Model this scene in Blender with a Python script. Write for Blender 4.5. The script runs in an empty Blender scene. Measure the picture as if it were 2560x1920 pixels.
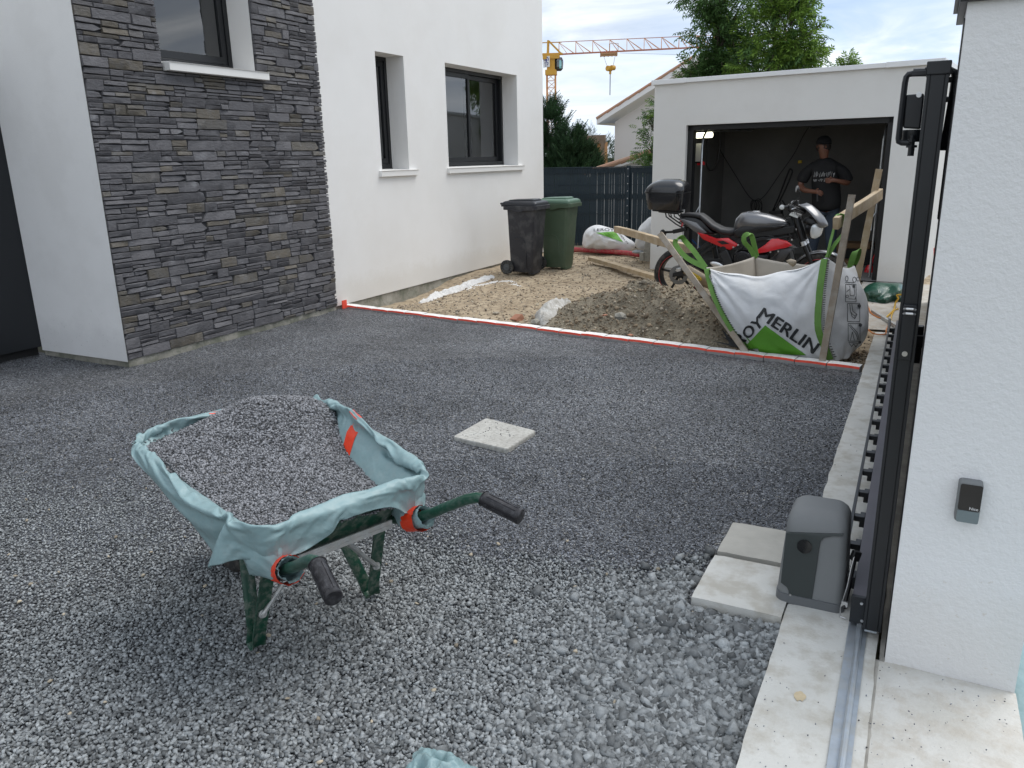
import bpy, math, random
import numpy as np
from mathutils import Vector, Matrix, noise
from mathutils.geometry import tessellate_polygon
random.seed(7); rng = np.random.default_rng(7)
D = bpy.data; SC = bpy.context.scene; COL = SC.collection
R = math.radians
# ---------------- camera ----------------
# pinhole solved from the house, garage and gate lines (metres; x to the right of the house wall, y along it, z up)
FOC, PITCH, ROLL, YAW = 1974.6, 0.27812, -0.021094, 0.47914417
CAM = Vector((0, 0, 1.6))
_f0 = Vector((-math.sin(YAW), math.cos(YAW), 0)); _r0 = Vector((math.cos(YAW), math.sin(YAW), 0)); _z = Vector((0, 0, 1))
FWD = _f0*math.cos(PITCH)-_z*math.sin(PITCH); _u = _z*math.cos(PITCH)+_f0*math.sin(PITCH)
RGT = _r0*math.cos(ROLL)+_u*math.sin(ROLL); UPV = _u*math.cos(ROLL)-_r0*math.sin(ROLL)
cd = D.cameras.new('camera'); cam = D.objects.new('camera', cd); COL.objects.link(cam)
cam.matrix_world = Matrix(((RGT.x, UPV.x, -FWD.x, CAM.x), (RGT.y, UPV.y, -FWD.y, CAM.y), (RGT.z, UPV.z, -FWD.z, CAM.z), (0, 0, 0, 1)))
cd.sensor_fit = 'HORIZONTAL'; cd.sensor_width = 36; cd.lens = 36*FOC/2560
cd.clip_start = 0.05; cd.clip_end = 3000
SC.camera = cam
SC.render.resolution_x = 1024; SC.render.resolution_y = 768

# ---------------- light ----------------
SUN_EL, SUN_AZ = R(60), R(42)          # azimuth measured from +Y towards +X
SUN_DIR = Vector((math.sin(SUN_AZ)*math.cos(SUN_EL), math.cos(SUN_AZ)*math.cos(SUN_EL), math.sin(SUN_EL)))
sl = D.lights.new('sun', 'SUN'); sl.energy = 1.2; sl.angle = R(42); sl.color = (1.0, 0.965, 0.92)
so = D.objects.new('sun', sl); COL.objects.link(so)
so.rotation_euler = (-SUN_DIR).to_track_quat('-Z', 'Y').to_euler()
w = D.worlds.new('World'); SC.world = w; w.use_nodes = True
nt = w.node_tree; nt.nodes.clear()
def N(nt, t, **k):
    n = nt.nodes.new(t)
    for a, b in k.items(): setattr(n, a, b)
    return n
def ramp(nt, src, stops, interp='LINEAR'):
    n = N(nt, 'ShaderNodeValToRGB'); n.color_ramp.interpolation = interp
    e = n.color_ramp.elements
    while len(e) < len(stops): e.new(0.5)
    for i, (p, c) in enumerate(stops):
        e[i].position = p; e[i].color = (c, c, c, 1) if isinstance(c, (int, float)) else (*c, 1)
    nt.links.new(src, n.inputs[0]); return n.outputs[0]
def mixc(nt, fac, a, b, mode='MIX'):
    n = N(nt, 'ShaderNodeMix', data_type='RGBA', blend_type=mode); n.clamp_factor = True
    for i, v in ((0, fac), (6, a), (7, b)):
        if hasattr(v, 'links'): nt.links.new(v, n.inputs[i])
        else: n.inputs[i].default_value = v if i == 0 else ((*v, 1) if len(v) == 3 else v)
    return n.outputs[2]
def mth(nt, op, a, b=0.0, clamp=False):
    n = N(nt, 'ShaderNodeMath', operation=op); n.use_clamp = clamp
    for i, v in ((0, a), (1, b)):
        if hasattr(v, 'links'): nt.links.new(v, n.inputs[i])
        else: n.inputs[i].default_value = v
    return n.outputs[0]
sky = N(nt, 'ShaderNodeTexSky', sky_type='NISHITA'); sky.sun_disc = False
sky.sun_elevation = SUN_EL; sky.sun_rotation = SUN_AZ; sky.air_density = 1.0; sky.dust_density = 1.5; sky.ozone_density = 1.0
tc = N(nt, 'ShaderNodeTexCoord')
# clouds: the view ray meets a flat layer, so banks crowd together towards the horizon
sep = N(nt, 'ShaderNodeSeparateXYZ'); nt.links.new(tc.outputs['Generated'], sep.inputs[0])
zz = mth(nt, 'MAXIMUM', mth(nt, 'ADD', sep.outputs[2], 0.20), 0.08)
cmb = N(nt, 'ShaderNodeCombineXYZ')
nt.links.new(mth(nt, 'DIVIDE', sep.outputs[0], zz), cmb.inputs[0]); nt.links.new(mth(nt, 'DIVIDE', sep.outputs[1], zz), cmb.inputs[1])
def wnoise(scale, det, rough, off, dist=0.0, sx=1, sy=1):
    mp = N(nt, 'ShaderNodeMapping'); nt.links.new(cmb.outputs[0], mp.inputs[0]); mp.inputs['Location'].default_value = off
    mp.inputs['Rotation'].default_value = (0, 0, 0.45); mp.inputs['Scale'].default_value = (sx, sy, 1)
    n = N(nt, 'ShaderNodeTexNoise'); nt.links.new(mp.outputs[0], n.inputs['Vector'])
    n.inputs['Scale'].default_value = scale; n.inputs['Detail'].default_value = det; n.inputs['Roughness'].default_value = rough
    n.inputs['Distortion'].default_value = dist
    return n.outputs['Fac']
n1 = wnoise(0.9, 8, 0.55, (3.1, 1.7, 0), 0.5)
n2 = wnoise(1.9, 9, 0.56, (7.3, 2.2, 0), 0.7, 0.85, 1.2)
shade = ramp(nt, n2, [(0.32, (3.5, 4.05, 4.85)), (0.44, (4.5, 4.95, 5.6)), (0.55, (5.6, 5.95, 6.35)), (0.68, (7.6, 7.8, 8.0))])
bd = PXR = None
nrmv = N(nt, 'ShaderNodeVectorMath', operation='DOT_PRODUCT'); nt.links.new(tc.outputs['Generated'], nrmv.inputs[0]); nrmv.inputs[1].default_value = (.10, .97, .22)      # a break in the cloud over the garage
patch = ramp(nt, nrmv.outputs['Value'], [(0.88, 0.0), (0.99, 0.5)])
cover = mth(nt, 'SUBTRACT', ramp(nt, n1, [(0.36, 0.60), (0.52, 0.97)]), mth(nt, 'MULTIPLY', patch, ramp(nt, n2, [(0.40, 1.0), (0.60, 0.35)])), True)
skyb = mixc(nt, 0.75, sky.outputs[0], (2.5, 4.0, 6.6))
colr = mixc(nt, cover, skyb, shade)
hz = ramp(nt, sep.outputs[2], [(0.0, 1.0), (0.13, 0.0)])
colr = mixc(nt, mth(nt, 'MULTIPLY', hz, 0.62), colr, (6.4, 7.0, 7.6))
bg = N(nt, 'ShaderNodeBackground'); bg.inputs[1].default_value = 0.097
nt.links.new(colr, bg.inputs[0]); wo = N(nt, 'ShaderNodeOutputWorld'); nt.links.new(bg.outputs[0], wo.inputs[0])
vs = SC.view_settings; vs.view_transform = 'Standard'; vs.look = 'None'; vs.gamma = 1; vs.use_curve_mapping = False; vs.exposure = 0.90
SC.cycles.max_bounces = 7; SC.cycles.transparent_max_bounces = 12; SC.cycles.use_denoising = True

# ---------------- measuring helpers: a point read off the photograph on a plane that really is there ----------------
def ray(px, py): return RGT*((px-1280)/FOC)-UPV*((py-960)/FOC)+FWD
def PZ(px, py, z=0.0): d = ray(px, py); return CAM+d*((z-CAM.z)/d.z)
def PX(px, py, x): d = ray(px, py); return CAM+d*((x-CAM.x)/d.x)
def PY(px, py, y): d = ray(px, py); return CAM+d*((y-CAM.y)/d.y)
def PP(px, py, p0, n): d = ray(px, py); p0 = Vector(p0); n = Vector(n); return CAM+d*(n.dot(p0-CAM)/n.dot(d))

# ---------------- materials ----------------
def M(name, col, rough=0.6, metal=0.0, var=0.0, vs=6.0, col2=None, bump=0.0, bs=60.0, bdet=4, spec=0.5, dirt=None, dscale=5.0, damt=0.4,
      transl=0.0, crease=0.0, splash=None, attr=None, coat=0.0, vor=None, stretch=None, island=0.0, objrand=0.0, rvar=0.0):
    m = D.materials.new(name); m.use_nodes = True; t = m.node_tree
    b = t.nodes['Principled BSDF']; L = t.links
    b.inputs['Roughness'].default_value = rough; b.inputs['Metallic'].default_value = metal
    b.inputs['Specular IOR Level'].default_value = spec; b.inputs['Coat Weight'].default_value = coat; b.inputs['Coat Roughness'].default_value = 0.1
    tc = N(t, 'ShaderNodeTexCoord'); vec = tc.outputs['Object']
    if stretch:
        mp = N(t, 'ShaderNodeMapping'); mp.inputs['Scale'].default_value = stretch; L.new(vec, mp.inputs[0]); vec = mp.outputs[0]
    def nz(s, d=4, r=0.55, off=0.0):
        n = N(t, 'ShaderNodeTexNoise'); n.inputs['Scale'].default_value = s; n.inputs['Detail'].default_value = d; n.inputs['Roughness'].default_value = r
        if off:
            mp = N(t, 'ShaderNodeMapping'); mp.inputs['Location'].default_value = (off, off*.7, off*.3); L.new(vec, mp.inputs[0]); L.new(mp.outputs[0], n.inputs['Vector'])
        else: L.new(vec, n.inputs['Vector'])
        return n.outputs['Fac']
    c = None
    if col2 is None: col2 = tuple(x*(1-var) for x in col)
    if var > 0 or col2 != tuple(col):
        f = ramp(t, nz(vs, 5), [(0.34, 0.0), (0.66, 1.0)]); c = mixc(t, f, col, col2)
    if c is None: c = mixc(t, 0.0, col, col)
    def hsv(c, src, amt):
        v = N(t, 'ShaderNodeMapRange'); v.inputs['To Min'].default_value = 1-amt; v.inputs['To Max'].default_value = 1+amt
        L.new(src, v.inputs['Value']); h = N(t, 'ShaderNodeHueSaturation'); L.new(v.outputs[0], h.inputs['Value']); L.new(c, h.inputs['Color']); return h.outputs[0]
    if island: g = N(t, 'ShaderNodeNewGeometry'); c = hsv(c, g.outputs['Random Per Island'], island)
    if objrand: g = N(t, 'ShaderNodeObjectInfo'); c = hsv(c, g.outputs['Random'], objrand)
    if dirt is not None:
        f = mth(t, 'MULTIPLY', ramp(t, nz(dscale, 7, 0.65, 3.3), [(0.46, 0.0), (0.62, 1.0)]), damt); c = mixc(t, f, c, dirt)
    if splash is not None:      # mud and dust thrown up on the foot of a wall
        gx_ = N(t, 'ShaderNodeSeparateXYZ'); L.new(tc.outputs['Object'], gx_.inputs[0]); hh = mth(t, 'ADD', gx_.outputs[2], mth(t, 'MULTIPLY', nz(7, 6, .7, 5.5), -.34))
        c = mixc(t, mth(t, 'MULTIPLY', ramp(t, hh, [(0.0, 1.0), (0.16, 0.0)]), .20), c, splash); c = mixc(t, mth(t, 'MULTIPLY', ramp(t, nz(55, 3, .6, 2.2), [(.66, 0.0), (.72, 1.0)]), mth(t, 'MULTIPLY', ramp(t, hh, [(0.0, 1.0), (0.5, 0.0)]), .5)), c, splash)
    if attr: a = N(t, 'ShaderNodeAttribute', attribute_name=attr); c = mixc(t, 1.0, c, a.outputs['Color'], 'MULTIPLY')
    L.new(c, b.inputs['Base Color'])
    if rvar:
        v = N(t, 'ShaderNodeMapRange'); v.inputs['To Min'].default_value = max(0, rough-rvar); v.inputs['To Max'].default_value = min(1, rough+rvar)
        L.new(nz(vs*1.7, 4, .6, 9.1), v.inputs['Value']); L.new(v.outputs[0], b.inputs['Roughness'])
    if bump:
        bn = N(t, 'ShaderNodeBump'); bn.inputs['Strength'].default_value = 1.0; bn.inputs['Distance'].default_value = bump
        h = nz(bs, bdet, 0.6, 1.7)
        if vor:
            vo = N(t, 'ShaderNodeTexVoronoi'); vo.inputs['Scale'].default_value = vor; L.new(vec, vo.inputs['Vector']); h = mth(t, 'ADD', h, mth(t, 'MULTIPLY', vo.outputs['Distance'], -0.8))
        if crease:
            wn = N(t, 'ShaderNodeTexNoise'); wn.inputs['Scale'].default_value = 5; wn.inputs['Detail'].default_value = 2; L.new(vec, wn.inputs['Vector'])
            ad = N(t, 'ShaderNodeMix', data_type='VECTOR'); ad.inputs[0].default_value = .35; L.new(vec, ad.inputs[4]); L.new(wn.outputs['Color'], ad.inputs[5])
            for sc_, am_ in ((9, crease), (21, crease*.5)):
                vo = N(t, 'ShaderNodeTexVoronoi'); vo.inputs['Scale'].default_value = sc_; L.new(ad.outputs[1], vo.inputs['Vector']); h = mth(t, 'ADD', h, mth(t, 'MULTIPLY', vo.outputs['Distance'], am_))
        L.new(h, bn.inputs['Height']); L.new(bn.outputs[0], b.inputs['Normal'])
    if transl:
        tr = N(t, 'ShaderNodeBsdfTranslucent'); L.new(c, tr.inputs[0]); ms = N(t, 'ShaderNodeMixShader'); ms.inputs[0].default_value = transl
        o = t.nodes['Material Output']; L.new(b.outputs[0], ms.inputs[1]); L.new(tr.outputs[0], ms.inputs[2]); L.new(ms.outputs[0], o.inputs[0])
    return m
def glass_mat(name, tint=(0.9, 0.93, 0.92)):
    m = D.materials.new(name); m.use_nodes = True; t = m.node_tree; t.nodes.clear(); L = t.links
    fr = N(t, 'ShaderNodeFresnel'); fr.inputs[0].default_value = 2.1
    g = N(t, 'ShaderNodeBsdfGlossy'); g.inputs['Roughness'].default_value = 0.0; g.inputs[0].default_value = (.95, .97, 1, 1)
    tr = N(t, 'ShaderNodeBsdfTransparent'); tr.inputs[0].default_value = (*tint, 1)
    ms = N(t, 'ShaderNodeMixShader'); o = N(t, 'ShaderNodeOutputMaterial')
    L.new(fr.outputs[0], ms.inputs[0]); L.new(tr.outputs[0], ms.inputs[1]); L.new(g.outputs[0], ms.inputs[2]); L.new(ms.outputs[0], o.inputs[0]); return m

# ---------------- mesh building ----------------
class MB:
    def __init__(s): s.v = []; s.f = []; s.m = []
    def add(s, vs, fs, m=0):
        o = len(s.v); s.v.extend([tuple(v) for v in vs]); s.f.extend([tuple(i+o for i in f) for f in fs]); s.m.extend([m]*len(fs)); return s
    def box(s, a, b, m=0):
        x0, x1 = sorted((a[0], b[0])); y0, y1 = sorted((a[1], b[1])); z0, z1 = sorted((a[2], b[2]))
        vs = [(x0, y0, z0), (x1, y0, z0), (x1, y1, z0), (x0, y1, z0), (x0, y0, z1), (x1, y0, z1), (x1, y1, z1), (x0, y1, z1)]
        return s.add(vs, [(0, 3, 2, 1), (4, 5, 6, 7), (0, 1, 5, 4), (1, 2, 6, 5), (2, 3, 7, 6), (3, 0, 4, 7)], m)
    def beam(s, p0, p1, wd, h, up=(0, 0, 1), m=0, taper=1.0):
        p0 = Vector(p0); p1 = Vector(p1); d = (p1-p0).normalized(); up = Vector(up)
        if abs(d.dot(up)) > 0.98: up = Vector((1, 0, 0))
        a = d.cross(up).normalized(); u = a.cross(d).normalized(); vs = []
        for p, k in ((p0, 1), (p1, taper)):
            for i, j in ((-1, -1), (1, -1), (1, 1), (-1, 1)): vs.append(p+a*(wd/2*i*k)+u*(h/2*j*k))
        return s.add(vs, [(0, 3, 2, 1), (4, 5, 6, 7), (0, 1, 5, 4), (1, 2, 6, 5), (2, 3, 7, 6), (3, 0, 4, 7)][:6], m)
    def tube(s, pts, r, seg=8, m=0, caps=True, closed=False, flat=1.0):
        pts = [Vector(p) for p in pts]; n = len(pts); rr = r if isinstance(r, (list, tuple)) else [r]*n
        rings = []; prev = None
        for i, p in enumerate(pts):
            if closed: d = (pts[(i+1) % n]-pts[i-1]).normalized()
            else: d = (pts[min(i+1, n-1)]-pts[max(i-1, 0)]).normalized()
            if prev is None:
                up = Vector((0, 0, 1)) if abs(d.z) < 0.9 else Vector((1, 0, 0)); a = d.cross(up).normalized()
            else:
                a = (prev-d*prev.dot(d)); a = a.normalized() if a.length > 1e-6 else d.orthogonal().normalized()
            prev = a; b = d.cross(a)
            rings.append([p+(a*math.cos(2*math.pi*k/seg)+b*math.sin(2*math.pi*k/seg)*flat)*rr[i] for k in range(seg)])
        return s.loft(rings, m=m, caps=caps and not closed, loop=closed)
    def loft(s, rings, m=0, caps=True, loop=False, ring_closed=True):
        k = len(rings[0]); vs = [p for r in rings for p in r]; fs = []; n = len(rings)
        for i in range(n if loop else n-1):
            for j in range(k if ring_closed else k-1):
                a = i*k+j; b = i*k+(j+1) % k; c = ((i+1) % n)*k+(j+1) % k; d = ((i+1) % n)*k+j; fs.append((a, b, c, d))
        if caps: fs.append(tuple(range(k-1, -1, -1))); fs.append(tuple((n-1)*k+j for j in range(k)))
        return s.add(vs, fs, m)
    def lathe(s, prof, c, axis=(0, 0, 1), seg=24, m=0, caps=True):
        c = Vector(c); ax = Vector(axis).normalized(); a = ax.orthogonal().normalized(); b = ax.cross(a)
        return s.loft([[c+ax*h+(a*math.cos(2*math.pi*k/seg)+b*math.sin(2*math.pi*k/seg))*r for k in range(seg)] for r, h in prof], m=m, caps=caps)
    def prism(s, poly, o, ex, ey, th, m=0):
        o = Vector(o); ex = Vector(ex); ey = Vector(ey); nn = ex.cross(ey).normalized()
        a = [o+ex*x+ey*y for x, y in poly]; b = [p+nn*th for p in a]; k = len(poly)
        return s.add(a+b, [tuple(range(k-1, -1, -1)), tuple(range(k, 2*k))]+[(i, (i+1) % k, k+(i+1) % k, k+i) for i in range(k)], m)
    def grid(s, fn, nu, nv, m=0):
        vs = [fn(i/nu, j/nv) for j in range(nv+1) for i in range(nu+1)]
        return s.add(vs, [(j*(nu+1)+i, j*(nu+1)+i+1, (j+1)*(nu+1)+i+1, (j+1)*(nu+1)+i) for j in range(nv) for i in range(nu)], m)
    def xf(s, mat):
        s.v = [tuple(mat @ Vector(v)) for v in s.v]; return s
ORG = {}
def finish(o, parent, label=None, cat=None, kind=None, group=None):
    if parent is not None: o.parent = parent
    if label: o['label'] = label
    if cat: o['category'] = cat
    if kind: o['kind'] = kind
    if group: o['group'] = group
    return o
def thing(name, label, cat, loc=(0, 0, 0), rz=0.0, group=None):
    o = D.objects.new(name, None); COL.objects.link(o); o.empty_display_size = 0.1; o.location = loc; o.rotation_euler = (0, 0, rz)
    ORG[o.name] = Vector(loc); return finish(o, None, label, cat, None, group)
def obj(name, mb, mats, parent=None, local=False, bevel=0.0, smooth=35, label=None, cat=None, kind=None, group=None, seg=2, org=None):
    """links the collected shapes as ONE mesh object; world coordinates unless local (then relative to the parent's own frame)"""
    if not isinstance(mats, (list, tuple)): mats = [mats]
    off = Vector((0, 0, 0))
    if not local:
        if parent is not None: off = ORG[parent.name]
        elif org is not None: off = Vector(org)
    me = D.meshes.new(name)
    me.from_pydata([(v[0]-off.x, v[1]-off.y, v[2]-off.z) for v in mb.v], [], mb.f)
    for m in mats: me.materials.append(m)
    if len(mats) > 1: me.polygons.foreach_set('material_index', mb.m)
    me.validate(); me.update()
    if smooth: me.shade_smooth(); me.set_sharp_from_angle(angle=R(smooth))
    o = D.objects.new(name, me); COL.objects.link(o)
    if parent is None: o.location = off
    ORG[o.name] = off if parent is None or not local else Vector((0, 0, 0))
    if parent is not None and not local: ORG[o.name] = ORG[parent.name]
    if bevel:
        bv = o.modifiers.new('bevel', 'BEVEL'); bv.width = bevel; bv.segments = seg; bv.limit_method = 'ANGLE'; bv.angle_limit = R(40); bv.harden_normals = False
    return finish(o, parent, label, cat, kind, group)
def npmesh(name, v, f, mats, parent=None, smooth=False, label=None, cat=None, kind=None, group=None, midx=None, org=None):
    """v (n,3) array, f (m,k) array of equal-sided faces"""
    me = D.meshes.new(name); v = np.asarray(v, dtype=np.float32); f = np.asarray(f, dtype=np.int32)
    off = ORG[parent.name] if parent is not None else Vector(org or (0, 0, 0))
    v = v-np.array(off, dtype=np.float32)
    k = f.shape[1]; me.vertices.add(len(v)); me.vertices.foreach_set('co', v.ravel())
    me.loops.add(f.size); me.loops.foreach_set('vertex_index', f.ravel())
    me.polygons.add(len(f)); me.polygons.foreach_set('loop_start', np.arange(0, f.size, k, dtype=np.int32))
    for m in (mats if isinstance(mats, (list, tuple)) else [mats]): me.materials.append(m)
    if midx is not None: me.polygons.foreach_set('material_index', np.asarray(midx, dtype=np.int32))
    me.update(calc_edges=True)
    if smooth: me.shade_smooth()
    o = D.objects.new(name, me); COL.objects.link(o)
    if parent is None: o.location = off
    ORG[o.name] = off
    return finish(o, parent, label, cat, kind, group)
def copy_tree(o, parent=None):
    c = o.copy(); COL.objects.link(c)
    if parent is not None: c.parent = parent
    ORG[c.name] = ORG.get(o.name, Vector((0, 0, 0)))
    for ch in list(o.children): copy_tree(ch, c)
    return c
def refine(vs, fs, lim):
    vs = [Vector(v) for v in vs]; out = []; mid = {}
    def m_(a, b):
        k = (min(a, b), max(a, b))
        if k not in mid: vs.append((vs[a]+vs[b])/2); mid[k] = len(vs)-1
        return mid[k]
    st = []
    for f in fs:
        if len(f) == 3: st.append(tuple(f))
        else:
            for t in tessellate_polygon([[Vector((vs[i].x, vs[i].y, 0)) for i in f]]): st.append(tuple(f[j] for j in t))
    while st:
        a, b, c = st.pop(); L = [((vs[a]-vs[b]).length, a, b, c), ((vs[b]-vs[c]).length, b, c, a), ((vs[c]-vs[a]).length, c, a, b)]; l, a, b, c = max(L)
        if l > lim: q = m_(a, b); st += [(a, q, c), (q, b, c)]
        else: out.append((a, b, c))
    return vs, out
def text_mesh(s, size, bold=0.0, res=3):
    cu = D.curves.new('lettering', 'FONT'); cu.body = s; cu.size = size; cu.resolution_u = res
    o = D.objects.new('lettering', cu); COL.objects.link(o); bpy.context.view_layer.update()
    me = o.to_mesh(); vs = [Vector(v.co) for v in me.vertices]; fs = [tuple(p.vertices) for p in me.polygons]
    o.to_mesh_clear(); D.objects.remove(o); D.curves.remove(cu); return vs, fs
def vnoise(x, y, s=1.0, o=0.0, octv=3): return noise.fractal(Vector((x*s+o, y*s+o*.37, o*.11)), 1.0, 2.0, octv)

# scattered stones: deformed icosahedra in one mesh, numpy
_t = (1+5**.5)/2
ICO_V = np.array([(-1, _t, 0), (1, _t, 0), (-1, -_t, 0), (1, -_t, 0), (0, -1, _t), (0, 1, _t), (0, -1, -_t), (0, 1, -_t), (_t, 0, -1), (_t, 0, 1), (-_t, 0, -1), (-_t, 0, 1)])
ICO_V = ICO_V/np.linalg.norm(ICO_V[0])
ICO_F = np.array([(0, 11, 5), (0, 5, 1), (0, 1, 7), (0, 7, 10), (0, 10, 11), (1, 5, 9), (5, 11, 4), (11, 10, 2), (10, 7, 6), (7, 1, 8), (3, 9, 4), (3, 4, 2), (3, 2, 6), (3, 6, 8), (3, 8, 9), (4, 9, 5), (2, 4, 11), (6, 2, 10), (8, 6, 7), (9, 8, 1)])
CUB_V = np.array([(-1, -1, -1), (1, -1, -1), (1, 1, -1), (-1, 1, -1), (-1, -1, 1), (1, -1, 1), (1, 1, 1), (-1, 1, 1)])*.62
CUB_F = np.array([(0, 3, 2), (0, 2, 1), (4, 5, 6), (4, 6, 7), (0, 1, 5), (0, 5, 4), (1, 2, 6), (1, 6, 5), (2, 3, 7), (2, 7, 6), (3, 0, 4), (3, 4, 7)])
OCT_V = np.array([(1, 0, 0), (-1, 0, 0), (0, 1, 0), (0, -1, 0), (0, 0, 1), (0, 0, -1)], float)
OCT_F = np.array([(0, 2, 4), (2, 1, 4), (1, 3, 4), (3, 0, 4), (2, 0, 5), (1, 2, 5), (3, 1, 5), (0, 3, 5)])
def rot_mats(n, tilt):
    """random yaw with a random tilt up to `tilt` radians"""
    yaw = rng.uniform(0, 2*np.pi, n); a = rng.uniform(-tilt, tilt, n); b = rng.uniform(-tilt, tilt, n)
    cy, sy, ca, sa, cb, sb = np.cos(yaw), np.sin(yaw), np.cos(a), np.sin(a), np.cos(b), np.sin(b); z = np.zeros(n); o = np.ones(n)
    Rz = np.stack([cy, -sy, z, sy, cy, z, z, z, o], 1).reshape(n, 3, 3)
    Rx = np.stack([o, z, z, z, ca, -sa, z, sa, ca], 1).reshape(n, 3, 3); Ry = np.stack([cb, z, sb, z, o, z, -sb, z, cb], 1).reshape(n, 3, 3)
    return Rx @ Ry @ Rz
def stones(pos, size, base=ICO_V, faces=ICO_F, flat=(0.40, 0.8), tilt=0.8, jit=0.27, asp=(0.5, 1.0)):
    n = len(pos); k = len(base)
    v = base[None]*(1+rng.uniform(-jit, jit, (n, k, 1)))+rng.uniform(-jit, jit, (n, k, 3))*.62
    sc = np.stack([np.ones(n), rng.uniform(*asp, n), rng.uniform(*flat, n)], 1)*size[:, None]
    v = np.einsum('nij,nkj->nki', rot_mats(n, tilt), v*sc[:, None])+pos[:, None]
    f = faces[None]+(np.arange(n)*k)[:, None, None]
    return v.reshape(-1, 3), f.reshape(-1, 3)

# ---------------- the wheelbarrow's plastic sheet: settled over the rim by the cloth solver ----------------
# a annular sheet (inside wall > rim > outer hem), slightly too large for the tray, falls and crumples; the result is kept as a plain mesh
rim = [(-.285, 0, .555), (-.285, .22, .560), (-.262, .305, .566), (-.19, .330, .570), (.15, .352, .600), (.47, .378, .640), (.545, .365, .650), (.585, .29, .655), (.600, 0, .660), (.595, -.28, .655), (.560, -.355, .650), (.48, -.375, .640), (.15, -.348, .600), (-.19, -.325, .568), (-.258, -.300, .563), (-.283, -.22, .558)]
def cyc(pts, n):
    out = []; k = len(pts); seg = []
    P_ = [Vector(p) for p in pts]; L = [0]
    for i in range(k): L.append(L[-1]+(P_[(i+1) % k]-P_[i]).length)
    for j in range(n):
        s = L[-1]*j/n; i = max(q for q in range(k) if L[q] <= s+1e-9); t = (s-L[i])/(L[i+1]-L[i]); a, b, c, d = P_[i-1], P_[i], P_[(i+1) % k], P_[(i+2) % k]
        m1 = (c-a)*.5*min(1, (c-b).length/((c-a).length*.5+1e-9)); m2 = (d-b)*.5*min(1, (c-b).length/((d-b).length*.5+1e-9))
        t2, t3 = t*t, t*t*t; out.append((b*(2*t3-3*t2+1)+m1*(t3-2*t2+t)+c*(-2*t3+3*t2)+m2*(t3-t2), s))
    return out, L[-1]
NR = 560; rimc, RL = cyc(rim, NR)
rimp = [p for p, s in rimc]
def rim_at(j): return rimp[j % NR]
def nrm(j):
    t = (rim_at(j+2)-rim_at(j-2)); n = Vector((t.y, -t.x, 0)); n.normalize()
    c = rim_at(j)-Vector((.15, 0, 0)); 
    return n if n.x*c.x+n.y*c.y > 0 else -n
def ang(j): p = rim_at(j); return math.atan2(p.y, p.x-.15)   # 0 = front, +pi/2 = right side, pi = handles
def smin(x, a, b): t = min(1, max(0, (x-a)/(b-a))); return t*t*(3-2*t)
def gss(x, c, w_): return math.exp(-((x-c)/w_)**2)
def dropf(j):
    p = rim_at(j); a, b = p.x, p.y
    if b < -.26 and a < .5: d = .075+.125*smin(a, .40, .0)-.085*smin(a, -.06, -.24)                 # long left side
    elif a < -.2: d = .062+.05*smin(b, .0, -.16)-.04*smin(b, -.2, -.28)+.07*gss(b, .24, .06)
    elif b > .26 and a < .5: d = .10+.07*smin(a, .0, -.2)
    else: d = .050
    return d*(1+.08*vnoise(j/NR*30, 0, 1, 3, 1))+.006*vnoise(j/NR*80, 2, 1, 1, 1)
drops = [dropf(j) for j in range(NR)]; drops = [sum(drops[(j+k) % NR] for k in range(-7, 8))/15 for j in range(NR)]
def ridge(x): return 1-2*abs(x)
def vn1(x, y, o): return noise.noise(Vector((x+o*3.1, y-o*1.7, o*.7)))
def tri(x): x = x % 2.0; return 1-abs(x-1)*2          # sharp to and fro crease
def botp(p): return Vector((max(-.19, min(.42, p.x*.72)), p.y*.60, .385 if p.x > .1 else .392))

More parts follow.
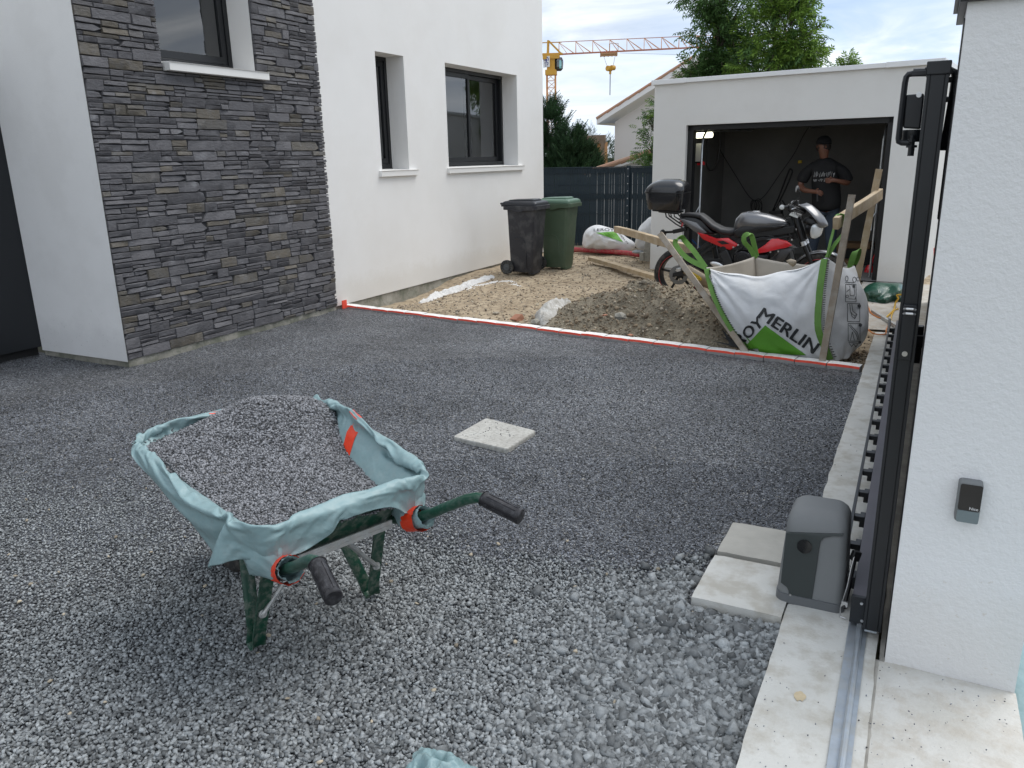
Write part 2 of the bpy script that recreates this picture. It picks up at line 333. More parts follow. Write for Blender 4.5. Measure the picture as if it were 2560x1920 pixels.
NJC = 220; TSC = [-1, -.33, -.16, -.06, 0, .05, .11, .18, .26, .34, .43, .52, .61, .70, .80, .90, 1]; KC = len(TSC)
def drape():
    def base(j, t):
        p = rim_at(j); n = nrm(j); z = Vector((0, 0, 1))
        if t <= 0: q = -t; return p.lerp(botp(p), q*.92)-n*.012+z*(.016*(1-min(1, q*8)**.5))
        return p+n*(.016+.012*t+.006*vn1(j/NR*60, t*3, 4))-z*((drops[j]*(1.06 if p.y < -.2 else 1.12)+.012)*t)+z*.016*(1-min(1, t*4))
    vs = [base(round(a*NR/NJC) % NR, t) for a in range(NJC) for t in TSC]; fs = [(a*KC+k, (a+1) % NJC*KC+k, (a+1) % NJC*KC+k+1, a*KC+k+1) for a in range(NJC) for k in range(KC-1)]
    me = D.meshes.new('draping'); me.from_pydata(vs, [], fs); o = D.objects.new('draping', me); COL.objects.link(o); vg = o.vertex_groups.new(name='held'); tmp = [o]
    for a in range(NJC):
        p = rim_at(round(a*NR/NJC) % NR)
        for k, t in enumerate(TSC):
            i = a*KC+k
            if t <= -.16: vg.add([i], 1.0, 'REPLACE')
            for sg in (-1, 1):
                h = Vector((-.262, sg*.245, .425))
                if t > .78 and abs(p.y-sg*.262) < .045 and p.x < -.2: vg.add([i], 1.0, 'REPLACE'); me.vertices[i].co = h+(vs[i]-h)*.35
    m1 = MB(); m1.loft([[rimp[j].lerp(botp(rimp[j]), q) for j in range(0, NR, 7)] for q in (0, .25, .5, .75, 1)], caps=False)
    m2 = MB(); m2.tube(rimp[::7], .007, 8, closed=True)
    for sg in (-1, 1): m2.tube([(.40, sg*.12, .300), (.10, sg*.195, .355), (-.15, sg*.228, .378), (-.27, sg*.239, .410), (-.38, sg*.255, .468), (-.46, sg*.268, .516)], .018, 10)
    for m, th in ((m1, .006), (m2, .005)):
        mm = D.meshes.new('solid'); mm.from_pydata(m.v, [], m.f); q = D.objects.new('solid', mm); COL.objects.link(q); q.modifiers.new('collision', 'COLLISION'); q.collision.thickness_outer = th; q.collision.thickness_inner = .01; q.collision.cloth_friction = 18; tmp.append(q)
    cm = o.modifiers.new('cloth', 'CLOTH'); s = cm.settings; s.quality = 8; s.mass = .12; s.air_damping = 1; s.tension_stiffness = 25; s.compression_stiffness = 25; s.shear_stiffness = 10; s.bending_model = 'ANGULAR'; s.bending_stiffness = .15
    s.tension_damping = 8; s.compression_damping = 8; s.shear_damping = 8; s.bending_damping = .6; s.vertex_group_mass = 'held'; s.shrink_min = -.055; s.shrink_max = -.055
    c = cm.collision_settings; c.use_collision = True; c.collision_quality = 3; c.distance_min = .004; c.use_self_collision = True; c.self_distance_min = .004; c.self_friction = 5
    nf = 52; cm.point_cache.frame_end = nf; SC.frame_start = 1; SC.frame_end = nf
    for f in range(1, nf+1): SC.frame_set(f)
    ev = o.evaluated_get(bpy.context.evaluated_depsgraph_get()); me2 = ev.to_mesh(); P_ = np.array([tuple(v.co) for v in me2.vertices]); ev.to_mesh_clear()
    for q in tmp: D.objects.remove(q, do_unlink=True)
    SC.frame_set(1); return P_.reshape(NJC, KC, 3)
CLO = drape()
# ================= setting: ground, gravel, yard =================
GRAVEL_Z = -0.045
def sstep(a, b, x): t = np.clip((x-a)/(b-a), 0, 1); return t*t*(3-2*t)
def curb_y(x): return 7.201-0.1344*(x+5.98)          # front edge of the brick line
_bx = np.array([-9, -4.5, -3.34, -2.23, -1.89, -1.47, -1.09, -0.82, -0.69, 0.0]); _by = np.array([2.3, 2.37, 2.49, 2.79, 2.70, 2.65, 2.66, 2.86, 3.03, 3.2])
def bnd(x): return np.interp(x, _bx, _by)
def vn2(x, y, s, o=0.0):
    """cheap smooth pseudo noise for arrays, about -1..1"""
    return (np.sin(x*s*1.7+1.3*np.sin(y*s*1.1+o)+o)+np.sin(y*s*1.9+1.7*np.sin(x*s*0.8+o*2)+o*1.7)+.6*np.sin((x+y)*s*2.9+o*3+np.sin((x-y)*s*2.1)))/2.6
def gravel_z(x, y):
    c = sstep(-0.25, 0.15, bnd(x)+0.12*vn2(x, y, 3.1, 2)-y)      # 1 in the coarse part
    z = GRAVEL_Z-0.022*c+0.010*vn2(x, y, 2.0)+0.006*vn2(x*.6, y*1.5, 5, 1)+.003*vn2(x, y, 13, 4)
    z = z+(0.012+.012*sstep(-1.9, -1.4, x))*np.exp(-((y-bnd(x)-0.16)/0.14)**2)*(0.7+.3*vn2(x, y, 2.5, 5))
    z = z-0.018*np.exp(-(((x+2.0)/0.55)**2+((y-3.35)/0.16)**2))+0.012*np.exp(-(((x+2.6)/0.7)**2+((y-4.45)/0.3)**2))
    z = z+0.020*np.exp(-(np.maximum(0, np.maximum(np.abs(x+2.18), np.abs(y-3.97))-.18)/.22)**2)
    z = z+0.028*np.exp(-(np.maximum(0, -.70-x)/.10)**2-(np.maximum(0, np.abs(y-2.98)-.45)/.10)**2)*(x < -.25)
    return z+0.008*sstep(6.2, 6.9, y+.134*(x+5.98)-.3)
def gravel_mat(name, sc, lo, hi, bumpd):
    m = D.materials.new(name); m.use_nodes = True; t = m.node_tree; L = t.links; b = t.nodes['Principled BSDF']; b.inputs['Roughness'].default_value = 0.62
    b.inputs['Specular IOR Level'].default_value = 0.42
    tc = N(t, 'ShaderNodeTexCoord'); g = N(t, 'ShaderNodeTexNoise'); g.inputs['Scale'].default_value = 1.3; g.inputs['Detail'].default_value = 5
    L.new(tc.outputs['Object'], g.inputs['Vector'])
    outs = []
    for s, k in ((sc, 0), (sc*2.1, 1)):
        v = N(t, 'ShaderNodeTexVoronoi'); v.inputs['Scale'].default_value = s; L.new(tc.outputs['Object'], v.inputs['Vector']); outs.append(v)
    sp = N(t, 'ShaderNodeSeparateColor'); L.new(outs[0].outputs['Color'], sp.inputs[0])
    sp2 = N(t, 'ShaderNodeSeparateColor'); L.new(outs[1].outputs['Color'], sp2.inputs[0])
    mixv = mth(t, 'ADD', mth(t, 'MULTIPLY', sp.outputs[0], 0.62), mth(t, 'MULTIPLY', sp2.outputs[1], 0.38))
    c = ramp(t, mixv, [(0.12, lo), (0.42, tuple(a*.65+c*.35*.5 for a, c in zip(lo, hi))), (0.62, tuple((a+c)*.42 for a, c in zip(lo, hi))), (0.88, hi)])
    edge = ramp(t, outs[0].outputs['Distance'], [(0.25, 1.0), (0.75, 0.45)])
    c = mixc(t, 0.75, c, edge, 'MULTIPLY')
    big = ramp(t, g.outputs['Fac'], [(0.32, 0.72), (0.68, 1.18)]); c = mixc(t, 1.0, c, big, 'MULTIPLY')
    warm = ramp(t, sp.outputs[2], [(0.90, (1, 1, 1)), (0.97, (1.25, 1.1, .85))]); c = mixc(t, 0.7, c, warm, 'MULTIPLY')
    L.new(c, b.inputs['Base Color'])
    h = mth(t, 'ADD', mth(t, 'MULTIPLY', outs[0].outputs['Distance'], -1.0), mth(t, 'MULTIPLY', sp.outputs[1], 0.9))
    bn = N(t, 'ShaderNodeBump'); bn.inputs['Distance'].default_value = bumpd; bn.inputs['Strength'].default_value = 1; L.new(h, bn.inputs['Height']); L.new(bn.outputs[0], b.inputs['Normal'])
    return m
m_gravel = gravel_mat('fine_dark_gravel', 100, (0.010, 0.011, 0.015), (0.40, 0.42, 0.45), 0.006)
m_stone = M('crushed_grey_stone', (0.265, 0.280, 0.285), 0.6, var=.3, vs=90, island=0.62, bump=0.0015, bs=260, spec=.42)
m_chip = M('dark_chips', (0.135, 0.145, 0.165), 0.58, island=0.95, spec=.45)
def arr_grid(name, X, Y, Zf, mat, **k):
    X = np.asarray(X); Y = np.asarray(Y); ny, nx = X.shape; Z = Zf(X, Y) if callable(Zf) else Zf
    v = np.stack([X, Y, Z], -1).reshape(-1, 3); i = np.arange(nx-1); j = np.arange(ny-1); I, J = np.meshgrid(i, j)
    a = (J*nx+I).ravel(); f = np.stack([a, a+1, a+nx+1, a+nx], 1)
    return npmesh(name, v, f, mat, **k)
xs = np.linspace(-5.93, -0.27, 190); tt = np.linspace(0, 1, 240)
Xg = np.tile(xs, (240, 1)); Yg = -1.5+(curb_y(xs)[None]+0.02+1.5)*tt[:, None]
driveway = arr_grid('gravel_driveway', Xg, Yg, gravel_z, m_gravel, smooth=True, kind='structure')
xs2 = np.linspace(-10, -5.93, 80); Xg, Yg = np.meshgrid(xs2, np.linspace(-1.5, 4.34, 130))
arr_grid('gravel_path', Xg, Yg, gravel_z, m_gravel, smooth=True, kind='structure')

# earth sheet out to the horizon, stepping down behind the back fence
m_earth = M('dry_earth', (0.20, 0.165, 0.115), 0.95, var=.3, vs=3, dirt=(0.09, 0.11, 0.05), dscale=.6, damt=.7, bump=.02, bs=12)
gx = np.concatenate([-np.geomspace(1000, 12, 22), np.linspace(-10, 10, 21), np.geomspace(12, 1000, 22)])
gy = np.concatenate([-np.geomspace(300, 6, 12), np.linspace(-4, 40, 45), np.geomspace(44, 1500, 24)])
Xg, Yg = np.meshgrid(gx, gy)
arr_grid('ground', Xg, Yg, lambda x, y: -0.2-1.5*sstep(15, 20, y)+0*x, m_earth, smooth=True, kind='structure')

# bare earth yard behind the bricks, with the spoil heap against the big bag
def yard_z(x, y):
    c = y-curb_y(x)
    z = -0.02+0.02*vn2(x, y, 1.3, 4)+0.012*vn2(x, y, 4.1, 6)+0.006*vn2(x, y, 11, 2)
    z = z-0.14*np.exp(-(np.maximum(0, x+5.75)/0.35)**2)*sstep(3.3, 1.2, y-7.2)        # trench along the house
    z = z-0.06*sstep(0.35, 0.0, c)
    z = z-0.05*sstep(-1.6, -1.1, x)*sstep(1.5, .8, c)
    return z-0.16*sstep(-4.4, -6.6, x)*sstep(12.8, 13.4, y)*0
def heap_z(x, y):
    def g(cx, cy, sx, sy, h, r=0.0):
        dx = (x-cx)*math.cos(r)+(y-cy)*math.sin(r); dy = -(x-cx)*math.sin(r)+(y-cy)*math.cos(r); return h*np.exp(-((dx/sx)**2+(dy/sy)**2))
    z = g(-2.42, 7.55, .60, .46, .38, -.15)+g(-1.85, 7.35, .36, .42, .27, -.2)+g(-3.05, 7.45, .45, .38, .13)+g(-1.75, 7.0, .3, .26, .08)
    n = 1+.16*vn2(x, y, 5, 3)+.10*vn2(x, y, 13, 1)
    return z*n+0.010*vn2(x, y, 26, 5)*np.clip(z*8, 0, 1)+0.006*vn2(x, y, 51, 2)*np.clip(z*8, 0, 1)-.03
m_dirt = M('sandy_dirt', (0.47, 0.385, 0.275), 0.95, col2=(0.36, 0.285, 0.195), vs=2.6, dirt=(0.17, 0.13, 0.09), dscale=14, damt=.75, bump=.012, bs=38, bdet=8, spec=.2)
m_heap = M('spoil_dirt', (0.33, 0.285, 0.215), 0.95, col2=(0.22, 0.19, 0.14), vs=4.5, dirt=(0.17, 0.145, 0.105), dscale=30, damt=.7, bump=.02, bs=48, bdet=9, spec=.2)
xs = np.linspace(-5.99, 0.14, 210); tt = np.linspace(0, 1, 250)**1.25
Xg = np.tile(xs, (250, 1)); y0 = curb_y(xs)+0.112; Yg = y0[None]+(15.2-y0[None])*tt[:, None]
def yz(x, y): return yard_z(x, y)
arr_grid('dirt_yard', Xg, Yg, yz, m_dirt, smooth=True, kind='structure')
xs = np.linspace(-3.9, -1.0, 170); tt = np.linspace(0, 1, 120)
Xg = np.tile(xs, (120, 1)); y0 = curb_y(xs)+0.112; Yg = y0[None]+(8.9-y0[None])*tt[:, None]
def hz_(x, y): return np.maximum(yard_z(x, y)-0.02, yard_z(x, y)+heap_z(x, y)*sstep(0.0, .35, y-curb_y(x)-.08))
arr_grid('spoil_heap', Xg, Yg, hz_, m_heap, smooth=True, kind='stuff', label='heap of brown spoil and rubble beside the big white bag', cat='dirt heap')

# stones of the coarse gravel near the camera, chips over the edge of the fine layer
def inview(x, y, z, m=0.16):
    d = np.stack([x-CAM.x, y-CAM.y, z-CAM.z], 1); f = d@np.array(FWD); u = d@np.array(RGT)/f*FOC; v = -(d@np.array(UPV))/f*FOC
    return (f > .3) & (np.abs(u) < 1280*(1+m*1.6)) & (v < 960*(1+m)) & (v > -960)
def jitter(x0, x1, y0, y1, c):
    a, b = np.meshgrid(np.arange(x0, x1, c), np.arange(y0, y1, c)); n = a.size
    return a.ravel()+rng.uniform(-.5, .5, n)*c, b.ravel()+rng.uniform(-.5, .5, n)*c
def blocked(x, y):      # under the pads
    return ((x > -.66) & (y > 2.62) & (y < 3.4)) | (x > -.285)
vv, ff, k0 = [], [], 0
def addst(v, f):
    global k0
    vv.append(v); ff.append(f+k0); k0 += len(v)
# (cell, size range, far limit of distance range)
for lo, hi, cell, s0, s1 in ((0, 3.3, .0108, .0060, .0108), (3.3, 6.5, .0135, .0062, .0092)):
    x, y = jitter(-6.5, -.28, .7, 3.6, cell)
    dd = np.hypot(x, y)
    e = bnd(x)+0.14*vn2(x, y, 3.1, 2)+0.08*vn2(x, y, 9, 4)-y
    k = (e > np.where(x > -1.7, rng.uniform(-.07, .05, len(x)), rng.uniform(-.28, .12, len(x)))) & inview(x, y, x*0) & ~blocked(x, y) & (dd >= lo) & (dd < hi)
    x, y, e = x[k], y[k], e[k]
    # stones get bigger towards the strip on the right
    big = np.exp(-((x+.55)/.35)**2)*sstep(3.1, 2.6, y)
    s = rng.uniform(s0, s1, len(x))*((0.60+.32*sstep(-.3, .5, e))*(.72+.28*sstep(-3.2, -1.4, x))+.62*big*rng.uniform(.3, 1.3, len(x)))
    z = gravel_z(x, y)+s*.30+rng.uniform(0, .007, len(x))
    q = (rng.uniform(size=len(x)) < .55) | (s > .0105)
    P3 = np.stack([x, y, z], 1); addst(*stones(P3[~q], s[~q])); addst(*stones(P3[q], s[q], CUB_V*1.5, CUB_F, jit=.34))
x, y = jitter(-1.3, -.28, 1.2, 3.1, .040); k = (rng.uniform(size=len(x)) < .55*np.exp(-((x+.5)/.3)**2)) & ~blocked(x, y) & (bnd(x)+.05 > y)
x, y = x[k], y[k]; s = rng.uniform(.013, .024, len(x)); addst(*stones(np.stack([x, y, gravel_z(x, y)+s*.5], 1), s, CUB_V*1.5, CUB_F, jit=.36))
npmesh('coarse_gravel', np.concatenate(vv), np.concatenate(ff), m_stone, kind='stuff', label='coarse crushed grey stones in the foreground', cat='gravel')
n_coarse = k0
vv, ff, k0 = [], [], 0
for lo, hi, cell in ((1.5, 4.2, .0125), (4.2, 6.6, .022)):
    x, y = jitter(-6.0, -.29, 1.6, 6.3, cell); dd = np.hypot(x, y); e = y-bnd(x)-0.12*vn2(x, y, 3.1, 2)
    k = (e > -.5) & (dd > lo) & (dd < hi) & inview(x, y, x*0, .1) & ~blocked(x, y)
    x, y = x[k], y[k]; s = rng.uniform(.0030, .0062, len(x))*(1.0 if hi < 5 else 1.1)
    addst(*stones(np.stack([x, y, gravel_z(x, y)+s*.3], 1), s, OCT_V*1.2, OCT_F, tilt=1.2, jit=.3))
npmesh('gravel_chips', np.concatenate(vv), np.concatenate(ff), m_chip, kind='stuff', label='loose dark chips on the fresh gravel layer', cat='gravel')
m_odd = M('odd_pale_stone', (0.42, 0.36, 0.27), 0.8, island=.45, var=.2, vs=60)
x, y = jitter(-4, -.3, 1.3, 2.9, .19); k = inview(x, y, x*0, 0) & (rng.uniform(size=len(x)) < .6) & ~blocked(x, y)
x, y = x[k], y[k]; s = rng.uniform(.006, .012, len(x)); v, f = stones(np.stack([x, y, gravel_z(x, y)+.012], 1), s)
npmesh('pale_pebbles', v, f, m_odd, kind='stuff', label='scattered pale and tan pebbles among the grey stones', cat='gravel')

# pebbles and clods on the yard and heap
m_peb = M('dirt_pebble', (0.36, 0.31, 0.24), 0.85, island=.55, var=.25, vs=40, bump=.002, bs=120)
m_clod = M('dirt_clod', (0.24, 0.185, 0.125), 0.95, island=.4, var=.25, vs=40)
def yh(x, y): return np.maximum(yard_z(x, y), np.where((x > -3.9) & (x < -1.0) & (y < 8.9), hz_(x, y), -9))
n = 5200; x = rng.uniform(-5.8, -.2, n); y = curb_y(x)+.12+rng.uniform(0, 1, n)**1.6*6.3; s = rng.uniform(.003, .010, n)*(1+rng.uniform(0, 1, n)**8*1.3)
v, f = stones(np.stack([x, y, yh(x, y)+s*.2], 1), s, CUB_V*1.3, CUB_F); npmesh('yard_pebbles', v, f, m_peb, kind='stuff', label='small pale pebbles strewn over the bare earth yard', cat='pebbles')
n = 3000; x = rng.normal(-2.35, .62, n); y = curb_y(x)+.1+np.abs(rng.normal(.45, .45, n)); s = rng.uniform(.004, .013, n)*(1+rng.uniform(0, 1, n)**9*2.2); kk = (x > -3.8) & (x < -1.25)
x, y, s = x[kk], y[kk], s[kk]; v, f = stones(np.stack([x, y, yh(x, y)+s*.25], 1), s); npmesh('heap_stones', v, f, [m_peb, m_clod], smooth=False, kind='stuff', label='stones and clods sticking out of the spoil heap', cat='rubble', midx=np.repeat((rng.uniform(size=len(x)) < .72).astype(int), 20))
n = 2600; x = rng.uniform(-5.8, -.3, n); y = curb_y(x)+.15+rng.uniform(0, 1, n)*5.8; s = rng.uniform(.006, .022, n)
v, f = stones(np.stack([x, y, yh(x, y)+s*.05], 1), s, flat=(.25, .6)); npmesh('yard_clods', v, f, m_clod, kind='stuff', label='brown earth clods on the bare yard', cat='clods')
# dry grass and twigs
mb = MB(); m_straw = M('dry_straw', (0.36, 0.30, 0.16), .9, island=.4)
for i in range(420):
    x = random.gauss(-2.6, .9); x = min(max(x, -5.6), -1.2); y = curb_y(x)+.12+abs(random.gauss(.6, .7)); z = float(yh(np.array(x), np.array(y))); a = random.uniform(0, 6.28); l = random.uniform(.03, .10)
    p = Vector((x, y, z+.004)); q = p+Vector((math.cos(a)*l, math.sin(a)*l, random.uniform(0, .05))); sd = Vector((-math.sin(a), math.cos(a), 0))*.0016
    mb.add([p-sd, p+sd, q+sd*.3, q-sd*.3], [(0, 1, 2, 3)])
obj('dry_grass', mb, m_straw, kind='stuff', label='dry grass stalks and roots on the spoil heap', cat='dry grass', smooth=0)

# concrete strip of the gate, pads, apron
m_conc = M('pale_concrete', (0.63, 0.625, 0.59), 0.85, col2=(0.53, 0.525, 0.49), vs=3.2, dirt=(0.33, 0.29, 0.22), dscale=7, damt=.5, bump=.0022, bs=90, bdet=8, rvar=.1)
m_conc2 = M('apron_concrete', (0.61, 0.60, 0.565), 0.9, col2=(0.51, 0.495, 0.45), vs=5, dirt=(0.42, 0.37, 0.30), dscale=13, damt=.45, bump=.004, bs=60, bdet=9)
m_grime = M('old_mortar', (0.40, 0.38, 0.34), .9, var=.3, vs=12, bump=.004, bs=40)
def slab(name, x0, x1, y0, y1, zt, zb, mat, nx, ny, edge=.004, kind='structure', parent=None, slope=None, **k):
    mb = MB(); ring = []
    def P(i, j):
        u = i/nx; v = j/ny; x = x0+(x1-x0)*u; y = y0+(y1-y0)*v; z = zt+.0018*vnoise(x, y, 6, 3)
        if i == 0: x += edge*vnoise(y, 1, 9, 1); z -= .003+.003*abs(vnoise(y, 2, 14, 2))
        if i == nx: x += edge*vnoise(y, 5, 9, 7); z -= .002
        if j in (0, ny): y += edge*vnoise(x, 3, 9, 4); z -= .003
        return (x, y, z)
    vs = [P(i, j) for j in range(ny+1) for i in range(nx+1)]; mb.add(vs, [(j*(nx+1)+i, j*(nx+1)+i+1, (j+1)*(nx+1)+i+1, (j+1)*(nx+1)+i) for j in range(ny) for i in range(nx)])
    bd = [i for i in range(nx+1)]+[(j)*(nx+1)+nx for j in range(1, ny+1)]+[ny*(nx+1)+i for i in range(nx-1, -1, -1)]+[j*(nx+1) for j in range(ny-1, 0, -1)]
    b = len(mb.v); mb.v.extend([(vs[i][0]+.002*random.uniform(-1, 1), vs[i][1]+.002*random.uniform(-1, 1), zb) for i in bd]); n = len(bd)
    for i in range(n): mb.f.append((bd[i], b+i, b+(i+1) % n, bd[(i+1) % n])); mb.m.append(0)
    return obj(name, mb, mat, parent, smooth=50, kind=kind, **k)
slab('concrete_strip', -.300, .012, .2, 7.86, 0.0, -.26, m_conc, 8, 200)
slab('concrete_apron', .020, .405, .2, 2.533, -.006, -.26, m_conc2, 8, 60, edge=.002)
slab('joint_mortar', -.002, .030, .2, 2.54, -.0095, -.2, m_grime, 2, 60, edge=.0)
slab('wall_footing', .020, .34, 2.537, 7.9, -.012, -.26, m_grime, 4, 60)
bevk = dict(cat='paving slab', kind=None, group='concrete pads at the gate motor')
slab('concrete_pad', -.630, -.304, 2.640, 3.005, .006, -.075, m_conc, 8, 9, edge=.003, label='thick concrete pad jutting out in front of the gate motor', **bevk)
slab('concrete_pad', -.628, -.304, 3.045, 3.345, .004, -.075, M('pad_concrete', (.47, .455, .41), .85, var=.15, vs=8, bump=.002, bs=90), 8, 8, edge=.004, label='greyer rounded concrete pad beyond the gate motor', **bevk)
ps = thing('paving_slab', 'square pale concrete slab lying alone in the middle of the dark gravel', 'paving slab', (-2.18, 3.96, -.03)); mb = MB()
cn = [Vector((-1.989, 3.752, 0)), Vector((-1.972, 4.106, 0)), Vector((-2.375, 4.199, 0)), Vector((-2.387, 3.805, 0))]; cc = sum(cn, Vector())/4
def rsq(k, z): 
    out = []
    for i in range(4):
        a = cc+(cn[i]-cc)*k; p = cc+(cn[i-1]-cc)*k; q = cc+(cn[(i+1) % 4]-cc)*k; r_ = .018
        for t in (0, .5, 1): out.append(tuple((a+(p-a).normalized()*r_*(1-t)**1.5+(q-a).normalized()*r_*t**1.5)+Vector((0, 0, z))))
    return out
mb.loft([rsq(k, z) for k, z in ((1, -.05), (1, -.006), (.985, .001))]); obj('slab', mb, M('slab_concrete', (.50, .495, .46), .9, col2=(.42, .41, .38), vs=9, dirt=(.25, .24, .21), dscale=45, damt=.6, bump=.002, bs=120), ps, smooth=0)
# grit lying on the concrete
n = 60; x = rng.uniform(-2.36, -1.99, n); y = rng.uniform(3.82, 4.15, n); s = rng.uniform(.002, .0045, n); v, f = stones(np.stack([x, y, s*.5+.001], 1), s, CUB_V, CUB_F); npmesh('slab_grit', v, f, m_chip, kind='stuff', label='dark grit scattered over the lone paving slab', cat='grit')
n = 300; x = rng.uniform(-.29, .40, n); y = rng.uniform(1.2, 2.5, n)**1.0; far = rng.uniform(size=n) < .35; y = np.where(far & (x < -.13), rng.uniform(2.5, 7, n), y)
s = rng.uniform(.0010, .0034, n); v, f = stones(np.stack([x, y, s*.5+.0005], 1), s, CUB_V, CUB_F)
npmesh('concrete_grit', v, f, m_chip, kind='stuff', label='dark grit scattered over the concrete by the gate', cat='grit')
m_stain = M('rust_stain', (.58, .48, .32), .9, var=.2, vs=40)
mb = MB(); c = PZ(2000, 1742, .0); k = 18
for rr, zc in ((.022, .0032),):
    mb.add([(c.x, c.y, zc)]+[(c.x+rr*(1+.35*vnoise(math.cos(a*6.283/k), math.sin(a*6.283/k), 2))*math.cos(a*6.283/k)*.8, c.y+rr*1.1*(1+.35*vnoise(math.cos(a*6.283/k), math.sin(a*6.283/k), 2))*math.sin(a*6.283/k), zc-.0002) for a in range(k)], [(0, i+1, (i+1) % k+1) for i in range(k)])
obj('rust_stain', mb, m_stain, kind='structure')
# gate rail on the strip
m_galv = M('galvanised_steel', (.52, .57, .62), .42, .75, var=.2, vs=14, dirt=(.5, .5, .48), dscale=20, damt=.5)
RX0 = -.056
def gl(y): return -.010*(y-2.65)      # the gate line leans a little to the left as it runs away
t = thing('gate_rail', 'galvanised ground rail with a round bead under the black sliding gate', 'rail', (RX0, 2.6, 0))
mb = MB()
for a, b in ((.2, 4.1), (4.1, 7.8)):
    mb.beam((RX0+gl(a), a, .004), (RX0+gl(b)+.0, b-.003, .004), .060, .005)
obj('base_plate', mb, m_galv, t, smooth=0)
mb = MB(); mb.tube([(RX0+gl(.2)+.006, .2, .0135), (RX0+gl(7.8)+.006, 7.8, .0135)], .010, 10); obj('bead', mb, m_galv, t)

# brick line with its white top and the red stripe
m_bw = M('white_limed_brick', (.86, .855, .83), .9, var=.08, vs=14, dirt=(.5, .47, .42), dscale=22, damt=.25, bump=.002, bs=70)
m_bg = M('grey_brick_side', (.38, .37, .36), .9, var=.25, vs=20, bump=.002, bs=60)
m_bo = M('orange_marking_paint', (.86, .085, .045), .7, var=.15, vs=30)
kerb = thing('brick_kerb', 'line of white brick edging marked with a red stripe between gravel and bare earth', 'kerb', (-3.15, 6.82, -.04))
nb = 23; A0 = Vector((-5.965, curb_y(-5.965), 0)); B0 = Vector((-.322, curb_y(-.322), 0)); dd = (B0-A0)/nb; ex = dd.normalized(); ey = Vector((-ex.y, ex.x, 0))
for i in range(nb):
    o = A0+dd*i+ey*random.uniform(-.0025, .0025); Lb = dd.length-.006+random.uniform(-.003, .002); wz = random.uniform(-.004, .004); q = random.uniform(-.006, .006); mb = MB()
    pr = [(0, -.10), (0, -.0175), (.001, -.0160), (.005, -.0035), (.0085, .000), (.106, .0), (.110, -.004), (.110, -.10)]; ns = 4; rings = []
    for s_ in range(ns+1):
        e = .003 if s_ in (0, ns) else 0
        rings.append([o+ex*(Lb*s_/ns)+ey*(a+(e if a < .04 else -e)*0+random.uniform(-.0012, .0012)+q*(s_/ns-.5)*2*.6)+Vector((0, 0, b+wz-e+random.uniform(-.001, .001))) for a, b in pr])
    k = len(pr)
    for s_ in range(ns):
        for j in range(k-1):
            mb.add([rings[s_][j], rings[s_+1][j], rings[s_+1][j+1], rings[s_][j+1]], [(0, 1, 2, 3)], 1 if j in (0, 6) else (2 if j in (1, 2, 3) else 0))
    mb.add(rings[0], [tuple(range(k-1, -1, -1))], 1); mb.add(rings[-1], [tuple(range(k))], 1)
    obj('brick', mb, [m_bw, m_bg, m_bo], kerb, smooth=0)
# orange tab at the house end of the line
mb = MB(); c = PY(851, 764, 7.19)
mb.box((-5.875, 7.10, -.03), (-5.868, 7.185, .065)); obj('marking_tab', mb, m_bo, label='small orange marking tab stuck where the brick line meets the stone wall', cat='marker', bevel=.001, org=(-5.87, 7.14, -.03), kind='thing')
# ================= house =================
m_wall = M('white_render', (.82, .81, .79), .92, splash=(.52, .46, .36), var=.035, vs=1.2, bump=.0018, bs=170, bdet=3, spec=.25, dirt=(.66, .63, .58), dscale=1.1, damt=.16)
m_sill = M('white_sill', (.80, .79, .765), .7, var=.03, vs=3, bump=.0006, bs=90)
m_plinth = M('bare_concrete_plinth', (.36, .345, .30), .95, col2=(.25, .24, .20), vs=5, dirt=(.14, .15, .11), dscale=6, damt=.8, bump=.012, bs=26, bdet=8)
m_frame = M('anthracite_aluminium', (.009, .010, .012), .38, var=.1, vs=20, spec=.5)
m_door = M('anthracite_door', (.016, .018, .021), .42, var=.12, vs=2, spec=.4, bump=.0004, bs=300)
m_glass = glass_mat('window_glass', (.80, .84, .84))
m_room = M('room_plaster', (.55, .54, .52), .9, var=.05, vs=1)
m_dark = M('dark_void', (.02, .02, .02), .9)
HX = -5.94
def wall_holes(mb, place, us, vs, holes, m=0):
    """flat wall of quads between break lines, leaving the holes; place(u, v) gives the point"""
    us = sorted(set(us+[h[0] for h in holes]+[h[1] for h in holes])); vs = sorted(set(vs+[h[2] for h in holes]+[h[3] for h in holes]))
    idx = {}; pts = []
    for i, u in enumerate(us):
        for j, v in enumerate(vs): idx[i, j] = len(pts); pts.append(place(u, v))
    fs = []
    for i in range(len(us)-1):
        for j in range(len(vs)-1):
            uc = (us[i]+us[i+1])/2; vc = (vs[j]+vs[j+1])/2
            if any(h[0] < uc < h[1] and h[2] < vc < h[3] for h in holes): continue
            fs.append((idx[i, j], idx[i+1, j], idx[i+1, j+1], idx[i, j+1]))
    mb.add(pts, fs, m)
house = thing('house', 'modern white rendered house with a dark stone clad corner and small black windows', 'house', (HX, 7, 0))
H = 6.2
WN = (8.13, 8.712, 1.492, 2.840); WW = (9.680, 11.812, 1.492, 2.850); WS = (5.03, 6.150, 2.455, 3.95)
mb = MB(); wall_holes(mb, lambda u, v: (HX, u, v), [7.05, 12.775], [0.0, H], [WN, WW])
wall_holes(mb, lambda u, v: (HX+.015, u, v), [4.29, 7.05], [0.0, H], [WS])
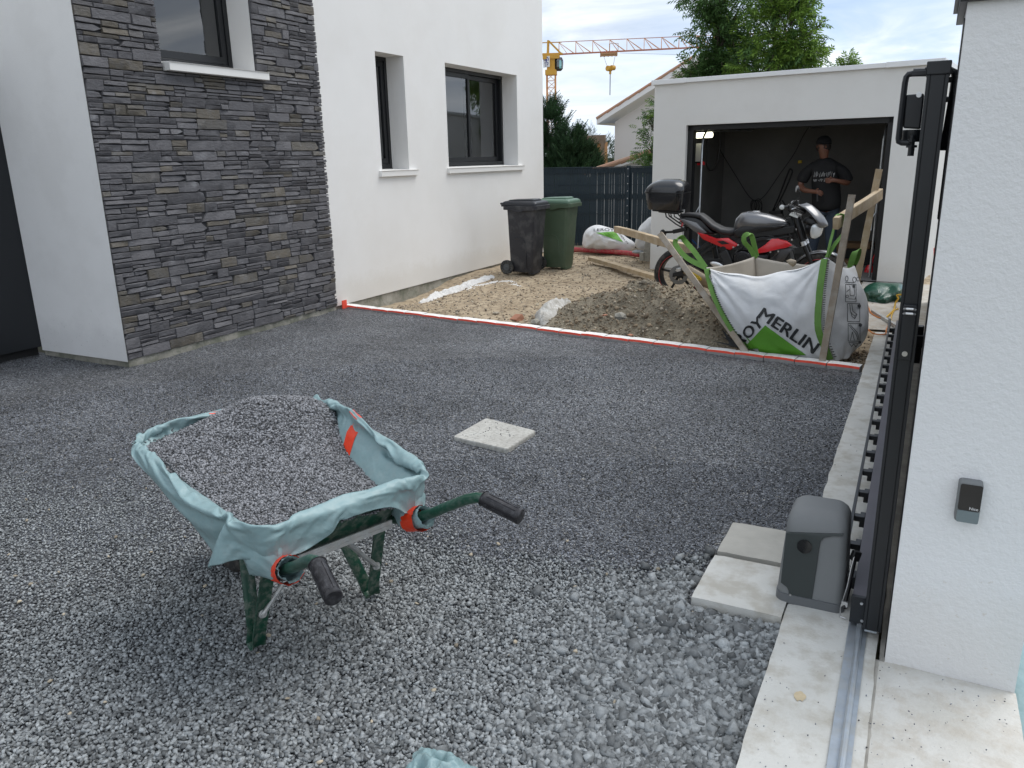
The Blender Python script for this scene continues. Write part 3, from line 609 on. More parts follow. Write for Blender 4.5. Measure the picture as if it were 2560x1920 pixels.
def reveal(mb, x0, x1, h, m=0):
    a, b, c, d = h
    mb.add([(x0, a, c), (x1, a, c), (x1, a, d), (x0, a, d)], [(3, 2, 1, 0)], m); mb.add([(x0, b, c), (x1, b, c), (x1, b, d), (x0, b, d)], [(0, 1, 2, 3)], m)
    mb.add([(x0, a, d), (x1, a, d), (x1, b, d), (x0, b, d)], [(0, 1, 2, 3)], m); mb.add([(x0, a, c), (x1, a, c), (x1, b, c), (x0, b, c)], [(3, 2, 1, 0)], m)
reveal(mb, HX, HX-.34, WN); reveal(mb, HX, HX-.34, WW); reveal(mb, HX+.015, HX-.34, WS)
mb.add([(HX, 12.775, 0), (-16, 12.775, 0), (-16, 12.775, H), (HX, 12.775, H)], [(0, 1, 2, 3)])
# the side face towards the camera
mb.add([(-5.902, 4.290, 0.0), (-7.060, 4.290, 0.0), (-7.060, 4.290, H), (-5.902, 4.290, H)], [(3, 2, 1, 0)])
mb.add([(-5.902, 4.290, 0.0), (-5.902, 4.290, H), (HX+.015, 4.300, H), (HX+.015, 4.300, 0.0)], [(3, 2, 1, 0)])
mb.add([(HX+.015, 7.05, 0), (HX, 7.05, 0), (HX, 7.05, H), (HX+.015, 7.05, H)], [(0, 1, 2, 3)])
mb.add([(-16, 12.775, H), (-16, -3, H), (-7.06, -3, H), (-7.06, 4.29, H), (-5.902, 4.29, H), (HX, 12.775, H)], [(0, 1, 2, 3, 4, 5)])
obj('wall', mb, m_wall, house, smooth=0)
mb = MB(); mb.grid(lambda u, v: (-5.9025-1.1575*u, 4.2885, .004+(H-.004)*v), 6, 12); obj('side_wall', mb, M('brightened_side_render', (.91, .905, .895), .92, splash=(.45, .45, .46), var=.02, vs=1.2, bump=.0016, bs=170, bdet=3, spec=.25, dirt=(.70, .69, .67), dscale=2.0, damt=.2), house, smooth=0)  # paler copy of the wall render, with bounced light put into its colour
# dim rooms behind the glass
mb = MB()
def room(mb, x0, x1, y0, y1, z0, z1):
    mb.add([(x1, y0, z0), (x1, y1, z0), (x1, y1, z1), (x1, y0, z1)], [(0, 1, 2, 3)])
    mb.add([(x0, y0, z0), (x1, y0, z0), (x1, y0, z1), (x0, y0, z1)], [(0, 1, 2, 3)]); mb.add([(x0, y1, z0), (x1, y1, z0), (x1, y1, z1), (x0, y1, z1)], [(3, 2, 1, 0)])
    mb.add([(x0, y0, z1), (x1, y0, z1), (x1, y1, z1), (x0, y1, z1)], [(0, 1, 2, 3)]); mb.add([(x0, y0, z0), (x1, y0, z0), (x1, y1, z0), (x0, y1, z0)], [(3, 2, 1, 0)])
for y0, y1, z0, z1 in ((7.9, 9.1, .3, 2.9), (9.3, 12.5, .3, 2.9), (4.5, 6.9, 2.2, 4.4)): room(mb, HX-.345, HX-3.6, y0, y1, z0, z1)
obj('room', mb, m_room, house, smooth=0)
# concrete plinth under the render, uneven footing on the stone side
mb = MB(); nn = 90
for x, y0, y1, th in ((-5.957, 7.05, 12.79, .012), (-5.915, 4.30, 7.05, .012)):
    rows = []
    for i in range(nn+1):
        y = y0+(y1-y0)*i/nn; rows.append([(x+.010*vnoise(y, 0, 7, 2)+(.02 if z < -.1 else 0)*abs(vnoise(y, 3, 4)), y, z) for z in (-.30, -.12, -.06, .022)])
    mb.loft(rows, caps=False, ring_closed=False)
rows = [[(-5.91-1.14*i/30, 4.302-.012*abs(vnoise(i*.2, 1, 3)), z) for z in (-.3, -.05, .022)] for i in range(31)]; mb.loft(rows, caps=False, ring_closed=False)
obj('plinth', mb, m_plinth, house, smooth=0)
def sill(y0, y1, z, x0, x1, th=.085):
    mb = MB(); pr = [(x1, z), (x0, z-.012), (x0, z-.012-th*.86), (x1, z-th)]
    pr = [(x1, z+.002), (x0+.012, z-.014), (x0, z-.022), (x0, z-th), (x1, z-th)]
    mb.loft([[(a, y, b) for a, b in pr] for y in (y0, y1)]); return mb
for y0, y1, z, xo in ((8.062, 8.865, 1.502, -5.898), (9.628, 11.962, 1.502, -5.898), (5.07, 6.248, 2.465, -5.835)):
    obj('window_sill', sill(y0, y1, z, xo, HX-.25), m_sill, house, smooth=0, bevel=.004)
def window(h, x, panes, sw=.06):
    a, b, c, d = h; c = c+.02
    fr = MB(); fw = .050
    for p in (((x, a, c), (x-.07, a+fw, d)), ((x, b-fw, c), (x-.07, b, d)), ((x, a+fw, d-fw), (x-.07, b-fw, d)), ((x, a+fw, c), (x-.07, b-fw, c+fw))): fr.box(*p)
    fr.box((x+.012, a, c-.022), (x-.08, b, c-.001))
    f = obj('window', fr, m_frame, house, bevel=.003)
    for i, (p0, p1, dx) in enumerate(panes):
        s = MB(); z0, z1 = c+fw+.002, d-fw-.002; xx = x-.012-dx
        for p in (((xx, p0, z0), (xx-.04, p0+sw, z1)), ((xx, p1-sw, z0), (xx-.04, p1, z1)), ((xx, p0+sw, z1-sw), (xx-.04, p1-sw, z1)), ((xx, p0+sw, z0), (xx-.04, p1-sw, z0+sw*1.15))): s.box(*p)
        obj('sash', s, m_frame, f, bevel=.003)
        g = MB(); g.add([(xx-.02, p0+sw-.004, z0+sw-.004), (xx-.02, p1-sw+.004, z0+sw-.004), (xx-.02, p1-sw+.004, z1-sw+.004), (xx-.02, p0+sw-.004, z1-sw+.004)], [(0, 1, 2, 3)])
        obj('pane', g, m_glass, f, smooth=0)
    return f
window(WW, -6.20, [(9.732, 10.80, 0), (10.73, 11.76, .045)]); window(WN, -6.20, [(8.182, 8.66, 0)]); window(WS, -6.20, [(5.082, 6.098, 0)])
mb = MB(); mb.box((-6.72, 10.20, 1.5), (-6.6, 10.62, 1.80)); obj('appliance', mb, m_dark, house, bevel=.01)
mb = MB(); mb.box((-6.235, 11.15, 1.55), (-6.245, 11.42, 2.82)); 
# entrance / garage door leaf, dark, with a shadow gap below
mb = MB(); mb.box((-7.065, -3, .035), (-7.105, 4.45, 2.45)); dd_ = obj('garage_door', mb, m_door, house, bevel=.003)
mb = MB(); mb.add([(-7.062, -3, 2.452), (-7.062, 4.45, 2.452), (-7.062, 4.45, H), (-7.062, -3, H)], [(0, 1, 2, 3)]); obj('wall', mb, m_wall, house, smooth=0)
mb = MB(); mb.add([(-7.13, -3, -.1), (-7.13, 4.29, -.1), (-7.13, 4.29, .6), (-7.13, -3, .6)], [(0, 1, 2, 3)]); obj('door_gap_shade', mb, m_dark, house, smooth=0)  # dark sheet behind the leaf, standing in for the shadow under the door

# ---- dry-laid slate cladding: every stone its own piece
def slate_mat():
    m = D.materials.new('slate_stone'); m.use_nodes = True; t = m.node_tree; L = t.links; b = t.nodes['Principled BSDF']; b.inputs['Roughness'].default_value = .72; b.inputs['Specular IOR Level'].default_value = .35
    tc = N(t, 'ShaderNodeTexCoord'); at = N(t, 'ShaderNodeAttribute', attribute_name='tone'); sp = N(t, 'ShaderNodeSeparateColor'); L.new(at.outputs['Color'], sp.inputs[0])
    base = ramp(t, sp.outputs[0], [(0.0, (.090, .088, .094)), (.35, (.110, .107, .114)), (.70, (.130, .127, .134)), (.78, (.120, .111, .096)), (1.0, (.130, .114, .090))])
    def nz(s, d, st=(1, 1, 1), r=.6):
        mp = N(t, 'ShaderNodeMapping'); mp.inputs['Scale'].default_value = st; L.new(tc.outputs['Object'], mp.inputs[0]); n = N(t, 'ShaderNodeTexNoise'); n.inputs['Scale'].default_value = s; n.inputs['Detail'].default_value = d; n.inputs['Roughness'].default_value = r
        L.new(mp.outputs[0], n.inputs['Vector']); return n.outputs['Fac']
    c = mixc(t, ramp(t, nz(14, 6), [(.40, 0.0), (.72, .45)]), base, (.155, .155, .165))
    c = mixc(t, ramp(t, nz(5, 8, (1, 1, 1.6), .7), [(.58, 0.0), (.78, .5)]), c, (.30, .31, .33))
    c = mixc(t, ramp(t, nz(70, 2), [(.70, 0.0), (.76, .6)]), c, (.42, .42, .42))
    # lime run left by the masons low in the middle
    g = N(t, 'ShaderNodeSeparateXYZ'); L.new(tc.outputs['Object'], g.inputs[0])
    L.new(c, b.inputs['Base Color'])
    bn = N(t, 'ShaderNodeBump'); bn.inputs['Distance'].default_value = .010; h = mth(t, 'ADD', nz(22, 7, (1, 1, 2.2)), mth(t, 'MULTIPLY', nz(90, 4), .35)); L.new(h, bn.inputs['Height']); L.new(bn.outputs[0], b.inputs['Normal'])
    return m
m_slate = slate_mat(); m_joint = M('cladding_backing', (.055, .055, .060), .95, var=.3, vs=20)
clad = MB(); wall_holes(clad, lambda u, v: (HX+.018, u, v), [4.292, 7.046], [0.0, H], [(5.055, 6.152, 2.44, 3.95)]); clad_o = obj('stone_cladding', clad, m_joint, house, smooth=0)
Y0, Y1 = 4.30, 7.062; rnd = random.Random(21); rects = []
z = .012
while z < 4.0:
    bh = rnd.choice([.082, .088, .092, .096]); y = Y0-rnd.uniform(0, .1)
    while y < Y1:
        k = rnd.random(); wl = rnd.uniform(.14, .30) if k < .55 else (rnd.uniform(.30, .44) if k < .85 else rnd.uniform(.08, .14))
        y2 = min(y+wl, Y1); 
        if Y1-y2 < .05: y2 = Y1
        r = rnd.random(); a = max(y, Y0)
        if r < .27 and y2-a > .05: rects.append((a, y2, z, z+bh, 1))
        else:
            cuts = [z, z+bh*rnd.uniform(.36, .64), z+bh] if r < .88 else [z, z+bh*rnd.uniform(.24, .36), z+bh*rnd.uniform(.56, .72), z+bh]
            for c0, c1 in zip(cuts[:-1], cuts[1:]):
                if y2-a > .24 and rnd.random() < .6: mid = a+(y2-a)*rnd.uniform(.3, .7); rects.append((a, mid, c0, c1, 0)); rects.append((mid, y2, c0, c1, 0))
                elif y2-a > .02: rects.append((a, y2, c0, c1, 0))
        y = y2
    z += bh
def stone_geo(y0, y1, z0, z1, r):
    g = .0013; y0 += g; y1 -= g; z0 += g*.8; z1 -= g*.8; w_, h_ = y1-y0, z1-z0; n = max(2, int(w_/.055)); j = min(.006, h_*.13)
    ch = r.random(); bot = [(y0+w_*i/n, z0+r.uniform(-.2, 1)*j*.6) for i in range(n+1)]; top = [(y0+w_*i/n, z1-r.uniform(-.2, 1)*j*.8) for i in range(n, -1, -1)]
    if ch < .10 and w_ > .12: top[0] = (top[0][0]-w_*r.uniform(.05, .2), top[0][1]-h_*.12); bot[-1] = (y1, z0+h_*r.uniform(.2, .5))
    elif ch < .20 and w_ > .12: top[-1] = (top[-1][0]+w_*r.uniform(.04, .16), top[-1][1]-h_*.05)
    P_ = bot+top; cy = (y0+y1)/2; cz = (z0+z1)/2; e = HX+.018; f = HX+r.uniform(.035, .044); tl = r.uniform(-.006, .006); tz = r.uniform(-.005, .005)
    ins = min(.0045, h_*.12); vs = [(e, a, b) for a, b in P_]
    vs += [(f-.007+r.uniform(-.003, .002), a, b) for a, b in P_]
    def sh(a, b):
        return (a+(ins if a < cy-w_*.3 else (-ins if a > cy+w_*.3 else 0)), b+(ins if b < cz else -ins))
    vs += [(f+tl*((a-cy)/w_)*2+tz*((b-cz)/h_)*2+r.uniform(-.0028, .0028),)+sh(a, b) for a, b in P_]
    k = len(P_); fs = []
    for q in (0, 1): fs += [(q*k+i, q*k+(i+1) % k, (q+1)*k+(i+1) % k, (q+1)*k+i) for i in range(k)]
    for i in range(n): fs.append((2*k+i, 2*k+i+1, 2*k+k-2-i, 2*k+k-1-i))
    return vs, fs
def clip_ok(a, b, c, d): return not (b > 5.04 and a < 6.165 and d > 2.385)
out = []
for a, b, c, d, big in rects:
    if d <= 2.375 or b <= 5.05 or a >= 6.15: out.append((a, b, c, d, big)); continue
    if c < 2.375 < d: out.append((a, b, c, 2.375, big)) if 2.375-c > .02 else None
    elif c < 2.375: pass
    if a < 5.05 < b: out.append((a, 5.05, max(c, 2.375) if c < 2.375 < d else c, d, big)) if 5.05-a > .025 else None
    if a < 6.155 < b: out.append((6.155, b, max(c, 2.375) if c < 2.375 < d else c, d, big)) if b-6.155 > .025 else None
rects = [q for q in out if q]
def shown(q):
    a, b, c, d, _ = q; p = Vector((HX+.04, (a+b)/2, (c+d)/2))-CAM; z_ = p.dot(FWD); v = -p.dot(UPV)/z_*FOC; u = p.dot(RGT)/z_*FOC
    return ((b-a)*(d-c)/z_**3) if v > -985 and u > -1300 else -1
order = sorted(rects, key=lambda q: -shown(q)); rest = MB(); rest_t = []
def tone_attr(me, cols):
    a = me.color_attributes.new('tone', 'FLOAT_COLOR', 'POINT'); a.data.foreach_set('color', np.repeat(np.array(cols, dtype=np.float32)[:, None], 4, 1).ravel())
for i, q in enumerate(order):
    a, b, c, d, big = q; vs, fs = stone_geo(a, b, c, d, rnd); t_ = rnd.random()**(.8 if big else 1.9)
    if i < 300:
        mb = MB(); mb.add(vs, fs); o = obj('stone', mb, m_slate, clad_o, smooth=38); tone_attr(o.data, [t_]*len(mb.v))
    else: rest.add(vs, fs); rest_t += [t_]*len(vs)
o = obj('small_stones', rest, m_slate, clad_o, smooth=38, kind='stuff'); tone_attr(o.data, rest_t)
m_lime = M('lime_smear', (.46, .47, .50), .95, var=.4, vs=30)

# ================= garage =================
GA = R(-7.65); GU = Vector((math.cos(GA), math.sin(GA), 0)); GN = Vector((-math.sin(GA), math.cos(GA), 0)); G0 = Vector((-.468, 10.98, 0))
def G(u, d, z): return G0+GU*u+GN*d+Vector((0, 0, z))
m_gwall = M('garage_render', (.735, .73, .71), .92, splash=(.45, .38, .28), var=.04, vs=1.4, bump=.0015, bs=150, bdet=3, spec=.25, dirt=(.60, .58, .54), dscale=1.5, damt=.2)
m_coping = M('white_coping', (.82, .83, .84), .35, var=.03, vs=4, spec=.5)
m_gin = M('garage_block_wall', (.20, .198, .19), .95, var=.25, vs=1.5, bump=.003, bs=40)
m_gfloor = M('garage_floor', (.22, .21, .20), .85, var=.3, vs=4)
gar = thing('garage', 'flat roofed white rendered garage with its door open on a dark interior', 'garage', tuple(G0))
mb = MB(); UL, UR, ZT = -3.13, .452, 2.545
wall_holes(mb, lambda u, v: G(u, 0, v), [UL, UR], [-.12, ZT], [(-2.64, 0.0, -.02, 1.992)])
for a, b, c, d in (((-2.64, -.12), (-2.64, 1.992), .20, 0), ((0.0, -.12), (0.0, 1.992), .20, 0)):
    mb.add([G(a[0], 0, -.12), G(a[0], c, -.12), G(a[0], c, 1.992), G(a[0], 0, 1.992)], [(0, 1, 2, 3)])
mb.add([G(-2.64, 0, 1.992), G(0, 0, 1.992), G(0, .2, 1.992), G(-2.64, .2, 1.992)], [(0, 1, 2, 3)])
for u in (UL, UR): mb.add([G(u, 0, -.2), G(u, 6.2, -.2), G(u, 6.2, ZT), G(u, 0, ZT)], [(0, 1, 2, 3)])
mb.add([G(UL, 6.2, -.2), G(UR, 6.2, -.2), G(UR, 6.2, ZT), G(UL, 6.2, ZT)], [(0, 1, 2, 3)])
obj('wall', mb, m_gwall, gar, smooth=0)
mb = MB(); a_, b_ = -3.02, .34
mb.add([G(a_, .2, 0), G(a_, 2.55, 0), G(a_, 2.55, 2.3), G(a_, .2, 2.3)], [(0, 1, 2, 3)]); mb.add([G(b_, .2, 0), G(b_, 2.55, 0), G(b_, 2.55, 2.3), G(b_, .2, 2.3)], [(0, 1, 2, 3)])
mb.add([G(a_, 2.55, 0), G(b_, 2.55, 0), G(b_, 2.55, 2.3), G(a_, 2.55, 2.3)], [(0, 1, 2, 3)]); mb.add([G(a_, .2, 2.3), G(b_, .2, 2.3), G(b_, 2.55, 2.3), G(a_, 2.55, 2.3)], [(0, 1, 2, 3)])
mb.add([G(a_, .2, 0), G(-2.64, .2, 0), G(-2.64, .2, 2.3), G(a_, .2, 2.3)], [(0, 1, 2, 3)]); mb.add([G(0, .2, 0), G(b_, .2, 0), G(b_, .2, 2.3), G(0, .2, 2.3)], [(0, 1, 2, 3)]); mb.add([G(-2.64, .2, 1.992), G(0, .2, 1.992), G(0, .2, 2.3), G(-2.64, .2, 2.3)], [(0, 1, 2, 3)])
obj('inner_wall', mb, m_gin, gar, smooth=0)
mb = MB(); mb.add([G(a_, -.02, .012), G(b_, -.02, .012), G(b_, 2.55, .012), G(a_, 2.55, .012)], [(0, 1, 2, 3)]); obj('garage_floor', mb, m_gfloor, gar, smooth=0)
mb = MB(); mb.add([G(UL+.02, .02, ZT-.02), G(UR-.02, .02, ZT-.02), G(UR-.02, 6.18, ZT-.02), G(UL+.02, 6.18, ZT-.02)], [(0, 1, 2, 3)]); obj('roof', mb, m_gwall, gar, smooth=0)
# metal coping with overlapping joints
for u0, u1, zt, dd in ((UL-.035, -2.66, 2.607, .045), (-2.68, -.12, 2.603, .038), (-.14, UR+.035, 2.607, .045)):
    mb = MB(); mb.beam(G((u0+u1)/2, .11, 2.575)-GU*(u1-u0)/2, G((u0+u1)/2, .11, 2.575)+GU*(u1-u0)/2, .22+dd*2, (zt-2.575)*2); obj('coping', mb, m_coping, gar, bevel=.004)
for u in (UL, UR):
    mb = MB(); s_ = -1 if u == UL else 1; mb.beam(G(u-s_*.09, .29, 2.574), G(u-s_*.09, 6.2, 2.574), .26, .062); obj('coping', mb, m_coping, gar, bevel=.004)
# black door frame, raised door, guide rails
m_blk = M('black_steel', (.007, .007, .008), .5, var=.2, vs=10); m_rail = M('zinc_rail', (.5, .52, .53), .4, .8, var=.2, vs=9)
mb = MB()
for u0, u1 in ((-2.638, -2.56), (-.07, -.002)): mb.beam(G((u0+u1)/2, .12, 0), G((u0+u1)/2, .12, 1.99), u1-u0, .12, up=GN)
mb.beam(G(-2.64, .12, 1.955), G(0, .12, 1.955), .12, .07); obj('door_frame', mb, m_blk, gar, bevel=.003)
mb = MB()
for i in range(4): mb.beam(G(-2.56, .42+.52*i, 2.05-.012*i), G(-.07, .42+.52*i, 2.05-.012*i), .50, .04)
obj('raised_door', mb, m_blk, gar, bevel=.004)
mb = MB(); c = G(-.95, .22, 1.90); mb.tube([c+GU*-.07+Vector((0, 0, .05)), c+GU*-.07, c+GU*.07, c+GU*.07+Vector((0, 0, .05))], .010, 8); obj('door_handle', mb, m_blk, gar)
for u in (-2.50, -.135):
    mb = MB(); mb.tube([G(u, .26, 0.02), G(u, .26, 1.72), G(u, .30, 1.84), G(u, .40, 1.92), G(u, 2.4, 1.96)], .015, 6); obj('guide_rail', mb, m_rail, gar)
mb = MB(); mb.tube([G(-2.5, .25, .88), G(-2.535, .22, .80), G(-2.54, .21, .62)], .008, 6); obj('roller_arm', mb, m_rail, gar)
mb = MB(); mb.tube([G(-.135, .25, .85), G(-.17, .22, .78), G(-.165, .2, .62)], .008, 6); obj('roller_arm', mb, m_rail, gar)

# ================= back fence =================
m_fence = M('anthracite_fence', (.008, .024, .037), .5, var=.2, vs=8, spec=.45)
fence = thing('back_fence', 'dark blue grey mesh fence filled with thin vertical slats behind the bins', 'fence', (-5.4, 14.1, 0))
FX0, FXP, FX1 = -6.62, -4.86, -3.50; FZ0, FZ1 = -.10, 1.415
sl = D.meshes.new('slat'); mb = MB(); mb.box((-.0226, -.0015, 0), (.0226, .0015, 1.0)); sl.from_pydata(mb.v, [], mb.f); sl.materials.append(m_fence)
def fpan(x0, x1):
    n = int((x1-x0)/.0475)
    for z0, z1 in ((FZ0+.02, .84), (.94, 1.30)):
        pass
    for i in range(n):
        o = D.objects.new('slat', sl); COL.objects.link(o); o.parent = fence; o.location = (x0+(i+.5)*(x1-x0)/n+random.uniform(-.003, .003)+5.4, random.uniform(-.003, .003), FZ0+.02); o.scale = (1, 1, FZ1-FZ0-.05); o.rotation_euler = (0, 0, random.uniform(-.12, .12))
    for z0 in (FZ0+.1, .30, .58, .84, .94, 1.10, 1.30, FZ1-.02):
        mb = MB(); mb.tube([(x0, 14.085, z0), (x1, 14.085, z0)], .0045, 6); obj('wire', mb, m_fence, fence)
    mb = MB()
    for z0, z1 in ((.855, .925), (1.315, 1.395)):
        k = int((x1-x0)/.05)
        for i in range(k+1): mb.beam((x0+(x1-x0)*i/k, 14.078, z0), (x0+(x1-x0)*i/k, 14.068, z1), .006, .006)
        mb.box((x0, 14.088, z0-.005), (x1, 14.096, z1+.005))
    obj('fold', mb, m_fence, fence, smooth=0)
fpan(FX0, FXP-.03); fpan(FXP+.03, FX1)
for xp in (FXP, FX1+.03, FX0-.03):
    mb = MB(); mb.box((xp-.03, 14.06, FZ0-.05), (xp+.03, 14.12, FZ1+.02)); po = obj('post', mb, m_fence, fence, bevel=.003)
    if xp == FXP:
        mb = MB()
        for i in range(11): mb.lathe([(.009, 0), (.008, .006)], (xp, 14.06, 1.38-i*.13), (0, -1, 0), 8)
        obj('clip', mb, M('clip_steel', (.7, .7, .7), .4, .5), po)
mb = MB(); mb.box((FX0, 14.075, FZ1-.012), (FX1, 14.11, FZ1+.006)); obj('top_rail', mb, m_fence, fence)

# ================= things beyond the fence =================
m_nwall = M('neighbour_render', (.62, .60, .58), .92, var=.05, vs=.8); m_tile = M('canal_tile', (.48, .25, .16), .9, var=.4, vs=3, col2=(.36, .26, .19), island=.35)
m_soff = M('white_fascia', (.78, .78, .78), .6)
nb = thing('neighbour_house', 'pale grey neighbour house with a sloping tiled roof rising behind the garage', 'house', (-10, 30, -1.7))
mb = MB(); a = (-10.93, 30.0); 
mb.add([(-10.93, 30, -1.7), (-7.5, 30, -1.7), (-7.5, 30, 4.69), (-10.93, 30, 2.86)], [(0, 1, 2, 3)]); mb.add([(-10.93, 30, -1.7), (-10.93, 36, -1.7), (-10.93, 36, 2.86), (-10.93, 30, 2.86)], [(3, 2, 1, 0)])
obj('wall', mb, m_nwall, nb, smooth=0)
e0 = Vector((-11.50, 29.55, 2.97)); e1 = Vector((-7.5, 29.55, 5.093)); dr = (e1-e0).normalized()
mb = MB(); mb.add([e0, e1, e1+Vector((0, 6.6, 0)), e0+Vector((0, 6.6, 0)), e0-Vector((0, 0, .20)), e1-Vector((0, 0, .20)), e1+Vector((0, 6.6, -.20)), e0+Vector((0, 6.6, -.20))], [(0, 1, 2, 3), (4, 7, 6, 5), (0, 4, 5, 1), (0, 3, 7, 4), (3, 2, 6, 7)])
mb.add([(-11.48, 29.6, 2.80), (-10.93, 29.6, 2.80), (-10.93, 36, 2.80), (-11.48, 36, 2.80)], [(0, 1, 2, 3)])
rf = obj('roof', mb, m_soff, nb, smooth=0)
up_ = Vector((-dr.z, 0, dr.x))
for i in range(9):
    mb = MB(); p = e0+dr*(.46*i); mb.tube([p+up_*.02+Vector((0, .02, 0)), p+dr*.50+up_*.035+Vector((0, .02, 0))], [.062, .05], 8); mb.beam(p+up_*.03+Vector((0, 3.4, 0)), p+dr*.48+up_*.045+Vector((0, 3.4, 0)), 6.4, .03); obj('roof_tile', mb, m_tile, rf)
sh = thing('neighbour_shed', 'low white gable with a sloping tiled roof just over the back fence', 'shed', (-6, 18.2, -1))
mb = MB(); mb.add([(-7.25, 18.3, -1), (-3.5, 18.3, -1), (-3.5, 18.3, 2.15), (-7.25, 18.3, 1.13)], [(0, 1, 2, 3)]); obj('wall', mb, M('shed_render', (.72, .72, .72), .9, var=.05, vs=1), sh, smooth=0)
mb = MB(); s0 = Vector((-7.3, 18.05, 1.22)); s1 = Vector((-3.5, 18.05, 2.30)); dr = (s1-s0).normalized(); up_ = Vector((-dr.z, 0, dr.x))
mb.add([s0-up_*.09, s1-up_*.09, s1-up_*.01, s0-up_*.01, s0-up_*.09+Vector((0, 4, 0)), s1-up_*.09+Vector((0, 4, 0)), s1-up_*.01+Vector((0, 4, 0)), s0-up_*.01+Vector((0, 4, 0))], [(0, 1, 2, 3), (3, 2, 6, 7), (0, 4, 5, 1)])
rf = obj('roof', mb, m_soff, sh, smooth=0)
for i in range(17):
    mb = MB(); p = s0+dr*(.23*i); mb.tube([p+up_*.01, p+dr*.26+up_*.02], [.062, .052], 8); mb.beam(p+up_*.02+Vector((0, 2.1, 0)), p+dr*.25+up_*.035+Vector((0, 2.1, 0)), 4.1, .03); obj('roof_tile', mb, m_tile, rf)
# far low tiled roof, brick chimney breast with a timber pergola
mb = MB(); mb.box((-11.25, 29.0, -1.7), (-10.95, 29.3, 2.12)); 
pg = thing('pergola', 'brown timber pergola against an orange wall beside the neighbour house', 'pergola', (-11.1, 29.2, -1.7))
obj('panel', mb, M('orange_timber', (.50, .27, .12), .8, var=.2, vs=4), pg)
m_tw = M('old_timber', (.22, .16, .11), .8, var=.3, vs=5); mb = MB(); mb.beam((-11.75, 28.9, 2.22), (-10.9, 28.9, 2.22), .15, .30); mb.beam((-10.98, 28.85, 0), (-10.98, 28.85, 2.2), .1, .12); mb.beam((-11.55, 28.9, 1.98), (-10.98, 28.9, 1.35), .08, .1); obj('beam', mb, m_tw, pg)
fr = thing('far_roof', 'flat brown tiled roof showing as a thin line above the fence', 'roof', (-9.2, 24, -1.7))
mb = MB(); mb.beam((-10.2, 24, 1.30), (-7.9, 24, 1.30), 3, .10); mb.box((-10.1, 23, -1.7), (-8, 25, 1.25)); obj('roof_slab', mb, m_tile, fr)

# ================= tower crane =================
m_cy = M('crane_yellow', (.66, .36, .05), .6, var=.1, vs=.4); m_co = M('crane_orange', (.66, .31, .12), .6); m_cb = M('crane_blue', (.03, .04, .25), .5); m_cw = M('crane_white', (.8, .8, .8), .5); m_cg = glass_mat('cab_glass', (.4, .62, .6)); m_cd = M('crane_dark', (.06, .06, .07), .6)
cb = Vector((-66.0, 145.8, -2)); crane = thing('tower_crane', 'yellow and orange tower crane with its jib reaching right over the far roofs', 'crane', tuple(cb))
jd = Vector((.944, .33, .0105)).normalized(); jn = Vector((-jd.y, jd.x, 0)).normalized()
mb = MB(); w2 = .80; zt = 16.9
for sx in (-1, 1):
    for sy in (-1, 1): o = cb+jd*w2*sx+jn*w2*sy; mb.beam((o.x, o.y, -2), (o.x, o.y, zt), .17, .17)
nz_ = 15
for i in range(nz_):
    z0 = -2+i*(zt+2)/nz_; z1 = z0+(zt+2)/nz_
    for q, (a, b) in enumerate((((-1, -1), (1, -1)), ((1, -1), (1, 1)), ((1, 1), (-1, 1)), ((-1, 1), (-1, -1)))):
        pa = cb+jd*w2*a[0]+jn*w2*a[1]; pb = cb+jd*w2*b[0]+jn*w2*b[1]
        if i % 2: pa, pb = pb, pa
        mb.beam((pa.x, pa.y, z0), (pb.x, pb.y, z1), .085, .085); mb.beam((pa.x, pa.y, z0), (pb.x, pb.y, z0), .07, .07)
obj('mast', mb, m_co, crane, smooth=0)
J0 = Vector((cb.x, cb.y, 20.2)); mb = MB(); mr = MB()
def J(s, h, l=0): return J0+jd*s+Vector((0, 0, h))+jn*l
nbay = 14; bl = 3.15; JH = 2.05
mr.beam(J(1, 0, .6), J(nbay*bl+1, 0, .6), .13, .13); mr.beam(J(1, 0, -.6), J(nbay*bl+1, 0, -.6), .13, .13); mr.beam(J(0, JH+.1), J(nbay*bl+1, JH-.2), .11, .11)
for i in range(nbay):
    s = 1.5+i*bl
    for l in (-.6, .6):
        mb.beam(J(s, JH), J(s, 0, l), .10, .10); mb.beam(J(s, JH), J(s+bl*.92, 0, l), .08, .08); mb.beam(J(s, JH), J(s+bl*.5, 0, l), .06, .06)
    mb.beam(J(s, 0, -.6), J(s, 0, .6), .06, .06)
obj('jib', mb, m_co, crane, smooth=0); obj('jib_chord', mr, M('crane_chord_red', (.50, .20, .13), .6), crane, smooth=0)
mb = MB()
for l in (-.55, .55):
    mb.beam(J(-.6, 0, l), J(-.5, 2.5, l*.5), .3, .3); mb.beam(J(-.4, 2.4, l*.5), J(1.9, .1, l), .28, .28); mb.beam(J(-9, .25, l), J(2.2, .05, l), .28, .3); mb.beam(J(-9, 2.3, l*.3), J(2, 2.1, l*.3), .12, .12)
mb.beam(J(-1.5, -.45), J(1.6, -.45), 1.9, .7); obj('tower_head', mb, m_cy, crane, smooth=0)
mb = MB(); mb.beam((cb.x, cb.y, 16.6), (cb.x, cb.y, 17.5), 2.1, 2.1, up=jn); mb.beam((cb.x, cb.y, 17.5), (cb.x, cb.y, 19.6), 1.5, 1.5, up=jn); obj('slewing_ring', mb, m_cy, crane, smooth=0)
cabc = J(1.55, -1.75, -.3); mb = MB(); mb.lathe([(.35, -1.15), (.72, -.8), (.80, 0), (.78, .7), (.5, 1.1)], cabc, (0, 0, 1), 10); cab_ = obj('cab', mb, m_cg, crane)
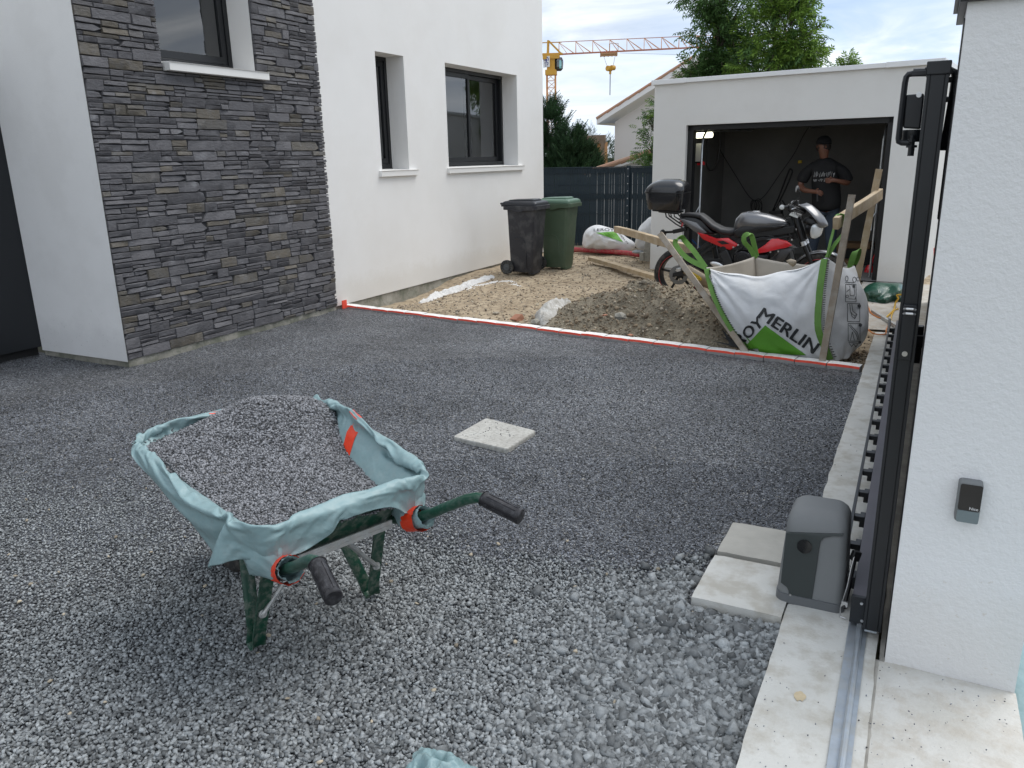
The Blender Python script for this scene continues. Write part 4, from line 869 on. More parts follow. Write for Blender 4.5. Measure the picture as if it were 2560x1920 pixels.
mb = MB(); mb.lathe([(.37, -1.2), (.75, -.82)], cabc, (0, 0, 1), 10); mb.lathe([(.7, .78), (.55, 1.15), (.2, 1.2)], cabc, (0, 0, 1), 10); mb.beam(cabc+jd*-.6+Vector((0, 0, -1)), cabc+jd*-.6+Vector((0, 0, 1)), .3, 1.2, up=jd); obj('cab_frame', mb, m_cd, cab_)
# round sign: blue arrow over TP
f_ = Vector((-.42, -.907, 0)).normalized(); sx_ = Vector((.907, -.42, 0)).normalized(); sc_ = Vector((cb.x, cb.y, 18.9))+f_*1.15
mb = MB(); mb.beam(sc_-Vector((0, 0, .95)), sc_+Vector((0, 0, .95)), 1.8, .06, up=f_); sg = obj('sign', mb, m_cw, crane, smooth=0)
mb = MB(); q = sc_+f_*.06; zz_ = Vector((0, 0, 1))
def poly(mb, pts, o, off=.0): mb.add([o+sx_*a+zz_*b for a, b in pts], [tuple(range(len(pts)))])
arc = [(.78*math.cos(a), .15+.75*math.sin(a)) for a in np.linspace(0, math.pi, 9)]; arci = [(.60*math.cos(a), .15+.57*math.sin(a)) for a in np.linspace(0, math.pi, 9)]
for i in range(8): mb.add([q+sx_*arc[i][0]+zz_*arc[i][1], q+sx_*arc[i+1][0]+zz_*arc[i+1][1], q+sx_*arci[i+1][0]+zz_*arci[i+1][1], q+sx_*arci[i][0]+zz_*arci[i][1]], [(0, 1, 2, 3)])
poly(mb, [(-.42, .22), (0, .62), (.42, .22), (.14, .22), (.14, -.05), (-.14, -.05), (-.14, .22)], q)
vs_, fs_ = text_mesh('TP', 1.15, .02); mb.add([q+sx_*(v.x-.62)+zz_*(v.y-.88) for v in vs_], fs_); obj('lettering', mb, m_cb, sg, smooth=0)
# trolley, ropes and hook block
mb = MB(); ts = 10.9
mb.beam(J(ts-1.6, -.35), J(ts+1.5, -.35), 1.5, .25); mb.beam(J(ts-1.6, -.65, -.5), J(ts+1.5, -.65, -.5), .25, .35)
for q_ in (-1.6, -.9, -.2, .5, 1.3): mb.beam(J(ts+q_, .1, -.5), J(ts+q_, -.9, -.5), .16, .16)
for q_ in (0, 1.6): mb.beam(J(ts+q_, 0, -.7), J(ts+q_, 1.3, -.7), .08, .08)
mb.beam(J(ts, 1.3, -.7), J(ts+1.6, 1.3, -.7), .07, .07); obj('trolley', mb, M('trolley_brown', (.42, .24, .12), .7), crane, smooth=0)
mb = MB(); hk = J(ts+.2, -2.9)
for q_ in (-1.1, 1.1): mb.beam(J(ts+q_, -.6), hk+jd*q_*.4, .05, .05)
mb.beam(hk, hk+Vector((0, 0, -4.7)), .12, .12); mb.beam(J(ts+2, -.3), J(ts+13, -1.1), .04, .04); mb.beam(J(ts+13, -1.1), J(ts+28, -.5), .04, .04)
obj('hoist_rope', mb, m_cd, crane, smooth=0)
mb = MB(); mb.lathe([(.5, -.5), (.5, .5)], hk-jd*.2, f_, 12); mb.lathe([(.45, -.4), (.45, .4)], hk+jd*.45+Vector((0, 0, .1)), f_, 12); mb.beam(hk+Vector((0, 0, -.4)), hk+Vector((0, 0, -1)), .4, .3); obj('hook_block', mb, m_cy, crane, smooth=0)
# ================= vegetation =================
def leaf_mat(name, col, var, transl=.42, rough=.55):
    return M(name, col, rough, island=var, transl=transl, spec=.3, var=.25, vs=1.2)
def crown_mesh(name, tmpl_v, tmpl_f, pos, dirs, size, mat, parent, roll=True, midx=None):
    n = len(pos); k = len(tmpl_v); d = dirs/np.linalg.norm(dirs, axis=1)[:, None]
    up = rng.normal(size=(n, 3))*.45+np.array([0, 0, 1.0]); s = np.cross(d, up); s /= np.linalg.norm(s, axis=1)[:, None]; u = np.cross(s, d)
    Mx = np.stack([s, d, u], 2)*size[:, None, None]; v = np.einsum('nij,kj->nki', Mx, tmpl_v)+pos[:, None]
    f = tmpl_f[None]+(np.arange(n)*k)[:, None, None]
    return npmesh(name, v.reshape(-1, 3), f.reshape(-1, tmpl_f.shape[1]), mat, parent, midx=midx)
# compound leaf of an ash: a drooping stalk with paired pointed leaflets (each a folded diamond)
def compound(npair=4, droop=.22):
    V, F = [], []
    def leaflet(o, d, l, w_):
        o = np.array(o); d = np.array(d)/np.linalg.norm(d); s = np.cross(d, [0, 0, 1.0]); s /= np.linalg.norm(s)+1e-6; b = len(V)
        V.extend([o, o+d*l*.45+s*w_+[0, 0, .02*l], o+d*l+[0, 0, -.25*l], o+d*l*.45-s*w_+[0, 0, .02*l]]); F.append((b, b+1, b+2, b+3))
    for i in range(npair):
        y = .22+.62*i/(npair-1); z = -droop*y*y
        for sg in (-1, 1): leaflet((0, y, z), (sg*.85, .55, -.15), .36*(1-.12*abs(i-1.5)), .055)
    leaflet((0, .86, -droop*.74), (0, 1, -.4), .34, .06)
    b = len(V); V.extend([np.array((-.008, 0, 0)), np.array((.008, 0, 0)), np.array((.006, .9, -droop*.8)), np.array((-.006, .9, -droop*.8))]); F.append((b, b+1, b+2, b+3))
    return np.array(V), np.array(F)
CV, CF = compound()
m_bark = M('grey_bark', (.10, .085, .065), .95, var=.3, vs=12, bump=.01, bs=30)
m_ash = leaf_mat('ash_leaf', (.11, .21, .065), .5); m_ash2 = leaf_mat('young_ash_leaf', (.18, .30, .05), .42)
def limb(mb, p, d, l, r, depth, tips, rd):
    pts = [Vector(p)]; dirv = Vector(d).normalized(); n = 4
    for i in range(n):
        dirv = (dirv+Vector((rd.uniform(-.16, .16), rd.uniform(-.16, .16), rd.uniform(-.02, .14)))).normalized(); pts.append(pts[-1]+dirv*l/n)
    mb.tube(pts, [r*(1-.55*i/n) for i in range(n+1)], 6 if depth > 1 else 4)
    tips.append((pts[-1], dirv))
    if depth > 1: tips.append((pts[3], dirv))
    if depth > 0:
        for i in range(2, n+1):
            for q in range(rd.choice((1, 2))):
                a = rd.uniform(0, 6.28); el = rd.uniform(.2, .9); nd = (dirv*.8+Vector((math.cos(a), math.sin(a), el*.6))).normalized()
                limb(mb, pts[i], nd, l*rd.uniform(.5, .72), r*.45, depth-1, tips, rd)
def ash(name, label, base, trunk_h, blobs, nleaf, mats, seed, lsize=.30, frac=.0, group=None):
    rd = random.Random(seed); t = thing(name, label, 'tree', base, group=group); mb = MB(); tips = []
    b = Vector(base); pts = [b, b+Vector((.05, 0, trunk_h*.5)), b+Vector((.0, .05, trunk_h))]; top = max(c[2]+c[3] for c in blobs)
    mb.tube([b, b+Vector((.04, 0, trunk_h*.4)), b+Vector((-.03, .02, trunk_h)), b+Vector((.02, 0, (trunk_h+top)/2)), b+Vector((0, 0, top-.5-b.z+b.z))], [.14, .12, .09, .05, .015], 8)
    for cx, cy, cz, r in blobs:
        for q in range(3):
            st = b+Vector((0, 0, min(max(trunk_h*.6, cz-b.z-1.4*r), cz-b.z))); e = Vector((cx, cy, cz))+Vector((rd.uniform(-.4, .4), rd.uniform(-.4, .4), rd.uniform(-.3, .5)))*r
            limb(mb, st, (e-st), (e-st).length, .035, 1, tips, rd)
    obj('trunk', mb, m_bark, t)
    P_, Dr = [], []; per = nleaf//len(blobs)
    for cx, cy, cz, r in blobs:
        # shoots: leaves sit in whorls round branchlets, leaving gaps between
        ns = max(6, per//11)
        for q in range(ns):
            dv = np.array([rd.gauss(0, 1), rd.gauss(0, 1), rd.gauss(0, 1)]); dv /= np.linalg.norm(dv); rr = r*(rd.uniform(.25, 1)**.55); c = np.array([cx, cy, cz])+dv*rr*np.array([1, 1, 1.05])
            for k in range(11):
                w_ = np.array([rd.gauss(0, 1), rd.gauss(0, 1), rd.gauss(.25, .8)]); w_ /= np.linalg.norm(w_); dr = w_*.9+dv*.7; P_.append(c+w_*.05+dv*rd.uniform(-.12, .12)); Dr.append(dr)
    P_ = np.array(P_); Dr = np.array(Dr); k = len(CF); sel = (rng.uniform(size=len(P_)) < frac).astype(int)
    crown_mesh('crown', CV, CF, P_, Dr, rng.uniform(.75, 1.2, len(P_))*lsize, mats, t, midx=np.repeat(sel, k)); return t
ash('ash_tree', 'tall dark green ash tree rising behind the garage roof beside the crane jib', (-4.55, 19.0, -1.7), 3.2,
    [(-4.95, 19, 3.2, .42), (-4.66, 19.1, 4.15, .56), (-4.70, 18.8, 5.0, .55), (-4.35, 19.2, 3.5, .55), (-4.15, 19.1, 4.5, .55), (-4.45, 19, 5.6, .6), (-3.9, 19, 3.4, .5), (-4.6, 19, 6.4, .8), (-4.5, 19, 2.8, .7)], 2900, [m_ash, m_ash2], 3, .29, .10)
ash('young_ash_tree', 'brighter yellow green ash tree crowding the right side of the dark one', (-3.2, 18.2, -1.7), 3.0,
    [(-3.35, 18.1, 3.4, .55), (-3.0, 18.2, 4.1, .62), (-2.75, 18.3, 3.35, .42), (-3.3, 18.1, 4.8, .6), (-2.85, 18.1, 4.6, .36), (-2.62, 18.1, 3.65, .36), (-3.0, 18.2, 5.5, .65), (-3.1, 18, 2.7, .6)], 2600, [m_ash, m_ash2], 9, .27, .72)
ash('tree_tip', 'small pale green treetop poking up alone over the right end of the garage roof', (-1.86, 19.0, -1.7), 3.6, [(-1.87, 19, 3.16, .15), (-1.84, 19, 3.28, .10)], 90, [m_ash2, m_ash2], 5, .22, 1)
ash('garden_shrub', 'leafy green shrub squeezed between the garage corner and the neighbour house', (-5.05, 16.4, -.6), .9, [(-5.12, 16.4, 2.15, .26), (-5.15, 16.4, 1.75, .24), (-5.2, 16.4, 1.35, .24), (-4.95, 16.4, 2.4, .2)], 420, [m_ash, m_ash2], 8, .19, .3)

# conifers: drooping sprays of flat scale foliage
SV, SF = [], []
for i in range(5):
    y = .15+.17*i
    for sg in (-1, 1):
        b = len(SV); SV += [(0, y, 0), (sg*.20*(1-.13*i), y+.24, -.03), (sg*.05, y+.15, .03)]; SF.append((b, b+1, b+2))
b = len(SV); SV += [(-.03, 0, 0), (.03, 0, 0), (0, 1.05, -.02)]; SF.append((b, b+1, b+2)); SV = np.array(SV, float); SF = np.array(SF)
m_con = M('conifer_spray', (.034, .078, .032), .7, island=.55, var=.3, vs=1.5, spec=.25, transl=.12)
def conifer(base, h, rad, n, seed, label, lean=0.0):
    t = thing('cypress_tree', label, 'tree', base, group='cypress trees behind the back fence'); r_ = np.random.default_rng(seed)
    mb = MB(); b = Vector(base); mb.tube([b, b+Vector((0, 0, h*.95))], [.12, .01], 7); obj('trunk', mb, m_bark, t)
    nb_ = n//26; hh = 1-r_.uniform(0, 1, nb_)**.62*.98; P_, Dd = [], []
    for q in range(nb_):
        a = r_.uniform(0, 6.283); f = 1-hh[q]; L_ = rad*(f**.72)*r_.uniform(.7, 1.12)+.06; z0 = base[2]+h*hh[q]-.30*L_
        o = np.array([base[0], base[1], z0]); dv = np.array([math.cos(a), math.sin(a), .55])
        for k in range(26):
            s = r_.uniform(.15, 1)**.6; p = o+dv*L_*s+np.array([0, 0, .22*L_*s*s]); P_.append(p+r_.normal(0, .05, 3)); Dd.append(dv*.7+r_.normal(0, .32, 3)+np.array([0, 0, .65]))
    P_ = np.array(P_); crown_mesh('crown', SV, SF, P_, np.array(Dd), r_.uniform(.20, .36, len(P_)), m_con, t)
conifer((-9.15, 20, -1.7), 4.72, 1.30, 14000, 1, 'tall dark cypress right beside the corner of the house', )
conifer((-8.40, 19.8, -1.7), 4.02, 1.05, 9500, 2, 'shorter dark cypress with two ragged tips right of the tall one')
conifer((-8.02, 20.2, -1.7), 3.45, .7, 5200, 5, 'lowest dark cypress at the right end of the row')
# far hedge-like trees
m_far = M('far_leaves', (.045, .075, .035), .8, island=.5, var=.3, vs=.5)
def far_tree(cx, cy, cz, rx, rz, n, seed, label):
    t = thing('distant_tree', label, 'tree', (cx, cy, -1.7), group='distant trees in the gap'); r_ = np.random.default_rng(seed)
    mb = MB(); mb.tube([(cx, cy, -1.7), (cx, cy, cz)], [.25, .08], 6); obj('trunk', mb, m_bark, t)
    d = r_.normal(size=(n, 3)); d /= np.linalg.norm(d, axis=1)[:, None]; s = r_.uniform(.5, 1, n)**.4; lump = 1+.22*np.sin(d[:, 0]*5+seed)*np.cos(d[:, 2]*6+seed)
    P_ = np.array([cx, cy, cz])+d*(s*lump)[:, None]*np.array([rx, rx, rz]); crown_mesh('crown', SV, SF, P_, d+r_.normal(0, .5, (n, 3)), r_.uniform(.35, .7, n)*rx*.45, m_far, t)
for a in ((-22.2, 55, 1.6, 1.3, 1.9, 900, 1, 'slim distant tree just right of the cypresses'), (-20.4, 54, 1.2, 1.7, 1.3, 1100, 2, 'rounded distant tree left of the timber pergola'), (-19.0, 50, 1.9, 1.1, .9, 700, 3, 'olive toned distant treetop above the timber pergola'), (-26, 62, 1.2, 2.2, 1.8, 900, 4, 'broad distant tree mostly hidden by the cypresses'), (-17.4, 50, .9, 1.6, 1.2, 800, 6, 'low distant tree behind the orange timber wall')): far_tree(*a)
# ================= wheelbarrow =================
m_pl = M('teal_plastic_sheet', (.27, .40, .415), .42, var=.06, vs=9, bump=.0045, bs=20, bdet=2, crease=1.1, spec=.5, transl=.12, dirt=(.33, .42, .42), dscale=30, damt=.3)
m_tape = M('orange_tape', (.82, .055, .015), .38, var=.1, vs=30, bump=.0012, bs=70, spec=.5)
m_grn = M('dark_green_paint', (.006, .062, .035), .38, var=.3, vs=20, dirt=(.33, .31, .27), dscale=40, damt=.32, spec=.5)
m_grnc = M('green_handle_paint', (.007, .062, .036), .30, var=.2, vs=20, spec=.55, dirt=(.2, .22, .2), dscale=50, damt=.25)
m_grip = M('black_rubber_grip', (.012, .011, .014), .45, var=.3, vs=60, dirt=(.12, .12, .13), dscale=60, damt=.3)
m_strut = M('dusty_zinc', (.55, .56, .55), .5, .55, var=.3, vs=30, dirt=(.45, .43, .40), dscale=30, damt=.7)
m_tyre = M('rubber_tyre', (.02, .02, .02), .8, var=.3, vs=30, dirt=(.16, .14, .12), dscale=20, damt=.4)
BO = Vector((-1.80, 1.91, 0)); BF = Vector((-.942, .335, 0)); BR = Vector((.335, .942, 0))
def B(a, b, z): return BO+BF*a+BR*b+Vector((0, 0, z))
bar = thing('wheelbarrow', 'green wheelbarrow wrapped in a crumpled teal plastic sheet held by orange tape', 'wheelbarrow', tuple(B(.08, .03, -.05)))
def sheet(j, t, off=0.0):
    """point of the sheet: j round the rim, t from -1 (down the inside) over the rim (0) to 1 (outer hem)"""
    a = (j % NR)/NR*NJC; i = int(a) % NJC; fa = a-int(a); i2 = (i+1) % NJC; k = max(q for q in range(KC-1) if TSC[q] <= t+1e-9); ft = (t-TSC[k])/(TSC[k+1]-TSC[k])
    p = (CLO[i, k]*(1-fa)+CLO[i2, k]*fa)*(1-ft)+(CLO[i, k+1]*(1-fa)+CLO[i2, k+1]*fa)*ft
    if off:
        e1 = Vector(CLO[i2, k]-CLO[i, k]); e2 = Vector(CLO[i, k+1]-CLO[i, k]); nn = e1.cross(e2).normalized(); o = Vector(nrm(int(j)))*(1 if t > 0 else -1)+Vector((0, 0, .6))
        if nn.dot(o) < 0: nn = -nn
        p = Vector(p)+nn*off
    return B(*p)
mb = MB(); mb.v = [tuple(B(*CLO[i, k])) for i in range(NJC) for k in range(KC)]; mb.f = [(i*KC+k, ((i+1) % NJC)*KC+k, ((i+1) % NJC)*KC+k+1, i*KC+k+1) for i in range(NJC) for k in range(KC-1)]; mb.m = [0]*len(mb.f)
sh_o = obj('plastic_sheet', mb, m_pl, bar, smooth=180)
u_ = sh_o.modifiers.new('smooth', 'SUBSURF'); u_.levels = 1; u_.render_levels = 2
so_ = sh_o.modifiers.new('thickness', 'SOLIDIFY'); so_.thickness = .0012; so_.offset = -1
def near(a, b): return min(range(NR), key=lambda j: (rim_at(j).x-a)**2+(rim_at(j).y-b)**2)
def band(j0, j1, t0, t1, off=.0022, n=12):
    m_ = MB(); k = 16; m_.loft([[sheet(j0+(j1-j0)*i/n if False else int(round(j0+(j1-j0)*i/n)), t0+(t1-t0)*q/k+.02*math.sin(i*1.7+q), off) for q in range(k+1)] for i in range(n+1)], caps=False, ring_closed=False); return m_
j = near(.235, .355); s_ = 1 if rim_at(j+3).x > rim_at(j).x else -1
mb = MB(); k = 22; mb.loft([[sheet(j+i, -.62+1.25*q/k, .0025) for q in range(k+1)] for i in range(-6, 7)], caps=False, ring_closed=False); obj('orange_tape', mb, m_tape, bar, smooth=180)
j = near(.60, -.04); mb = MB(); mb.loft([[sheet(j+i, -.30+.75*q/k, .0025) for q in range(k+1)] for i in range(-5, 6)], caps=False, ring_closed=False); obj('orange_tape', mb, m_tape, bar, smooth=180)
# sleeves of sheet gathered round the handles
m_taper = m_tape
for sg in (-1, 1):
    a0 = Vector((-.190, sg*.265, .470)); a1 = Vector((-.268, sg*.241, .412)); a2 = Vector((-.325, sg*.246, .432)); 
    path = [a0, Vector((-.218, sg*.262, .450)), Vector((-.245, sg*.252, .435)), a1, Vector((-.297, sg*.243, .421)), a2, Vector((-.338, sg*.249, .440)), Vector((-.345, sg*.251, .445))]
    rad = [.066, .068, .058, .042, .0335, .0330, .036, .034]; mb = MB(); rings = []
    for i, p in enumerate(path):
        d = (path[min(i+1, 7)]-path[max(i-1, 0)]).normalized(); u = Vector((0, 0, 1)); a = d.cross(u).normalized(); b = a.cross(d); K = 40; rg = []
        for k in range(K):
            th = 2*math.pi*k/K; cr = 1+(.20 if i not in (4, 5) else .05)*ridge(vnoise(math.cos(th)*2.2+i*.15, math.sin(th)*2.2, 1, 5+sg*3))*.8+.10*vnoise(math.cos(th)*6, math.sin(th)*6+i*.3, 1, 2)
            rg.append(B(*(p+(a*math.cos(th)*(1 if i > 2 else .85)+b*math.sin(th)*(1.0 if i > 1 else 1.15))*rad[i]*cr)))
        rings.append(rg)
    mb.loft(rings, caps=False); sl_ = obj('plastic_sleeve', mb, m_pl, bar, smooth=180)
    mb = MB(); rings = []
    for i in range(7):
        t = i/6; p = a1.lerp(a2, -.10+t*1.12); d = (a2-a1).normalized(); a = d.cross(Vector((0, 0, 1))).normalized(); b = a.cross(d)
        rings.append([B(*(p+(a*math.cos(2*math.pi*k/36)+b*math.sin(2*math.pi*k/36))*(.0425+.0035*vnoise(k*.9, i*1.3, 1, sg)+(.002 if i in (0, 6) else 0)))) for k in range(36)])
    mb.loft(rings, caps=False); obj('orange_tape', mb, m_tape, bar, smooth=180)
# tray, sticker
mb = MB(); bot = botp; rings = []
for q in (.20, .4, .6, .8, 1):
    rings.append([B(*((rimp[j]*1).lerp(bot(rimp[j]), q)+nrm(j)*.007)) for j in range(0, NR, 10)])
mb.loft(rings, caps=False); mb.add(rings[-1], [tuple(range(len(rings[-1])))]); obj('tray', mb, m_grn, bar, smooth=50)
mb = MB(); mb.beam(B(-.222, -.165, .395), B(-.222, .175, .395), .03, .012); mb.beam(B(-.232, -.175, .402), B(-.232, .185, .402), .006, .03); obj('tray_lip', mb, m_strut, bar, smooth=0)
m_lab = M('white_sticker', (.55, .55, .53), .6, var=.2, vs=30, dirt=(.2, .2, .2), dscale=40, damt=.5); m_ink = M('black_ink', (.02, .02, .02), .6)
def rearwall(b, z, off=.0): 
    q = (z-.392)/(.556-.392); return B(-.19-(.285-.19)*q-.010-off, b, z)
mb = MB(); st = [rearwall(-.170, .425, .004), rearwall(-.070, .445, .004), rearwall(-.070, .490, .004), rearwall(-.170, .480, .004)]; mb.add(st, [(0, 1, 2, 3)]); lb = obj('sticker', mb, m_lab, bar, smooth=0)
mb = MB()
for i in range(9):
    u = .06+.05*i; a = st[0].lerp(st[1], u); b = st[3].lerp(st[2], u); mb.beam(a.lerp(b, .12)-BF*.001, a.lerp(b, .42)-BF*.001, .0022 if i % 3 else .0035, .0008, up=BF)
for i in range(3): a = st[0].lerp(st[3], .6+.12*i); b = st[1].lerp(st[2], .6+.12*i); mb.beam(a.lerp(b, .1)-BF*.001, a.lerp(b, .8)-BF*.001, .0022, .0008, up=BF)
obj('barcode', mb, m_ink, lb, smooth=0)
# frame tubes with grips
for sg in (-1, 1):
    P_ = [(.70, sg*.055, .145), (.40, sg*.12, .300), (.10, sg*.195, .355), (-.15, sg*.228, .378), (-.27, sg*.239, .410), (-.38, sg*.255, .468), (-.46, sg*.268, .516), (-.525, sg*.280, .553), (-.570, sg*.289, .571), (-.60, sg*.295, .574), (-.64, sg*.305, .566)]
    mb = MB(); mb.tube([B(*p) for p in P_], .0175, 14); obj('handle', mb, m_grnc, bar)
    mb = MB(); g0_ = Vector((-.592, sg*.293, .574)); g1_ = Vector((-.725, sg*.327, .543)); 
    pr = [(0, .0245), (.02, .0265), (.03, .0235), (.5, .0235), (.9, .0235), (.93, .0250), (1.0, .0250), (1.02, .0225)]
    dr = (B(*g1_)-B(*g0_)); mb.lathe([(r_, dr.length*s) for s, r_ in pr], B(*g0_), dr.normalized(), 20); gp = obj('grip', mb, m_grip, bar, smooth=40)
    mb = MB()
    for k in range(10):
        a = 2*math.pi*k/10; ax = dr.normalized(); u = ax.orthogonal().normalized(); v = ax.cross(u); o_ = (u*math.cos(a)+v*math.sin(a))*.0235
        mb.beam(B(*g0_)+ax*.018+o_, B(*g0_)+ax*.128+o_, .0045, .003, up=o_.normalized())
    obj('grip_ribs', mb, m_grip, gp, smooth=0, kind='stuff')
# V legs of flat strap
for sg, bc in ((-1, -.208), (1, .275)):
    top0 = Vector((.20, sg*.165+.01, .345)); top1 = Vector((-.10, sg*.215+.01, .375)); ft = Vector((.083, bc, -.045))
    path = [top0, top0.lerp(ft, .5), top0.lerp(ft, .86), ft+Vector((.022, 0, .012)), ft+Vector((.004, 0, .0)), ft+Vector((-.016, 0, .012)), top1.lerp(ft, .86), top1.lerp(ft, .5), top1]
    mb = MB(); rings = []
    for i, p in enumerate(path):
        d = (path[min(i+1, 8)]-path[max(i-1, 0)]).normalized(); s = Vector((0, 1, 0)); u = d.cross(s).normalized(); w_ = .024; th = .0035; cr = .006
        rings.append([B(*(p+s*a+u*b)) for a, b in ((-w_, -th+cr), (-w_*.6, -th), (w_*.6, -th), (w_, -th+cr), (w_, th+cr), (w_*.6, th), (-w_*.6, th), (-w_, th+cr))])
    mb.loft(rings); lg = obj('leg', mb, m_grn, bar, smooth=50)
    j0_ = top1.lerp(ft, .60); j1_ = Vector((-.06, sg*.02+.01, .385))
    mb = MB(); mb.tube([B(*(j0_+Vector((-.012, 0, 0)))), B(*(j0_.lerp(j1_, .05)+Vector((-.014, 0, 0)))), B(*(j0_.lerp(j1_, .95)+Vector((-.01, 0, 0)))), B(*j1_)], [.014, .0125, .0125, .014], 8, flat=.7)
    mb.lathe([(.016, -.006), (.016, .004), (.009, .006), (.009, .014)], B(*(j0_+Vector((-.010, 0, 0)))), -BF, 10); obj('strut', mb, m_strut, bar)
# wheel
hub = Vector((.70, 0, .135)); mb = MB(); prof = [(.135, -.035), (.165, -.045), (.187, -.032), (.193, 0), (.187, .032), (.165, .045), (.135, .035)]
mb.lathe([(r_, h) for r_, h in prof]+[prof[0]], B(*hub), BR, 28, caps=False); wh = obj('wheel', mb, m_tyre, bar, smooth=50)
mb = MB(); mb.lathe([(.02, -.06), (.03, -.03), (.10, -.012), (.138, -.03), (.138, .03), (.10, .012), (.03, .03), (.02, .06)], B(*hub), BR, 20); obj('rim', mb, m_grn, wh)
# load of gravel
NL = 130
def load(a, b):
    z = .468+.055*smin(a, -.25, .15)+.090*smin(a, .05, .5)+.095*gss(a, .52, .17)*gss(b, .10, .27)-.02*smin(b, -.15, -.32)*smin(a, .2, .5)+.020*gss(a, .15, .22)*gss(b, -.08, .2)
    z -= .040*smin(b, .12, .34)*smin(a, .45, .15); z += .022*gss(b, -.30, .12); z += .020*gss(b, 0, .14)*gss(a, -.24, .1)
    return z+.006*vnoise(a*7, b*7, 1, 4)+.003*vnoise(a*22, b*22, 1, 9)
mb = MB(); ctr = Vector((.15, 0, 0)); rings = []
for q in np.linspace(0.02, 1, 26):
    rg = []
    for j in range(0, NR, 4):
        p = rimp[j]; n = nrm(j); e = p-n*.01
        for _ in range(3): lz = load(e.x, e.y); e = p.lerp(botp(p), min(1, max(.04, (p.z-lz)/(p.z-.39))))-n*.006
        a = .15+(e.x-.15)*q; b = e.y*q; rg.append(B(a, b, load(a, b)))
    rings.append(rg)
mb.loft(rings, caps=False); mb.add(rings[0], [tuple(range(len(rings[0])-1, -1, -1))])
m_load = gravel_mat('barrow_gravel', 110, (.018, .019, .022), (.50, .51, .54), .005)
lo = obj('gravel_load', mb, m_load, smooth=180, kind='stuff', label='heap of fine dark gravel filling the wheelbarrow tray', cat='gravel', org=tuple(B(.15, 0, .45)))
n = 30000; a = rng.uniform(-.32, .62, n); b = rng.uniform(-.40, .40, n)
def inside(a, b, m=.032): return (a > -.262+m*0) & (a < .575-.0*m) & (np.abs(b) < .318-m*.2+(a+.26)*.058-m*.5)
k = inside(a, b); a, b = a[k], b[k]; z = np.array([load(x, y) for x, y in zip(a, b)]); s = rng.uniform(.0032, .0058, len(a))
pos = np.array(BO)[None]+np.outer(a, np.array(BF))+np.outer(b, np.array(BR)); pos[:, 2] = z+s*.4
v1, f1 = stones(pos, s, OCT_V*1.2, OCT_F, tilt=1.2, jit=.3)
# crumbs resting on the sheet, thick over the front rim
Pc = []
for _ in range(5200):
    j = rng.integers(0, NR); p = rim_at(int(j)); fr = p.x > .40; rt = p.y > .25
    if fr: t = -rng.uniform(0, .9) if rng.uniform() < .88 else .06*rng.uniform()
    elif rt: t = -rng.uniform(.45, 1)**.6
    elif rng.uniform() < .1: t = -rng.uniform(.2, 1)
    else: continue
    q = sheet(int(j), t, .0035); Pc.append(tuple(q))
Pc = np.array(Pc); s = rng.uniform(.0022, .0042, len(Pc)); v2, f2 = stones(Pc, s, OCT_V*1.2, OCT_F, tilt=1.2, jit=.3)
npmesh('load_chips', np.concatenate([v1, v2]), np.concatenate([f1, f2+len(v1)]), M('load_chip', (.185, .188, .20), .55, island=.85, spec=.45), kind='stuff', label='loose chips over the gravel load and the sheet round it', cat='gravel')

# scraps of the same plastic on the ground
def scrap(name, label, c, rx, ry, h, seed, mat=m_pl, cat='plastic sheet', n=30, group=None):
    mb = MB()
    def f(u, v):
        a = (u-.5)*2; b = (v-.5)*2; x = a*rx*(1+.14*vnoise(b*2, a, 1, seed)); y = b*ry*(1+.14*vnoise(a*2, b, 1, seed+3))
        z = h*max(0, (1-abs(a)**2.4))*max(0, 1-abs(b)**2.4)*(.75+.45*ridge(vnoise(a*2.2+seed, b*1.5, 1, seed)))+.006*vnoise(a*7, b*7, 1, seed)
        return (c[0]+x, c[1]+y, c[2]+max(z, .001))
    mb.grid(f, n, n); return obj(name, mb, mat, label=label, cat=cat, smooth=180, org=c, group=group)
scrap('plastic_scrap', 'crumpled teal plastic peeping in at the bottom edge between the coarse stones', (-1.035, 1.50, -.055), .11, .085, .07, 4)
scrap('plastic_ground_sheet', 'teal plastic sheet on the ground right of the gate pillar with stones on it', (1.05, 2.1, -.06), .66, 1.5, .05, 12, n=50)
v, f = stones(np.array([[.47, 2.30, .03], [.52, 2.15, .02], [.60, 2.5, .03]]), np.array([.045, .03, .05])); 
mbs = [(.475, 2.32, .012, .040, 'rounded tan stone holding down the sheet by the pillar foot'), (.56, 2.08, .0, .026, 'smaller stone lying on the teal sheet by the frame edge')]
for x, y, z, s, lb_ in mbs:
    v, f = stones(np.array([[x, y, z]]), np.array([s])); npmesh('stone', v, f, m_odd, smooth=True, label=lb_, cat='stone', org=(x, y, z-.02))

# ================= gate pillar, gate, motor =================
m_pil = M('pillar_render', (.77, .77, .77), .9, splash=(.55, .50, .42), var=.02, vs=2, bump=.0042, bs=62, bdet=4, spec=.3)
pil = thing('gate_pillar', 'thick white roughcast gate pillar filling the right edge of the view', 'pillar', (.21, 2.7, 0))
mb = MB(); x0, x1, y0, y1 = .037, .400, 2.533, 2.95
def pf(u, v, zt=1.97): return None
mb.grid(lambda u, v: (x0+(x1-x0)*u, y0, -.02+1.99*v+(.006*vnoise(u*5, 0, 1, 4) if v == 0 else 0)), 6, 30); mb.grid(lambda u, v: (x0, y1+(y0-y1)*u, -.02+1.99*v), 4, 30); mb.grid(lambda u, v: (x1, y0+(y1-y0)*u, -.02+1.99*v), 4, 30); mb.grid(lambda u, v: (x1+(x0-x1)*u, y1, -.02+1.99*v), 4, 4)
obj('column', mb, m_pil, pil, smooth=0)
